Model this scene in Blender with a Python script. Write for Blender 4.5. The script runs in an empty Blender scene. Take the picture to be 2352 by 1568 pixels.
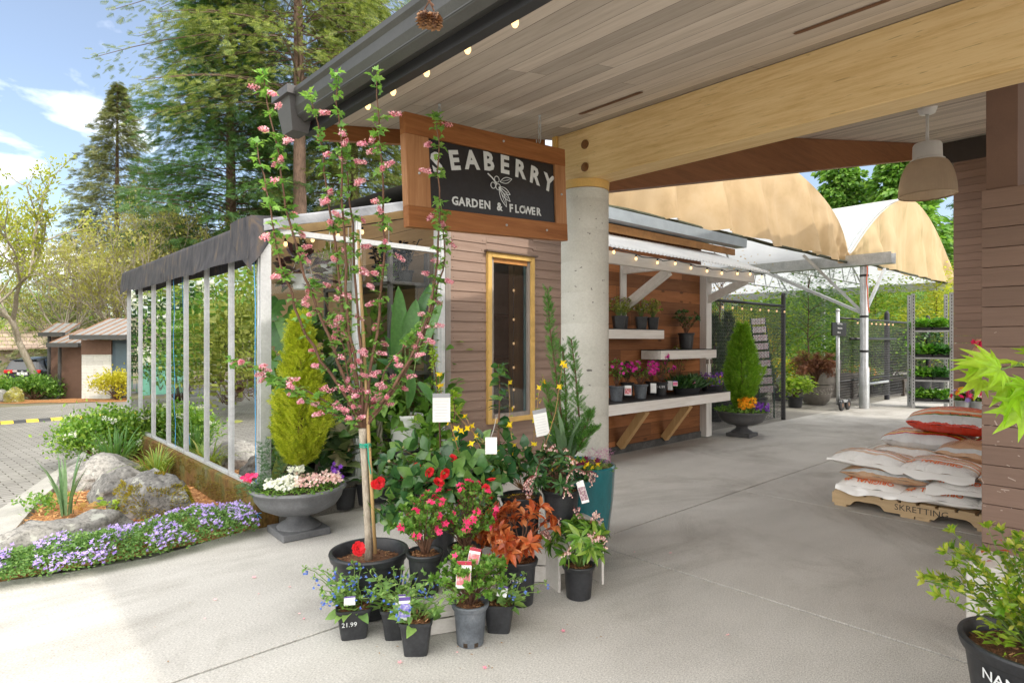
import bpy, math, random
import numpy as np
from mathutils import Vector, Matrix, noise
rnd = random.Random(7)
RS = np.random.RandomState(11)
SC = bpy.context.scene
COL = SC.collection
rad = math.radians
# ------------------------------------------------------------------ camera frame
# world X runs along the shop front, world Y along the greenhouse side, eye 1.5 m up
AZ = rad(47.6); EYE = 1.5; FPX = 1408.0; CU, CV = 1176.0, 785.0
FW = Vector((math.cos(AZ), math.sin(AZ), 0)); RT = Vector((math.sin(AZ), -math.cos(AZ), 0)); UP = Vector((0, 0, 1))
CAM = Vector((0, 0, EYE))
def ray(u, v): return FW + RT * ((u - CU) / FPX) + UP * ((CV - v) / FPX)
def at(u, v, d): return CAM + ray(u, v) * d
def onz(u, v, z=0.0):
    r = ray(u, v); return CAM + r * ((z - EYE) / r.z)
def ony(u, v, y):
    r = ray(u, v); return CAM + r * (y / r.y)
def onx(u, v, x):
    r = ray(u, v); return CAM + r * (x / r.x)
def gz(x, y):
    f = max(0.0, y - 6.0)
    z = -0.03 - 0.025 * min(f, 26) - 0.05 * min(max(0, f - 26), 12)
    far = max(0.0, math.hypot(x, y) - 55)
    return z + 0.12 * min(far, 60)
def fl(u, d):
    p = at(u, CV, d); return Vector((p.x, p.y, gz(p.x, p.y)))

# ------------------------------------------------------------------ node materials
MATS = {}
def new_mat(name):
    m = bpy.data.materials.new(name); m.use_nodes = True
    nt = m.node_tree; nt.nodes.clear()
    return m, nt, nt.nodes, nt.links
def nd(ns, t, **kw):
    n = ns.new(t)
    for k, v in kw.items(): setattr(n, k, v)
    return n
def principled(ns, ls, rough=0.6, metal=0.0, spec=0.5):
    b = ns.new('ShaderNodeBsdfPrincipled'); o = ns.new('ShaderNodeOutputMaterial')
    ls.new(b.outputs[0], o.inputs[0])
    b.inputs['Roughness'].default_value = rough; b.inputs['Metallic'].default_value = metal
    b.inputs['Specular IOR Level'].default_value = spec
    return b, o
def c4(c): return (c[0], c[1], c[2], 1)
def ramp(ns, stops):
    r = ns.new('ShaderNodeValToRGB'); e = r.color_ramp.elements
    while len(e) > 1: e.remove(e[-1])
    e[0].position = stops[0][0]; e[0].color = c4(stops[0][1])
    for p, c in stops[1:]:
        x = e.new(p); x.color = c4(c)
    return r
def mixc(ns, ls, fac, a, b, mode='MIX'):
    m = ns.new('ShaderNodeMix'); m.data_type = 'RGBA'; m.blend_type = mode
    for s, v in ((0, fac), (6, a), (7, b)):
        if hasattr(v, 'is_output'): ls.new(v, m.inputs[s])
        elif s == 0: m.inputs[0].default_value = v
        else: m.inputs[s].default_value = c4(v)
    return m.outputs[2]
def objco(ns, ls, scale=(1, 1, 1), rot=(0, 0, 0)):
    t = ns.new('ShaderNodeTexCoord'); mp = ns.new('ShaderNodeMapping')
    mp.inputs['Scale'].default_value = scale; mp.inputs['Rotation'].default_value = rot
    ls.new(t.outputs['Object'], mp.inputs[0]); return mp.outputs[0]
def nz(ns, ls, co, scale, detail=5, rough=0.6, dist=0.0):
    n = ns.new('ShaderNodeTexNoise'); n.inputs['Scale'].default_value = scale; n.inputs['Detail'].default_value = detail
    n.inputs['Roughness'].default_value = rough; n.inputs['Distortion'].default_value = dist
    if co is not None: ls.new(co, n.inputs['Vector'])
    return n.outputs['Fac']
def bump(ns, ls, bsdf, h, strength=0.3, dist=0.01):
    b = ns.new('ShaderNodeBump'); b.inputs['Strength'].default_value = strength; b.inputs['Distance'].default_value = dist
    ls.new(h, b.inputs['Height']); ls.new(b.outputs[0], bsdf.inputs['Normal'])
def math_(ns, ls, op, a, b=None):
    m = ns.new('ShaderNodeMath'); m.operation = op
    for i, v in enumerate((a, b)):
        if v is None: continue
        if hasattr(v, 'is_output'): ls.new(v, m.inputs[i])
        else: m.inputs[i].default_value = v
    return m.outputs[0]

def speckle(name, stops, scale=8, rough=0.8, fine=120, fineamt=0.25, bumps=0.2, spots=None, stretch=(1, 1, 1), metal=0.0, spec=0.4, stain=None):
    """noise-driven surface: broad blotches, fine grain, optional dark spots"""
    if name in MATS: return MATS[name]
    m, nt, ns, ls = new_mat(name); b, o = principled(ns, ls, rough, metal, spec)
    co = objco(ns, ls, stretch)
    n1 = nz(ns, ls, co, scale, 6); n2 = nz(ns, ls, co, fine, 3, 0.7)
    r = ramp(ns, stops); ls.new(n1, r.inputs[0])
    g = ramp(ns, [(0.3, (1 - fineamt,) * 3), (0.7, (1 + fineamt * .3,) * 3)]); ls.new(n2, g.inputs[0])
    c = mixc(ns, ls, 1.0, r.outputs[0], g.outputs[0], 'MULTIPLY')
    if spots:
        v = nz(ns, ls, co, spots[0], 2, 0.5)
        s = ramp(ns, [(spots[1], (0, 0, 0)), (spots[1] + spots[3], (1, 1, 1))]); ls.new(v, s.inputs[0])
        c = mixc(ns, ls, s.outputs[0], c, spots[2])
    if stain:
        v = nz(ns, ls, objco(ns, ls), stain[0], 7, .7, 1.2); s = ramp(ns, [(stain[1], (1, 1, 1)), (stain[2], stain[3])]); ls.new(v, s.inputs[0]); c = mixc(ns, ls, 1.0, c, s.outputs[0], 'MULTIPLY')
    ls.new(c, b.inputs['Base Color'])
    if bumps: bump(ns, ls, b, n2, bumps, 0.004)
    MATS[name] = m; return m
def plain(name, c, rough=0.5, metal=0.0, var=0.12, scale=6, bumps=0.0, spec=0.5):
    return speckle(name, [(0.3, tuple(x * (1 - var) for x in c)), (0.7, tuple(min(1, x * (1 + var)) for x in c))],
                   scale, rough, 90, var * .8, bumps, metal=metal, spec=spec)
def emis(name, c, s):
    if name in MATS: return MATS[name]
    m, nt, ns, ls = new_mat(name); b, o = principled(ns, ls, .2)
    b.inputs['Base Color'].default_value = c4(c); b.inputs['Emission Color'].default_value = c4(c); b.inputs['Emission Strength'].default_value = s
    MATS[name] = m; return m

def wood(name, cols, along=0, board=0.14, across=2, rough=0.7, grain=1.0, gap=0.035, joint=2.4, knots=False, spec=0.3, bd=0.35, rings=1.0, fleck=0.0):
    """boards running along one axis, laid side by side along another; grain, tone per board, dark gaps"""
    if name in MATS: return MATS[name]
    m, nt, ns, ls = new_mat(name); b, o = principled(ns, ls, rough, 0, spec)
    co = objco(ns, ls); sx = ns.new('ShaderNodeSeparateXYZ'); ls.new(co, sx.inputs[0])
    a, c = sx.outputs[along], sx.outputs[across]
    q = math_(ns, ls, 'DIVIDE', c, board); row = math_(ns, ls, 'FLOOR', q); fr = math_(ns, ls, 'FRACT', q)
    wn = nd(ns, 'ShaderNodeTexWhiteNoise', noise_dimensions='1D'); ls.new(row, wn.inputs['W'])
    off = math_(ns, ls, 'MULTIPLY', wn.outputs['Value'], 17.0)
    q2 = math_(ns, ls, 'ADD', math_(ns, ls, 'DIVIDE', a, joint), off)
    seg = math_(ns, ls, 'FLOOR', q2); fr2 = math_(ns, ls, 'FRACT', q2)
    idn = math_(ns, ls, 'ADD', math_(ns, ls, 'MULTIPLY', row, 7.31), math_(ns, ls, 'MULTIPLY', seg, 3.17))
    w2 = nd(ns, 'ShaderNodeTexWhiteNoise', noise_dimensions='1D'); ls.new(idn, w2.inputs['W'])
    # grain coordinates: stretched along the board, shifted for every board
    sc = [14.0, 14.0, 14.0]; sc[along] = 0.9
    mp = ns.new('ShaderNodeMapping'); mp.inputs['Scale'].default_value = sc; ls.new(co, mp.inputs[0])
    sh = nd(ns, 'ShaderNodeVectorMath', operation='ADD'); ls.new(mp.outputs[0], sh.inputs[0])
    cx = ns.new('ShaderNodeCombineXYZ')
    for i in range(3): ls.new(math_(ns, ls, 'MULTIPLY', w2.outputs['Value'], 31.0 + i * 7), cx.inputs[i])
    ls.new(cx.outputs[0], sh.inputs[1])
    g1 = nz(ns, ls, sh.outputs[0], 1.3, 7, 0.7, 0.6); g2 = nz(ns, ls, sh.outputs[0], 6.0, 4, 0.7)
    gg = math_(ns, ls, 'ADD', math_(ns, ls, 'MULTIPLY', g1, .65), math_(ns, ls, 'MULTIPLY', g2, .35))
    r = ramp(ns, cols); ls.new(gg, r.inputs[0])
    t = ramp(ns, [(0, (1 - bd,) * 3), (1, (1 + bd * .5,) * 3)]); ls.new(w2.outputs['Value'], t.inputs[0])
    col = mixc(ns, ls, 1.0, r.outputs[0], t.outputs[0], 'MULTIPLY')
    if fleck:
        fn_ = nz(ns, ls, sh.outputs[0], 7.5, 3, .6, .4); fr_ = ramp(ns, [(.64, (0, 0, 0)), (.72, (1, 1, 1))]); ls.new(fn_, fr_.inputs[0])
        col = mixc(ns, ls, math_(ns, ls, 'MULTIPLY', fr_.outputs[0], fleck), col, tuple(x * .35 for x in cols[0][1]))
    if knots:
        v = ns.new('ShaderNodeTexVoronoi'); v.inputs['Scale'].default_value = 1.0
        mk = ns.new('ShaderNodeMapping'); s2 = [7.0, 7.0, 7.0]; s2[along] = 2.2; mk.inputs['Scale'].default_value = s2
        ls.new(co, mk.inputs[0]); ls.new(mk.outputs[0], v.inputs['Vector'])
        kr = ramp(ns, [(0.07, (1, 1, 1)), (0.14, (0, 0, 0))]); ls.new(v.outputs['Distance'], kr.inputs[0])
        col = mixc(ns, ls, math_(ns, ls, 'MULTIPLY', kr.outputs[0], .75), col, tuple(x * .3 for x in cols[0][1]))
    if gap:
        e1 = math_(ns, ls, 'LESS_THAN', fr, gap)
        e2 = math_(ns, ls, 'LESS_THAN', fr2, gap * board / joint * .6) if joint < 50 else 0.0
        e = math_(ns, ls, 'MAXIMUM', e1, e2)
        col = mixc(ns, ls, math_(ns, ls, 'MULTIPLY', e, .8), col, tuple(x * .12 for x in cols[0][1]))
        h = math_(ns, ls, 'SUBTRACT', math_(ns, ls, 'MULTIPLY', gg, .25), e)
    else: h = gg
    ls.new(col, b.inputs['Base Color']); bump(ns, ls, b, h, .5 * grain, .006)
    MATS[name] = m; return m

def leaf_mat(name, c1, c2, rough=0.45, tl=0.35, c3=None, spec=0.4):
    """leaf: colour differs from leaf to leaf, light passes through"""
    if name in MATS: return MATS[name]
    m, nt, ns, ls = new_mat(name)
    b = ns.new('ShaderNodeBsdfPrincipled'); o = ns.new('ShaderNodeOutputMaterial')
    b.inputs['Roughness'].default_value = rough; b.inputs['Specular IOR Level'].default_value = spec
    g = ns.new('ShaderNodeNewGeometry')
    st = [(0.0, c1), (0.8, c2)]
    if c3: st = [(0.0, c1), (0.55, c2), (1.0, c3)]
    r = ramp(ns, st); ls.new(g.outputs['Random Per Island'], r.inputs[0])
    n = nz(ns, ls, objco(ns, ls), 30, 2)
    k = ramp(ns, [(0.3, (.8, .8, .8)), (0.7, (1.15, 1.15, 1.1))]); ls.new(n, k.inputs[0])
    c = mixc(ns, ls, 1.0, r.outputs[0], k.outputs[0], 'MULTIPLY')
    ls.new(c, b.inputs['Base Color'])
    if tl > 0:
        t = ns.new('ShaderNodeBsdfTranslucent')
        tc = mixc(ns, ls, 1.0, c, (1.25, 1.35, .7), 'MULTIPLY'); ls.new(tc, t.inputs[0])
        mx = ns.new('ShaderNodeMixShader'); mx.inputs[0].default_value = tl
        ls.new(b.outputs[0], mx.inputs[1]); ls.new(t.outputs[0], mx.inputs[2]); ls.new(mx.outputs[0], o.inputs[0])
    else: ls.new(b.outputs[0], o.inputs[0])
    MATS[name] = m; return m
def petal_mat(name, c1, c2, tl=.3): return leaf_mat(name, c1, c2, .6, tl, spec=.2)

# ------------------------------------------------------------------ mesh collector
class MB:
    def __init__(s): s.v = []; s.f = []; s.m = []
    def add(s, vs, fs, mi=0):
        b = len(s.v); s.v.extend([tuple(v) for v in vs]); s.f.extend([tuple(i + b for i in f) for f in fs]); s.m.extend([mi] * len(fs)); return s
    def box(s, lo, hi, mi=0):
        x0, y0, z0 = lo; x1, y1, z1 = hi
        return s.add([(x0, y0, z0), (x1, y0, z0), (x1, y1, z0), (x0, y1, z0), (x0, y0, z1), (x1, y0, z1), (x1, y1, z1), (x0, y1, z1)],
                     [(0, 3, 2, 1), (4, 5, 6, 7), (0, 1, 5, 4), (1, 2, 6, 5), (2, 3, 7, 6), (3, 0, 4, 7)], mi)
    def obox(s, c, ax, ay, az, mi=0):
        c, ax, ay, az = Vector(c), Vector(ax), Vector(ay), Vector(az)
        vs = [c + ax * i + ay * j + az * k for k in (-1, 1) for j in (-1, 1) for i in (-1, 1)]
        return s.add(vs, [(0, 2, 3, 1), (4, 5, 7, 6), (0, 1, 5, 4), (1, 3, 7, 5), (3, 2, 6, 7), (2, 0, 4, 6)], mi)
    def bar(s, a, b, w, h, up=(0, 0, 1), mi=0):
        a, b = Vector(a), Vector(b); d = b - a; L = d.length; d = d / L
        u = Vector(up); sd = d.cross(u)
        if sd.length < 1e-4: sd = d.cross(Vector((1, 0, 0)))
        sd.normalize(); u = sd.cross(d)
        return s.obox((a + b) / 2, d * L / 2, sd * w / 2, u * h / 2, mi)
    def tube(s, pts, rs, n=6, mi=0, cap=True):
        pts = [Vector(p) for p in pts]
        if not hasattr(rs, '__len__'): rs = [rs] * len(pts)
        vs = []; fs = []; prev = None
        for i, p in enumerate(pts):
            t = (pts[min(i + 1, len(pts) - 1)] - pts[max(i - 1, 0)])
            if t.length < 1e-9: t = Vector((0, 0, 1))
            t.normalize()
            if prev is None:
                a = t.cross(Vector((0, 0, 1)));
                if a.length < .05: a = t.cross(Vector((1, 0, 0)))
            else:
                a = prev - t * prev.dot(t)
                if a.length < 1e-6: a = t.cross(Vector((0, 0, 1)))
            a.normalize(); prev = a; bb = t.cross(a)
            for k in range(n):
                q = 2 * math.pi * k / n; vs.append(p + (a * math.cos(q) + bb * math.sin(q)) * rs[i])
        for i in range(len(pts) - 1):
            for k in range(n):
                fs.append((i * n + k, i * n + (k + 1) % n, (i + 1) * n + (k + 1) % n, (i + 1) * n + k))
        if cap:
            fs.append(tuple(range(n - 1, -1, -1))); fs.append(tuple((len(pts) - 1) * n + k for k in range(n)))
        return s.add(vs, fs, mi)
    def lathe(s, prof, n=32, c=(0, 0, 0), mi=0, close=False, sq=0.0, rot=0.0):
        """profile of (radius, z); sq squares the section off"""
        vs = []; fs = []; c = Vector(c)
        for r, z in prof:
            for k in range(n):
                q = 2 * math.pi * k / n
                x, y = math.cos(q), math.sin(q)
                if sq:
                    p = sq; f = (abs(x) ** p + abs(y) ** p) ** (-1 / p); x *= f; y *= f
                x, y = x * math.cos(rot) - y * math.sin(rot), x * math.sin(rot) + y * math.cos(rot)
                vs.append(c + Vector((x * r, y * r, z)))
        for i in range(len(prof) - 1):
            for k in range(n): fs.append((i * n + k, i * n + (k + 1) % n, (i + 1) * n + (k + 1) % n, (i + 1) * n + k))
        return s.add(vs, fs, mi)
    def prism(s, poly, z0, z1, mi=0):
        n = len(poly); vs = [(p[0], p[1], z0) for p in poly] + [(p[0], p[1], z1) for p in poly]
        fs = [tuple(range(n - 1, -1, -1)), tuple(range(n, 2 * n))] + [(i, (i + 1) % n, n + (i + 1) % n, n + i) for i in range(n)]
        return s.add(vs, fs, mi)
    def grid(s, fn, nu, nv, mi=0):
        vs = [fn(i / nu, j / nv) for j in range(nv + 1) for i in range(nu + 1)]
        fs = [(j * (nu + 1) + i, j * (nu + 1) + i + 1, (j + 1) * (nu + 1) + i + 1, (j + 1) * (nu + 1) + i) for j in range(nv) for i in range(nu)]
        return s.add(vs, fs, mi)
    def ball(s, c, r, n=8, mi=0, sz=1.0):
        c = Vector(c); m = max(4, n // 2 + 1)
        return s.lathe([(max(1e-4, r * math.sin(math.pi * i / m)), -r * sz * math.cos(math.pi * i / m)) for i in range(m + 1)], n, c, mi)
    def xform(s, M):
        s.v = [tuple(M @ Vector(v)) for v in s.v]; return s
    def build(s, name, mat, parent=None, smooth=False, bevel=0.0, flat_angle=None):
        me = bpy.data.meshes.new(name); me.from_pydata(s.v, [], s.f)
        for q in (mat if isinstance(mat, (list, tuple)) else [mat]): me.materials.append(q)
        if any(s.m): me.polygons.foreach_set('material_index', s.m)
        if smooth: me.polygons.foreach_set('use_smooth', [True] * len(s.f))
        me.update()
        o = link(name, me, parent)
        if bevel:
            b = o.modifiers.new('edge', 'BEVEL'); b.width = bevel; b.segments = 2; b.limit_method = 'ANGLE'; b.angle_limit = rad(40)
        if smooth and flat_angle is not None:
            me.set_sharp_from_angle(angle=rad(flat_angle))
        return o
def link(name, data, parent):
    o = bpy.data.objects.new(name, data); COL.objects.link(o)
    if parent is not None:
        o.parent = parent
        # parts are modelled in world coordinates: bring them back under their thing
        q = Vector((0, 0, 0)); p = parent
        while p is not None: q += p.location; p = p.parent
        o.location = -q
    return o
def tag(o, label=None, cat=None, group=None, kind=None):
    if label: o['label'] = label
    if cat: o['category'] = cat
    if group: o['group'] = group
    if kind: o['kind'] = kind
    return o
def T(name, label, cat, loc, group=None):
    o = bpy.data.objects.new(name, None); COL.objects.link(o); o.location = Vector(loc); o.empty_display_size = .1
    return tag(o, label, cat, group)
def copy_tree(o, parent=None):
    c = o.copy(); COL.objects.link(c)
    if parent is not None: c.parent = parent
    for ch in list(o.children): copy_tree(ch, c)
    return c

# ------------------------------------------------------------------ leaves, needles, petals (vectorised)
def star(n, r1, r2, cup=0.0, a0=0.0, cx=0.0, cy=0.0):
    vs = [(cx, cy, 0)]; k = 2 * n
    for i in range(k):
        q = a0 + 2 * math.pi * i / k; r = r1 if i % 2 == 0 else r2
        vs.append((cx + r * math.sin(q), cy + r * math.cos(q), cup * r))
    return vs, [(0, 1 + i, 1 + (i + 1) % k) for i in range(k)]
def hand(n, spread, tipl, gap, inner=.28):
    """palmate leaf: n lobes fanning out of the stalk end"""
    vs = [(0, 0.05, 0)]; q0 = -spread / 2
    pts = []
    for i in range(n):
        q = q0 + spread * i / (n - 1); L = tipl * (1 - .42 * abs(2 * i / (n - 1) - 1) ** 1.3)
        dq = spread / (n - 1)
        if i == 0: pts.append((.12 * math.sin(q - .5), .12 * math.cos(q - .5), 0))
        pts.append((L * .62 * math.sin(q - dq * .26), .05 + L * .62 * math.cos(q - dq * .26), .02))
        pts.append((L * math.sin(q), .05 + L * math.cos(q), -.12 * L))
        pts.append((L * .62 * math.sin(q + dq * .26), .05 + L * .62 * math.cos(q + dq * .26), .02))
        if i < n - 1: pts.append((L * gap * math.sin(q + dq / 2), .05 + L * gap * math.cos(q + dq / 2), .03))
        else: pts.append((.12 * math.sin(q + .5), .12 * math.cos(q + .5), 0))
    vs += pts
    return vs, [(0, i, i + 1) for i in range(1, len(pts))]
def frond(n, L=1.0, w=.32, taper=.9):
    """flat conifer spray: a rib with needles both sides"""
    vs = []; fs = []
    for i in range(n):
        y = i / n * .8; ll = w * (1 - taper * (i / n) * .75)
        for sgn in (-1, 1):
            b = len(vs); vs += [(0, y, 0), (sgn * ll, y + ll * .75, -.05), (sgn * ll * .15, y + .11, .0)]; fs.append((b, b + 1, b + 2))
    b = len(vs); vs += [(-.03, 0, 0), (.03, 0, 0), (0, 1, -.05)]; fs.append((b, b + 1, b + 2))
    return vs, fs
TM = {
 'leaf': ([(0, 0, 0), (-.26, .42, .07), (0, .45, 0), (.26, .42, .07), (-.17, .75, .03), (.17, .75, .03), (0, .78, -.04), (0, 1, -.12)],
          [(0, 2, 1), (0, 3, 2), (1, 2, 6, 4), (2, 3, 5, 6), (4, 6, 7), (6, 5, 7)]),
 'tri': ([(0, 0, 0), (-.22, .5, .04), (.22, .5, .04), (0, 1, -.06)], [(0, 2, 3, 1)]),
 'blade': ([(-.03, 0, 0), (.03, 0, 0), (-.045, .4, .0), (.045, .4, .0), (-.035, .75, -.06), (.035, .75, -.06), (0, 1, -.2)],
           [(0, 1, 3, 2), (2, 3, 5, 4), (4, 5, 6)]),
 'frond': frond(6), 'frond3': frond(3, w=.4), 'needle': ([(-.05, 0, 0), (.05, 0, 0), (0, 1, 0)], [(0, 1, 2)]),
 'chip': ([(-.2, 0, 0), (.2, .05, 0), (.16, 1, .05), (-.14, .95, 0)], [(0, 1, 2, 3)]),
 'flower4': star(4, 1, .42, .25), 'flower5': star(5, 1, .48, .3), 'flower6': star(6, 1, .6, .2), 'aster': star(10, 1, .6, .1),
 'currant': hand(3, 2.6, 1.0, .72), 'maple': hand(7, 3.6, 1.0, .5), 'round': hand(5, 3.6, .95, .85),
 'bell': ([(0, 0, 0), (-.35, .3, -.35), (.35, .3, -.35), (.35, .3, .35), (-.35, .3, .35), (-.3, 1, -.3), (.3, 1, -.3), (.3, 1, .3), (-.3, 1, .3)],
          [(0, 2, 1), (0, 3, 2), (0, 4, 3), (0, 1, 4), (1, 2, 6, 5), (2, 3, 7, 6), (3, 4, 8, 7), (4, 1, 5, 8)]),
 'bud': ([(0, 0, 0), (-.22, .4, -.22), (.22, .4, -.22), (.22, .4, .22), (-.22, .4, .22), (0, 1, 0)],
         [(0, 2, 1), (0, 3, 2), (0, 4, 3), (0, 1, 4), (1, 2, 5), (2, 3, 5), (3, 4, 5), (4, 1, 5)]),
}
def _rose():
    vs = []; fs = []
    for ring, (n, r0, r1, z0, z1) in enumerate(((6, .25, 1.0, 0, .25), (5, .15, .72, .1, .5), (4, .05, .4, .2, .6))):
        for i in range(n):
            q = 2 * math.pi * (i + ring * .4) / n; h = math.pi / n * 1.15; b = len(vs)
            f = lambda a, r, z: (r * math.cos(a), r * math.sin(a), z)
            vs += [f(q, r0, z0), f(q - h, r1 * .8, z1 * .8), f(q - h * .5, r1, z1), f(q + h * .5, r1, z1), f(q + h, r1 * .8, z1 * .8)]
            fs += [(b, b + 1, b + 2), (b, b + 2, b + 3), (b, b + 3, b + 4)]
    return vs, fs
TM['rose'] = _rose()
class LV:
    """gathers leaves, then builds them as one mesh"""
    def __init__(s, tm): s.tm = tm; s.P = []; s.D = []; s.S = []; s.W = []; s.U = []
    def one(s, p, d, size, w=1.0, up=None):
        s.P.append(tuple(p)); s.D.append(tuple(d)); s.S.append(size); s.W.append(w); s.U.append(tuple(up) if up is not None else (np.nan,) * 3); return s
    def many(s, P, D, S, w=1.0, up=None):
        n = len(P); s.P.extend(map(tuple, P)); s.D.extend(map(tuple, D)); s.S.extend(list(S) if hasattr(S, '__len__') else [S] * n); s.W.extend([w] * n)
        s.U.extend([tuple(up)] * n if up is not None else [(np.nan,) * 3] * n); return s
    def build(s, name, mat, parent=None, jit=.5):
        if not s.P: return None
        P = np.array(s.P, float); D = np.array(s.D, float); S = np.array(s.S, float); W = np.array(s.W, float); U = np.array(s.U, float)
        n = len(P); bad = np.isnan(U[:, 0]); U[bad] = (0, 0, 1); U += RS.normal(0, 1, (n, 3)) * jit
        D = D / (np.linalg.norm(D, axis=1, keepdims=True) + 1e-9)
        Z = U - (U * D).sum(1, keepdims=True) * D; l = np.linalg.norm(Z, axis=1, keepdims=True); Z = Z / (l + 1e-9)
        X = np.cross(D, Z)
        tv, tf = TM[s.tm]; tv = np.array(tv, float); k = len(tv)
        V = P[:, None, :] + S[:, None, None] * (tv[None, :, 0, None] * W[:, None, None] * X[:, None, :] + tv[None, :, 1, None] * D[:, None, :] + tv[None, :, 2, None] * Z[:, None, :])
        lo = np.array([i for f in tf for i in f]); tot = np.array([len(f) for f in tf])
        L = (lo[None, :] + (np.arange(n) * k)[:, None]).ravel(); TOT = np.tile(tot, n); ST = np.concatenate(([0], np.cumsum(TOT)[:-1]))
        me = bpy.data.meshes.new(name); me.vertices.add(n * k); me.loops.add(len(L)); me.polygons.add(len(TOT))
        me.vertices.foreach_set('co', V.ravel()); me.loops.foreach_set('vertex_index', L.astype(np.int32))
        me.polygons.foreach_set('loop_start', ST.astype(np.int32)); me.polygons.foreach_set('loop_total', TOT.astype(np.int32))
        me.update(calc_edges=True); me.materials.append(mat)
        return link(name, me, parent)
def rv(s=1.0): return Vector((rnd.uniform(-s, s), rnd.uniform(-s, s), rnd.uniform(-s, s)))
def rdir(zmin=-1.0, zmax=1.0):
    z = rnd.uniform(zmin, zmax); q = rnd.uniform(0, 2 * math.pi); r = math.sqrt(max(0, 1 - z * z)); return Vector((r * math.cos(q), r * math.sin(q), z))
def curve(a, b, sag=0.0, n=5, wig=0.0, bow=None):
    a, b = Vector(a), Vector(b); out = []
    for i in range(n + 1):
        t = i / n; p = a.lerp(b, t); k = 4 * t * (1 - t)
        p.z -= sag * k
        if bow is not None: p += Vector(bow) * k
        if wig and 0 < i < n: p += rv(wig)
        out.append(p)
    return out
def text_geo(txt, size, bold=0.0, res=2):
    cu = bpy.data.curves.new('txt', 'FONT'); cu.body = txt; cu.size = size; cu.align_x = 'CENTER'; cu.align_y = 'CENTER'; cu.offset = bold; cu.resolution_u = res
    o = bpy.data.objects.new('txt', cu); COL.objects.link(o); bpy.context.view_layer.update()
    me = bpy.data.meshes.new_from_object(o.evaluated_get(bpy.context.evaluated_depsgraph_get()))
    vs = [tuple(v.co) for v in me.vertices]; fs = [tuple(p.vertices) for p in me.polygons]
    bpy.data.objects.remove(o); bpy.data.curves.remove(cu); bpy.data.meshes.remove(me)
    return vs, fs
def text_on(mb, txt, size, fn, bold=0.0, mi=0, dx=0.0, dy=0.0, rot=0.0):
    vs, fs = text_geo(txt, size, bold)
    c, s = math.cos(rot), math.sin(rot)
    mb.add([fn(x * c - y * s + dx, x * s + y * c + dy) for x, y, z in vs], fs, mi)
# ------------------------------------------------------------------ camera, sun, sky
cam = bpy.data.cameras.new('camera'); cam.sensor_width = 36; cam.lens = 36 * FPX / 2352; cam.clip_end = 600; cam.clip_start = .05
co = bpy.data.objects.new('camera', cam); COL.objects.link(co); co.location = CAM; co.rotation_euler = (rad(90), 0, AZ - rad(90)); SC.camera = co
cam.shift_y = -(CV - 784) / 2352
SUNV = Vector((.24, -1.06, 1.0)).normalized()
sl = bpy.data.lights.new('sun', 'SUN'); sl.energy = 2.0; sl.angle = rad(1.2); sl.color = (1, .93, .82)
so = bpy.data.objects.new('sun', sl); COL.objects.link(so); so.rotation_euler = (-SUNV).to_track_quat('-Z', 'Y').to_euler(); so.location = (0, 0, 30)
w = bpy.data.worlds.new('World'); SC.world = w; w.use_nodes = True
nt = w.node_tree; ns, ls = nt.nodes, nt.links; ns.clear()
sky = nd(ns, 'ShaderNodeTexSky', sky_type='NISHITA', sun_disc=False)
sky.sun_elevation = math.asin(SUNV.z); sky.sun_rotation = math.atan2(SUNV.x, SUNV.y); sky.air_density = 1.0; sky.dust_density = 1.2; sky.ozone_density = 1.5
tc = ns.new('ShaderNodeTexCoord'); sx = ns.new('ShaderNodeSeparateXYZ'); ls.new(tc.outputs['Generated'], sx.inputs[0])
zz = math_(ns, ls, 'ADD', math_(ns, ls, 'MAXIMUM', sx.outputs[2], 0.0), .22)
cx = ns.new('ShaderNodeCombineXYZ'); ls.new(math_(ns, ls, 'DIVIDE', sx.outputs[0], zz), cx.inputs[0]); ls.new(math_(ns, ls, 'DIVIDE', sx.outputs[1], zz), cx.inputs[1])
cmap = ns.new('ShaderNodeMapping'); cmap.inputs['Location'].default_value = (3.9, .75, 0); ls.new(cx.outputs[0], cmap.inputs[0])
cn = nz(ns, ls, cmap.outputs[0], 1.7, 8, .52, .25)
cr = ramp(ns, [(.50, (.045, .045, .045)), (.74, (1, 1, 1))])
# bright cloud bank added overhead and south, out of view, as fill light; the north-west is mostly clear
vd = nd(ns, 'ShaderNodeVectorMath', operation='DOT_PRODUCT'); ls.new(tc.outputs['Generated'], vd.inputs[0]); vd.inputs[1].default_value = (-.55, -.62, .56)
bk = ns.new('ShaderNodeMapRange'); bk.inputs['From Min'].default_value = .05; bk.inputs['From Max'].default_value = .55; bk.inputs['To Min'].default_value = -.03; bk.inputs['To Max'].default_value = .26; bk.interpolation_type = 'SMOOTHSTEP'; ls.new(vd.outputs['Value'], bk.inputs['Value'])
ls.new(math_(ns, ls, 'ADD', cn, bk.outputs[0]), cr.inputs[0])
SKYGAIN = 1.0
skyc = mixc(ns, ls, cr.outputs[0], sky.outputs[0], (19.0, 18.5, 17.8))
bg = ns.new('ShaderNodeBackground'); bg.inputs['Strength'].default_value = .15; ls.new(skyc, bg.inputs[0])
wo = ns.new('ShaderNodeOutputWorld'); ls.new(bg.outputs[0], wo.inputs[0])
SC.view_settings.view_transform = 'Standard'; SC.view_settings.look = 'None'; SC.view_settings.exposure = 0.42; SC.view_settings.gamma = 1
SC.cycles.max_bounces = 10; SC.cycles.diffuse_bounces = 6; SC.cycles.glossy_bounces = 4; SC.cycles.transmission_bounces = 6; SC.cycles.transparent_max_bounces = 16
SC.cycles.use_denoising = True; SC.cycles.sample_clamp_indirect = 8; SC.cycles.caustics_reflective = False; SC.cycles.caustics_refractive = False

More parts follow.
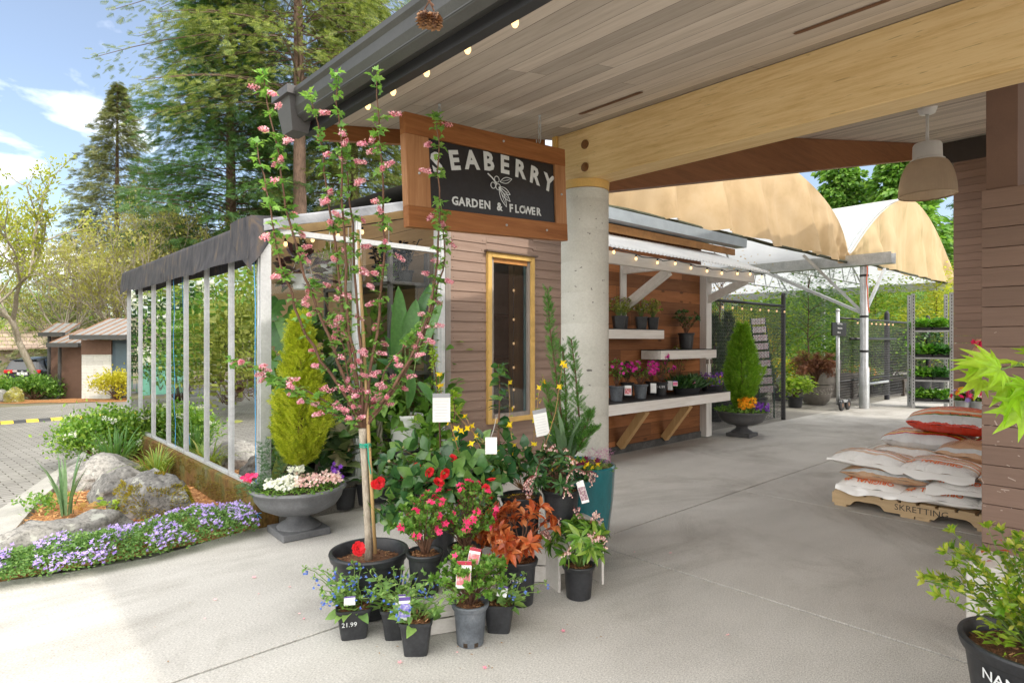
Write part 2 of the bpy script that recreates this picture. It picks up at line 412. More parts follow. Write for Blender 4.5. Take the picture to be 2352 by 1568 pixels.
# ------------------------------------------------------------------ surfaces
CONC = speckle('concrete', [(.25, (.48, .46, .425)), (.5, (.57, .55, .51)), (.75, (.64, .62, .58))], .9, .85, 85, .5, .6, spots=(46, .66, (.34, .31, .265), .08), stretch=(1, 2.2, 1), stain=(.62, .48, .68, (.70, .685, .66)))
CONC2 = speckle('kerb_concrete', [(.25, (.34, .33, .3)), (.75, (.52, .5, .46))], 2.5, .85, 110, .35, .4)
CURBM = speckle('old_kerb', [(.25, (.14, .13, .115)), (.75, (.3, .28, .25))], 3, .9, 70, .5, .8)
COLM = speckle('cast_column', [(.2, (.50, .49, .44)), (.75, (.66, .65, .6))], 2.2, .75, 60, .12, .12, spots=(17, .69, (.16, .15, .14), .03), stretch=(1, 1, 1.4))
BROWN = (.185, .108, .078)
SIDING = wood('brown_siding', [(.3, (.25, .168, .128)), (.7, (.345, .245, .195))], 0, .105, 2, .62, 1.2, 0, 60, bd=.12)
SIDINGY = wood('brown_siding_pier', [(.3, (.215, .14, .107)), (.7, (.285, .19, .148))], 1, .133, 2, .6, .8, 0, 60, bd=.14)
SOFFIT = wood('grey_soffit', [(.2, (.30, .25, .20)), (.5, (.52, .45, .385)), (.8, (.66, .585, .51))], 1, .136, 0, .7, .8, .028, 3.4, bd=.34)
GLULAM = wood('yellow_beam', [(.30, (.38, .22, .07)), (.40, (.62, .42, .185)), (.55, (.76, .56, .29)), (.8, (.82, .64, .37))], 1, .6, 2, .5, .9, 0, 90, bd=.05, fleck=.55)
DARKBEAM = wood('brown_beam', [(.2, (.11, .045, .017)), (.5, (.23, .095, .037)), (.8, (.31, .14, .058))], 0, .6, 2, .55, .8, 0, 90, bd=.05)
CEDAR = wood('cedar_sign', [(.2, (.13, .042, .012)), (.5, (.30, .115, .038)), (.8, (.44, .20, .075))], 0, .5, 2, .5, .7, 0, 90, knots=True, bd=.1)
CEDARV = wood('cedar_upright', [(.2, (.17, .07, .028)), (.5, (.36, .17, .075)), (.8, (.52, .29, .15))], 2, .5, 0, .55, .9, 0, 90, bd=.1)
REDWALL = wood('red_boards', [(.2, (.12, .040, .012)), (.5, (.28, .105, .035)), (.8, (.42, .19, .075))], 0, .172, 2, .6, .9, .03, 2.1, knots=True, bd=.45)
WHITEWOOD = wood('white_wash', [(.25, (.56, .52, .47)), (.6, (.76, .73, .69)), (.85, (.82, .80, .77))], 0, .5, 2, .6, .5, 0, 90, bd=.06)
PINE = wood('pine', [(.2, (.34, .19, .07)), (.6, (.55, .35, .16)), (.85, (.64, .44, .22))], 2, .5, 0, .6, .5, 0, 90, knots=True, bd=.1)
YELTRIM = plain('yellow_trim', (.68, .43, .13), .5, var=.14)
GREYWOOD = wood('grey_wood', [(.2, (.22, .19, .17)), (.8, (.45, .4, .36))], 2, .5, 0, .7, .6, 0, 90, bd=.1)
GUTTER = plain('gutter_paint', (.055, .054, .05), .5, var=.2, scale=3, spec=.5)
BLACKM = plain('black_metal', (.02, .02, .022), .4, var=.2)
BLACKP = speckle('black_plastic', [(.3, (.018, .019, .022)), (.75, (.045, .047, .052))], 9, .42, 60, .3, .05)
GREYP = speckle('scuffed_plastic', [(.35, (.075, .085, .10)), (.55, (.12, .135, .155)), (.75, (.20, .215, .235))], 7, .5, 70, .3, .05)
STEEL = speckle('galvanised', [(.3, (.42, .44, .45)), (.7, (.60, .62, .63))], 5, .42, 40, .15, 0, metal=.55)
ALU = speckle('aluminium', [(.3, (.62, .64, .65)), (.7, (.78, .8, .81))], 4, .38, 40, .12, 0, metal=.5)
SIGNBLK = speckle('sign_black', [(.3, (.012, .012, .016)), (.75, (.022, .022, .028))], 4, .35, 40, .3, 0)
LETTER = plain('letter_grey', (.62, .65, .66), .5, var=.08)
URNM = speckle('urn_stone', [(.3, (.105, .108, .115)), (.7, (.20, .205, .215))], 5, .55, 60, .2, .12)
URNM2 = speckle('urn_dark', [(.3, (.055, .055, .058)), (.7, (.115, .113, .115))], 5, .5, 60, .2, .12)
TEAL = speckle('teal_glaze', [(.25, (.006, .07, .085)), (.55, (.012, .13, .15)), (.8, (.03, .21, .23))], 4.5, .12, 20, .2, .02, stretch=(1, 1, .35), spec=.6)
SOIL = speckle('bark_soil', [(.3, (.07, .03, .014)), (.55, (.18, .08, .036)), (.75, (.36, .19, .095))], 60, .9, 130, .5, 1.0)
DARKSOIL = speckle('dark_soil', [(.3, (.02, .014, .01)), (.75, (.09, .06, .04))], 50, .95, 120, .5, 1.0)
WHITEP = plain('white_plastic', (.78, .79, .79), .35, var=.03)
PAPER = plain('paper', (.80, .81, .80), .6, var=.02)
GREYINK = plain('grey_ink', (.32, .33, .35), .6, var=.05)
CHALK = plain('chalk', (.75, .77, .78), .8, var=.05)
BULB = emis('warm_bulb', (1.0, .66, .30), 1.5); BULBF = emis('faint_bulb', (.85, .55, .28), .45)
STEM = plain('brown_stem', (.15, .075, .045), .7, var=.35, scale=20)
TANSTEM = plain('tan_stem', (.38, .22, .09), .6, var=.25, scale=20)
GREENSTEM = plain('green_stem', (.14, .22, .05), .5, var=.25, scale=20)
BARK = speckle('bark', [(.3, (.09, .055, .038)), (.7, (.24, .155, .11))], 9, .9, 60, .4, .9, stretch=(3, 3, .6))
PALEBARK = speckle('pale_bark', [(.3, (.30, .25, .19)), (.7, (.55, .49, .40))], 12, .8, 60, .35, .5, stretch=(2, 2, .7))
BAMBOO = plain('bamboo', (.46, .30, .13), .5, var=.12)

def glass(name, tint=(.95, .98, .97), gain=1.25):
    m, nt, ns, ls = new_mat(name)
    t = ns.new('ShaderNodeBsdfTransparent'); t.inputs[0].default_value = c4(tint)
    g = ns.new('ShaderNodeBsdfGlossy'); g.inputs['Roughness'].default_value = .015
    n = nz(ns, ls, objco(ns, ls, (1, 1, .35)), 1.3, 2)
    b = ns.new('ShaderNodeBump'); b.inputs['Strength'].default_value = .05; b.inputs['Distance'].default_value = .05; ls.new(n, b.inputs['Height']); ls.new(b.outputs[0], g.inputs['Normal'])
    f = ns.new('ShaderNodeFresnel'); f.inputs['IOR'].default_value = 1.55
    k = math_(ns, ls, 'MINIMUM', math_(ns, ls, 'MULTIPLY', f.outputs[0], gain), 1.0)
    o = ns.new('ShaderNodeOutputMaterial'); mx = ns.new('ShaderNodeMixShader')
    ls.new(k, mx.inputs[0]); ls.new(t.outputs[0], mx.inputs[1]); ls.new(g.outputs[0], mx.inputs[2]); ls.new(mx.outputs[0], o.inputs[0])
    MATS[name] = m; return m
GLASS = glass('pane_glass', gain=1.7); GLASS2 = glass('front_glass', (.97, .985, .985), .5)
def cloth(name, stops, tl=.4, scale=5, stretch=(1, 1, 1), rough=.8):
    m, nt, ns, ls = new_mat(name)
    b = ns.new('ShaderNodeBsdfPrincipled'); b.inputs['Roughness'].default_value = rough; b.inputs['Specular IOR Level'].default_value = .25
    t = ns.new('ShaderNodeBsdfTranslucent'); o = ns.new('ShaderNodeOutputMaterial'); mx = ns.new('ShaderNodeMixShader'); mx.inputs[0].default_value = tl
    n = nz(ns, ls, objco(ns, ls, stretch), scale, 6, .65, .4); r = ramp(ns, stops); ls.new(n, r.inputs[0])
    ls.new(r.outputs[0], b.inputs['Base Color']); ls.new(r.outputs[0], t.inputs[0])
    n2 = nz(ns, ls, objco(ns, ls, stretch), scale * 5, 4); bump(ns, ls, b, n2, .3, .01)
    ls.new(b.outputs[0], mx.inputs[1]); ls.new(t.outputs[0], mx.inputs[2]); ls.new(mx.outputs[0], o.inputs[0]); MATS[name] = m; return m
SHADE = cloth('shade_cloth', [(.3, (.035, .035, .042)), (.55, (.075, .072, .078)), (.75, (.17, .12, .075))], .08, 6, (1, 2.5, .7))
TANCLOTH = cloth('tan_curtain', [(.25, (.48, .34, .18)), (.5, (.62, .45, .26)), (.75, (.68, .52, .33))], .34, 1.2)
TANCLOTH2 = cloth('stained_curtain', [(.25, (.34, .28, .14)), (.45, (.56, .42, .24)), (.75, (.64, .50, .31))], .34, 1.6, (1, 1, .5))
FILM = cloth('white_film', [(.3, (.68, .70, .71)), (.7, (.78, .79, .79))], .5, 1.0)
CORR = cloth('corrugated_white', [(.3, (.70, .72, .73)), (.7, (.82, .84, .84))], .48, 2.0, rough=.45)

# ------------------------------------------------------------------ ground
def paver_mat():
    m, nt, ns, ls = new_mat('pavers'); b, o = principled(ns, ls, .85)
    co = objco(ns, ls, (1, 1, 1), (0, 0, rad(-4)))
    br = ns.new('ShaderNodeTexBrick'); br.inputs['Scale'].default_value = 1.0; br.inputs['Brick Width'].default_value = .23; br.inputs['Row Height'].default_value = .115
    br.inputs['Mortar Size'].default_value = .007; br.inputs['Mortar Smooth'].default_value = .3; br.inputs['Bias'].default_value = 0
    br.inputs['Color1'].default_value = c4((.26, .25, .235)); br.inputs['Color2'].default_value = c4((.33, .32, .30)); br.inputs['Mortar'].default_value = c4((.07, .06, .045))
    ls.new(co, br.inputs['Vector'])
    n = nz(ns, ls, objco(ns, ls), .5, 5); r = ramp(ns, [(.3, (.78, .77, .76)), (.7, (1.08, 1.07, 1.05))]); ls.new(n, r.inputs[0])
    n2 = nz(ns, ls, objco(ns, ls), 130, 2); r2 = ramp(ns, [(.3, (.85, .85, .85)), (.7, (1.05, 1.05, 1.05))]); ls.new(n2, r2.inputs[0])
    c = mixc(ns, ls, 1, mixc(ns, ls, 1, br.outputs['Color'], r.outputs[0], 'MULTIPLY'), r2.outputs[0], 'MULTIPLY')
    # the far slope is bark and soil, not paving
    ls.new(c, b.inputs['Base Color']); bump(ns, ls, b, br.outputs['Fac'], -.6, .006); return m
PAVER = paver_mat()
EARTH = speckle('hillside_earth', [(.3, (.17, .15, .10)), (.55, (.24, .21, .13)), (.75, (.16, .19, .08))], 1.5, .95, 25, .4, .6)
ASPH = speckle('asphalt', [(.3, (.10, .10, .10)), (.7, (.17, .168, .165))], 1.5, .9, 90, .3, .3)
g = MB()
xs = [-160, -110, -80, -60, -45, -34] + [-26 + 2 * i for i in range(43)] + [70, 85, 110, 150]
ys = [-70, -40, -20, -10, 0, 4, 6] + [8 + 2 * i for i in range(26)] + [64, 72, 84, 100, 130, 170]
g.add([(x, y, gz(x, y)) for y in ys for x in xs], [(j * len(xs) + i, j * len(xs) + i + 1, (j + 1) * len(xs) + i + 1, (j + 1) * len(xs) + i) for j in range(len(ys) - 1) for i in range(len(xs) - 1)])
tag(g.build('ground', EARTH, smooth=True), kind='structure')
def sheet(name, poly, mat, dz, n=10):
    """a sheet that follows the ground, cut to a convex-ish strip between two polylines"""
    a, b = poly; m = MB(); N = len(a)
    vs = []
    for k in range(N):
        for i in range(n + 1):
            p = Vector((a[k][0], a[k][1], 0)).lerp(Vector((b[k][0], b[k][1], 0)), i / n); vs.append((p.x, p.y, gz(p.x, p.y) + dz))
    m.add(vs, [(k * (n + 1) + i, k * (n + 1) + i + 1, (k + 1) * (n + 1) + i + 1, (k + 1) * (n + 1) + i) for k in range(N - 1) for i in range(n)])
    return tag(m.build(name, mat, smooth=True), kind='structure')
yy = [-12, -4, 2, 5, 6, 8, 10, 12, 14, 16, 18, 20, 22, 23.6]
sheet('road', ([(-16, y) for y in yy], [(4.2 if y > 12 else 1.9, y) for y in yy]), PAVER, .006, 14)
yy2 = [23.62, 24.5, 26, 30, 34, 38, 42, 46]
sheet('parking_lot', ([(-24, y) for y in yy2], [(-2.2 + (y - 23.62) * .12, y) for y in yy2]), ASPH, .006, 10)
# concrete forecourt in slabs with open joints
def slab(poly, name='forecourt', z1=0.0, z0=-.12):
    m = MB(); m.prism(poly, z0, z1); return tag(m.build(name, CONC, bevel=.003), kind='structure')
G = .008
m = MB(); m.add([(-14, -9, -.014), (26, -9, -.014), (26, 5.08, -.014), (-14, 4.55, -.014)], [(0, 1, 2, 3)]); tag(m.build('joint_filler', speckle('joint_dirt', [(.3, (.035, .032, .022)), (.7, (.075, .07, .045))], 6, .95, 60, .4, .3)), kind='structure')
edge = [(1.86, 5.05), (1.62, 4.99), (1.30, 4.90), (1.0, 4.83), (.6, 4.88), (.22, 4.98), (-.4, 5.0), (-14, 4.6)]
slab([(-14, 3.0 + G), (3.5 - G, 3.0 + G), (3.5 - G, 5.06)] + edge)
slab([(-14, -9), (3.5 - G, -9), (3.5 - G, 3.0 - G), (-14, 3.0 - G)])
jx = [3.5, 5.86, 8.62, 11.3, 14.0, 17.0, 21.0, 26.0]
for a, b in zip(jx[:-1], jx[1:]):
    slab([(a + G, 3.0 + G), (b - G, 3.0 + G), (b - G, 5.10), (a + G, 5.10)])
    slab([(a + G, .62 + G), (b - G, .62 + G), (b - G, 3.0 - G), (a + G, 3.0 - G)])
    slab([(a + G, -9), (b - G, -9), (b - G, .62 - G), (a + G, .62 - G)])
m = MB(); m.prism([(9.0, 5.11), (34, 5.11), (34, 26), (9.0, 26)], -.12, -.006)
tag(m.build('nursery_path', speckle('wet_path', [(.3, (.24, .22, .195)), (.7, (.36, .34, .31))], 1.2, .7, 90, .3, .2), bevel=.005), kind='structure')
ko = [(-.36, 4.99), (-.05, 6.0), (.33, 7.3), (1.0, 9.5), (1.62, 11.5)]
ki = [(.12, 4.99), (.32, 6.0), (.66, 7.5), (1.25, 9.5), (1.78, 11.5)]
m = MB(); n = len(ko)
vs = []
for (a, b) in zip(ko, ki):
    za, zb = gz(*a) + .035, gz(*b) + .06; vs += [(a[0], a[1], za), (b[0], b[1], zb), (a[0], a[1], za - .2), (b[0], b[1], zb - .2)]
fs = []
for i in range(n - 1):
    o, q = 4 * i, 4 * i + 4; fs += [(o, o + 1, q + 1, q), (o, q, q + 2, o + 2), (o + 1, o + 3, q + 3, q + 1)]
fs += [(0, 2, 3, 1)]
m.add(vs, fs); tag(m.build('kerb', CONC2), kind='structure')
MULCH = speckle('bark_mulch', [(.3, (.22, .085, .028)), (.5, (.46, .21, .075)), (.7, (.62, .34, .14))], 30, .9, 110, .55, 1.0, stretch=(1, 1, 1))
def mz(x, y):
    return gz(x, y) + .075 + .03 * noise.noise((x * 1.6, y * 1.6, 3))
bi = [(.16, 4.97), (.34, 6.0), (.68, 7.5), (1.27, 9.5)]
m = MB()
def bed(u, v):
    y = 5.0 + v * 4.5
    for (p, q) in zip(bi[:-1], bi[1:]):
        if p[1] <= y <= q[1] + 1e-6 or q is bi[-1]:
            t = (y - p[1]) / (q[1] - p[1]); x0 = p[0] + (q[0] - p[0]) * t; break
    x = x0 + (1.80 - x0) * u
    yf = y
    if v == 0: yf = 4.93 + .1 * abs(u - .5)
    e = min(1, min(v * 6 + .15, (u + .02) * 6))
    return (x, yf, gz(x, y) + .02 + (mz(x, y) - gz(x, y) - .02) * e)
m.grid(bed, 14, 40); tag(m.build('mulch_bed', MULCH, smooth=True), kind='structure')
lv = LV('chip')
for i in range(5200):
    v = rnd.random() ** 1.4; u = rnd.random(); p = Vector(bed(u, v)); lv.one(p + Vector((0, 0, .006)), Vector((rnd.uniform(-1, 1), rnd.uniform(-1, 1), rnd.uniform(-.1, .25))), rnd.uniform(.015, .05), rnd.uniform(.5, .9))
tag(lv.build('bark_chips', leaf_mat('chip_bark', (.24, .095, .03), (.55, .27, .10), .8, 0, (.68, .42, .2)), jit=.4), kind='stuff')

# ------------------------------------------------------------------ covered walkway
def zs(x): return 3.1 + .17 * (x - 3.5) if x < 3.72 else 3.1374 + .205 * (x - 3.72)
roof = T('canopy_roof', 'wide sloping canopy roof with grey plank ceiling over the walkway', 'canopy', (3.6, 0, 0))
m = MB()
for (x0, x1) in ((1.551, 3.72), (3.72, 14.5)):
    m.add([(x0, -3.2, zs(x0)), (x1, -3.2, zs(x1)), (x1, 3.42, zs(x1)), (x0, 3.42, zs(x0))], [(0, 1, 2, 3)])
sof = m.build('soffit', SOFFIT, roof)
m = MB()
for (x0, x1) in ((1.50, 3.72), (3.72, 14.6)):
    a, b = zs(x0) + .02, zs(x1) + .02
    m.add([(x0, -3.25, a), (x1, -3.25, b), (x1, 3.47, b), (x0, 3.47, a), (x0, -3.25, a + .2), (x1, -3.25, b + .2), (x1, 3.47, b + .2), (x0, 3.47, a + .2)],
          [(0, 3, 2, 1), (4, 5, 6, 7), (0, 1, 5, 4), (1, 2, 6, 5), (2, 3, 7, 6), (3, 0, 4, 7)])
m.build('roof_deck', GUTTER, roof)
# long recessed slots in the ceiling
SLOT = plain('slot_brown', (.14, .06, .03), .6)
sx0 = 3.06
for (ua, va, ub, vb) in ((1335, 262, 1470, 215), (1835, 76, 2035, 2)):
    def on_s(u, v):
        r = ray(u, v); t = (3.1 - .17 * 3.5 - EYE) / (r.z - .17 * r.x); return CAM + r * t
    a, b = on_s(ua, va), on_s(ub, vb); x = (a.x + b.x) / 2
    y0, y1 = min(a.y, b.y), max(a.y, b.y); w_ = .024; pl = []
    for k in range(7): q = math.pi * k / 6; pl.append((x + w_ * math.cos(q), y1 + w_ * math.sin(q)))
    for k in range(7): q = math.pi + math.pi * k / 6; pl.append((x + w_ * math.cos(q), y0 + w_ * math.sin(q)))
    mm = MB(); mm.add([(p[0], p[1], zs(p[0]) - .004) for p in pl], [tuple(range(len(pl)))]); mm.build('soffit_slot', SLOT, roof)
# eave fascia, gutter, end trim
m = MB(); m.box((1.50, -3.2, 2.69), (1.55, 3.44, 2.84)); m.build('fascia', plain('dark_fascia', (.03, .03, .033), .5), roof)
m = MB()
prof = [(1.50, 2.74), (1.44, 2.715), (1.405, 2.735), (1.385, 2.78), (1.385, 2.83), (1.37, 2.85), (1.37, 2.875), (1.40, 2.875), (1.40, 2.74)]
vs = [(x, y, z) for y in (-3.2, 3.40) for x, z in prof]; k = len(prof)
m.add(vs, [(i, i + 1, k + i + 1, k + i) for i in range(k - 1)]); m.build('gutter', GUTTER, roof)
lb = MB(); lb.box((1.33, 3.25, 2.84), (1.52, 3.47, 2.885)); lb.add([(1.35, 3.27, 2.84), (1.50, 3.27, 2.84), (1.50, 3.46, 2.84), (1.35, 3.46, 2.84), (1.38, 3.30, 2.66), (1.47, 3.30, 2.66), (1.47, 3.43, 2.66), (1.38, 3.43, 2.66)],
    [(0, 1, 5, 4), (1, 2, 6, 5), (2, 3, 7, 6), (3, 0, 4, 7), (4, 5, 6, 7)])
lb.build('rainwater_head', plain('head_grey', (.075, .07, .07), .5), roof)
m = MB(); a, b = zs(1.6), zs(3.5)
m.add([(1.6, 3.43, a - .09), (3.49, 3.43, b - .09), (3.49, 3.475, b - .09), (1.6, 3.475, a - .09), (1.6, 3.43, a + .015), (3.49, 3.43, b + .015), (3.49, 3.475, b + .015), (1.6, 3.475, a + .015)],
      [(0, 3, 2, 1), (4, 5, 6, 7), (0, 1, 5, 4), (1, 2, 6, 5), (2, 3, 7, 6), (3, 0, 4, 7)])
m.build('end_trim', CEDAR, roof)
m = MB(); m.box((3.50, -3.1, 2.71), (3.71, 3.30, 3.098)); bm_ = m.build('main_beam', GLULAM, roof, bevel=.006)
m = MB()
for z in (2.80, 2.97):
    c = Vector((3.495, 3.02, z)); m.lathe([(.034, -.004), (.034, .004), (.022, .006), (.022, .016), (1e-3, .018)], 14, (0, 0, 0))
    M = Matrix.Translation(c) @ Matrix.Rotation(rad(-90), 4, 'Y'); q = len(m.v); s0 = q - 70
    m.v[s0:] = [tuple(M @ Vector(v)) for v in m.v[s0:]]
m.build('bolt', plain('rust_bolt', (.2, .09, .03), .6, .3), bm_)
m = MB(); m.box((3.48, 3.302, 2.71), (3.73, 3.345, 3.14)); m.build('end_plate', YELTRIM, bm_)
# cross beam climbing with the roof
m = MB(); xa, xb = 3.72, 12.9; za, zb = 2.655, 4.76
m.add([(xa, 3.03, za), (xb, 3.03, zb), (xb, 3.21, zb), (xa, 3.21, za), (xa, 3.03, zs(xa) - .004), (xb, 3.03, zs(xb) - .004), (xb, 3.21, zs(xb) - .004), (xa, 3.21, zs(xa) - .004)],
      [(0, 3, 2, 1), (4, 5, 6, 7), (0, 1, 5, 4), (1, 2, 6, 5), (2, 3, 7, 6), (3, 0, 4, 7)])
m.build('cross_beam', DARKBEAM, roof)
col = T('concrete_column', 'round cast concrete column with spiral form seams under the yellow beam', 'column', (3.61, 3.12, 0))
m = MB(); pr = [(.183, 0)]
z = .22
while z < 2.6: pr += [(.183, z - .006), (.1805, z), (.183, z + .006)]; z += .235
pr += [(.183, 2.645), (.17, 2.65), (.001, 2.65)]; m.lathe(pr, 56, (3.61, 3.12, 0)); m.build('shaft', COLM, col, True, flat_angle=50)
m = MB(); m.lathe([(.15, 2.648), (.187, 2.65), (.19, 2.71), (.001, 2.712)], 40, (3.61, 3.12, 0)); m.build('cap', YELTRIM, col, True, flat_angle=40)

# string lights under the eave
def bulb_at(p, parent, s=1.0, up=-1, mat=None):
    b = MB(); p = Vector(p)
    b.lathe([(1e-3, up * .075 * s), (.012 * s, up * .072 * s), (.021 * s, up * .055 * s), (.019 * s, up * .035 * s), (.011 * s, up * .02 * s)], 10, p); o = b.build('bulb', mat or BULB, parent, True)
    b = MB(); b.lathe([(.012 * s, up * .022 * s), (.014 * s, up * .018 * s), (.014 * s, 0.012 * s), (1e-3, .013 * s)], 8, p); b.build('socket', BLACKM, o, True); return o
sg = T('string_lights', 'string of warm bulbs running along the dark canopy eave', 'string lights', (1.60, 2, 2.7))
m = MB(); pts = []
BY = []
for (u, v) in ((1183, 47), (1074, 112), (980, 167), (903, 213), (845, 250)):
    p = onx(u, v, 1.60); BY.append(p.y)
BY = [BY[0] - .55, BY[0] - .28] + BY
for i, y in enumerate(BY):
    z = zs(1.60) - .006
    bulb_at((1.60, y, z - .012), sg, .72)
    pts.append((1.60, y, z))
    if i < len(BY) - 1: pts.append((1.60, (y + BY[i + 1]) / 2, z - .012))
m.tube([(1.60, -3, zs(1.60) - .006)] + pts + [(1.60, 3.4, zs(1.60) - .006)], .006, 6); m.build('wire', BLACKM, sg)
# pine cones hanging from the gutter
pc = T('pine_cones', 'pair of brown pine cones hanging at the gutter edge', 'pine cones', onx(988, 42, 1.36))
m = MB(); l = LV('tri')
for (u, v) in ((975, 44), (997, 48)):
    c = at(u, v, 2.15); m.ball(c, .018, 8, sz=1.5)
    for i in range(70):
        t = i / 69; q = i * 2.4; d = Vector((math.cos(q), math.sin(q), -.5 + t * .4)); l.one(c + Vector((0, 0, .03 - .06 * t)) + d * .008, d, .021 * (.6 + .8 * math.sin(math.pi * (t * .85 + .1))), 1.4)
    m.tube([c + Vector((0, 0, .03)), at(986, 5, 2.13)], .003, 5)
m.tube([at(986, 5, 2.13), at(984, -8, 2.12)], .006, 5); m.tube([at(986, 6, 2.13), at(996, 16, 2.14)], .004, 5)
m.build('twig', STEM, pc); l.build('scales', leaf_mat('cone_scale', (.17, .08, .035), (.34, .18, .085), .7, 0), pc)

# ------------------------------------------------------------------ hanging sign
SY = 2.90
sl_, sr_ = ony(927, 525, SY), ony(1291, 562, SY); tl_, tr_ = ony(927, 272, SY), ony(1293, 352, SY)
ox = Vector((sr_.x - sl_.x, 0, ((sr_.z - sl_.z) + (tr_.z - tl_.z)) / 2)); W_ = ox.length; ex = ox.normalized(); ez = Vector((-ex.z, 0, ex.x)); H_ = ((tl_ - sl_).length + (tr_ - sr_).length) / 2
O_ = sl_.copy()
sign = T('hanging_sign', 'cedar framed black shop sign hanging on chains, reading SEABERRY GARDEN & FLOWER', 'sign', O_)
def SP(x, y, z=0.0): return O_ + ex * x + ez * y + Vector((0, -z, 0))
TH = .055
def board(x0, x1, y0, y1, z0, z1, mat, nm='frame_board'):
    m = MB(); m.obox(SP((x0 + x1) / 2, (y0 + y1) / 2, (z0 + z1) / 2), ex * (x1 - x0) / 2, Vector((0, -1, 0)) * (z1 - z0) / 2, ez * (y1 - y0) / 2); return m.build(nm, mat, sign, bevel=.003)
rw = .115
board(0, W_, 0, rw, 0, TH, CEDAR); board(0, W_, H_ - rw, H_, 0, TH, CEDAR)
board(0, .155, rw, H_ - rw, 0, TH - .002, CEDARV); board(W_ - .105, W_, rw, H_ - rw, 0, TH - .002, CEDARV)
board(.155, W_ - .105, rw, H_ - rw, .008, TH - .016, SIGNBLK, 'panel')
px0, px1 = .155, W_ - .105; py0, py1 = rw, H_ - rw; pcx, pw, ph = (px0 + px1) / 2, px1 - px0, py1 - py0
m = MB(); word = 'SEABERRY'; R_ = 1.62
for i, ch in enumerate(word):
    t = (i - 3.5) / 3.5; a = -t * .285
    lx, ly = pcx + R_ * math.sin(-a) * 1.0, py0 + ph * .825 - R_ * (1 - math.cos(a))
    text_on(m, ch, .150, lambda x, y: SP(x, y, TH - .013), .006, 0, lx, ly, a * .8)
m.build('lettering', LETTER, sign)
m = MB(); s2 = 'GARDEN & FLOWER'; 
for i, ch in enumerate(s2):
    if ch == ' ': continue
    text_on(m, ch, .068, lambda x, y: SP(x, y, TH - .013), .0025, 0, pcx + .01 + (i - (len(s2) - 1) / 2) * .049, py0 + .058)
m.build('lettering', LETTER, sign)
m = MB()
def ln(pts, r=.0025): m.tube([SP(cx0 + (x - cx0) * ES, cy0 + (y - cy0) * ES, TH - .012) for x, y in pts], r, 5)
ES = .90; cx0, cy0 = pcx + .0, py0 + ph * .475
ln([(cx0 - .085, cy0 + .075), (cx0 - .045, cy0 + .05), (cx0 - .005, cy0 + .01)], .004)
for (bx, by) in ((-.005, .045), (-.04, .0), (.005, -.005)):
    ln([(cx0 + bx + .021 * math.cos(q * math.pi / 8), cy0 + by + .021 * math.sin(q * math.pi / 8)) for q in range(17)])
for (ang, L) in ((16, .115), (-22, .11), (-42, .135), (-64, .145)):
    q = rad(ang); d = Vector((math.cos(q), math.sin(q))); pn = Vector((-d.y, d.x)); bx, by = cx0 + .012, cy0 + (.02 if ang > 0 else -.005)
    if ang > 0: by += .012; bx += .012
    for sgn in (-1, 1): ln([(bx + d.x * L * t + pn.x * sgn * .020 * math.sin(math.pi * t), by + d.y * L * t + pn.y * sgn * .020 * math.sin(math.pi * t)) for t in [i / 8 for i in range(9)]])
    ln([(bx + d.x * L * .2, by + d.y * L * .2), (bx + d.x * L * .8, by + d.y * L * .8)], .0018)
m.build('emblem', LETTER, sign)
m = MB()
for (x, y) in ((.08, H_ * .48), (W_ * .56, H_ - rw * .35), (W_ * .56, rw * .55), (W_ * .84, rw * .5), (W_ - .05, H_ * .5)):
    m = MB(); m.ball(SP(x, y, TH + .001), .008, 8); m.build('screw_head', STEEL, sign)
for (u, v) in ((1003, 380), (1233, 420)):
    top = ony(u, v, SY); x = top.x; lx = (x - O_.x) / ex.x; a = SP(lx, H_, TH / 2); b = Vector((x, SY - TH / 2, zs(x)))
    m = MB(); n = max(2, int((b.z - a.z - .05) / .042)); st = (b.z - a.z - .04) / n
    m.tube([b, b - Vector((0, 0, .03))], .004, 6); m.ball(b - Vector((0, 0, .004)), .01, 8)
    for i in range(n):
        zc = a.z + .02 + st * (i + .5); pl = []
        for k in range(13):
            q = 2 * math.pi * k / 12; dx, dz = .010 * math.cos(q), st * .62 * math.sin(q); pl.append(Vector((x + (dx if i % 2 else 0), SY - TH / 2 + (0 if i % 2 else dx), zc + dz)))
        m.tube(pl, .0032, 5, cap=False)
    m.tube([a, a + Vector((0, 0, .03))], .004, 6)
    m.build('chain', STEEL, sign)
# ------------------------------------------------------------------ greenhouse lean-to
GX, GY0, GY1, GXR = 1.84, 5.0, 10.04, 3.66
gh = T('greenhouse', 'small aluminium lean-to greenhouse with dark shade cloth along its eave', 'greenhouse', (GX, GY0, 0))
MOSSY = speckle('mossy_kerb', [(.3, (.13, .055, .016)), (.5, (.20, .12, .03)), (.62, (.13, .13, .03)), (.8, (.22, .19, .15))], 5, .95, 45, .6, 1.0, stretch=(1, 1, .5))
def zk(y): return .30
m = MB(); m.box((GX - .06, GY0 - .005, -.3), (GX + .14, GY1, .295)); kw_ = m.build('kerb_wall', MOSSY, gh, bevel=.015)
lv = LV('needle')
for i in range(9000):
    y, z = rnd.uniform(GY0, GY1 - .3), rnd.random() ** .8 * .31
    if noise.noise((y * 2.5, z * 5, 3)) + .5 * noise.noise((y * 9, z * 14, 1)) > -.05: lv.one((GX - .062 if z < .292 else GX - .06 + .07 * rnd.random(), y, min(z, .294)), Vector((-1, rnd.uniform(-.6, .6), rnd.uniform(-.3, .8))), rnd.uniform(.010, .022), 3.5)
lv.build('kerb_moss', leaf_mat('kerb_moss', (.12, .07, .015), (.22, .15, .03), .9, .1, (.20, .20, .03)), kw_, 1.0)
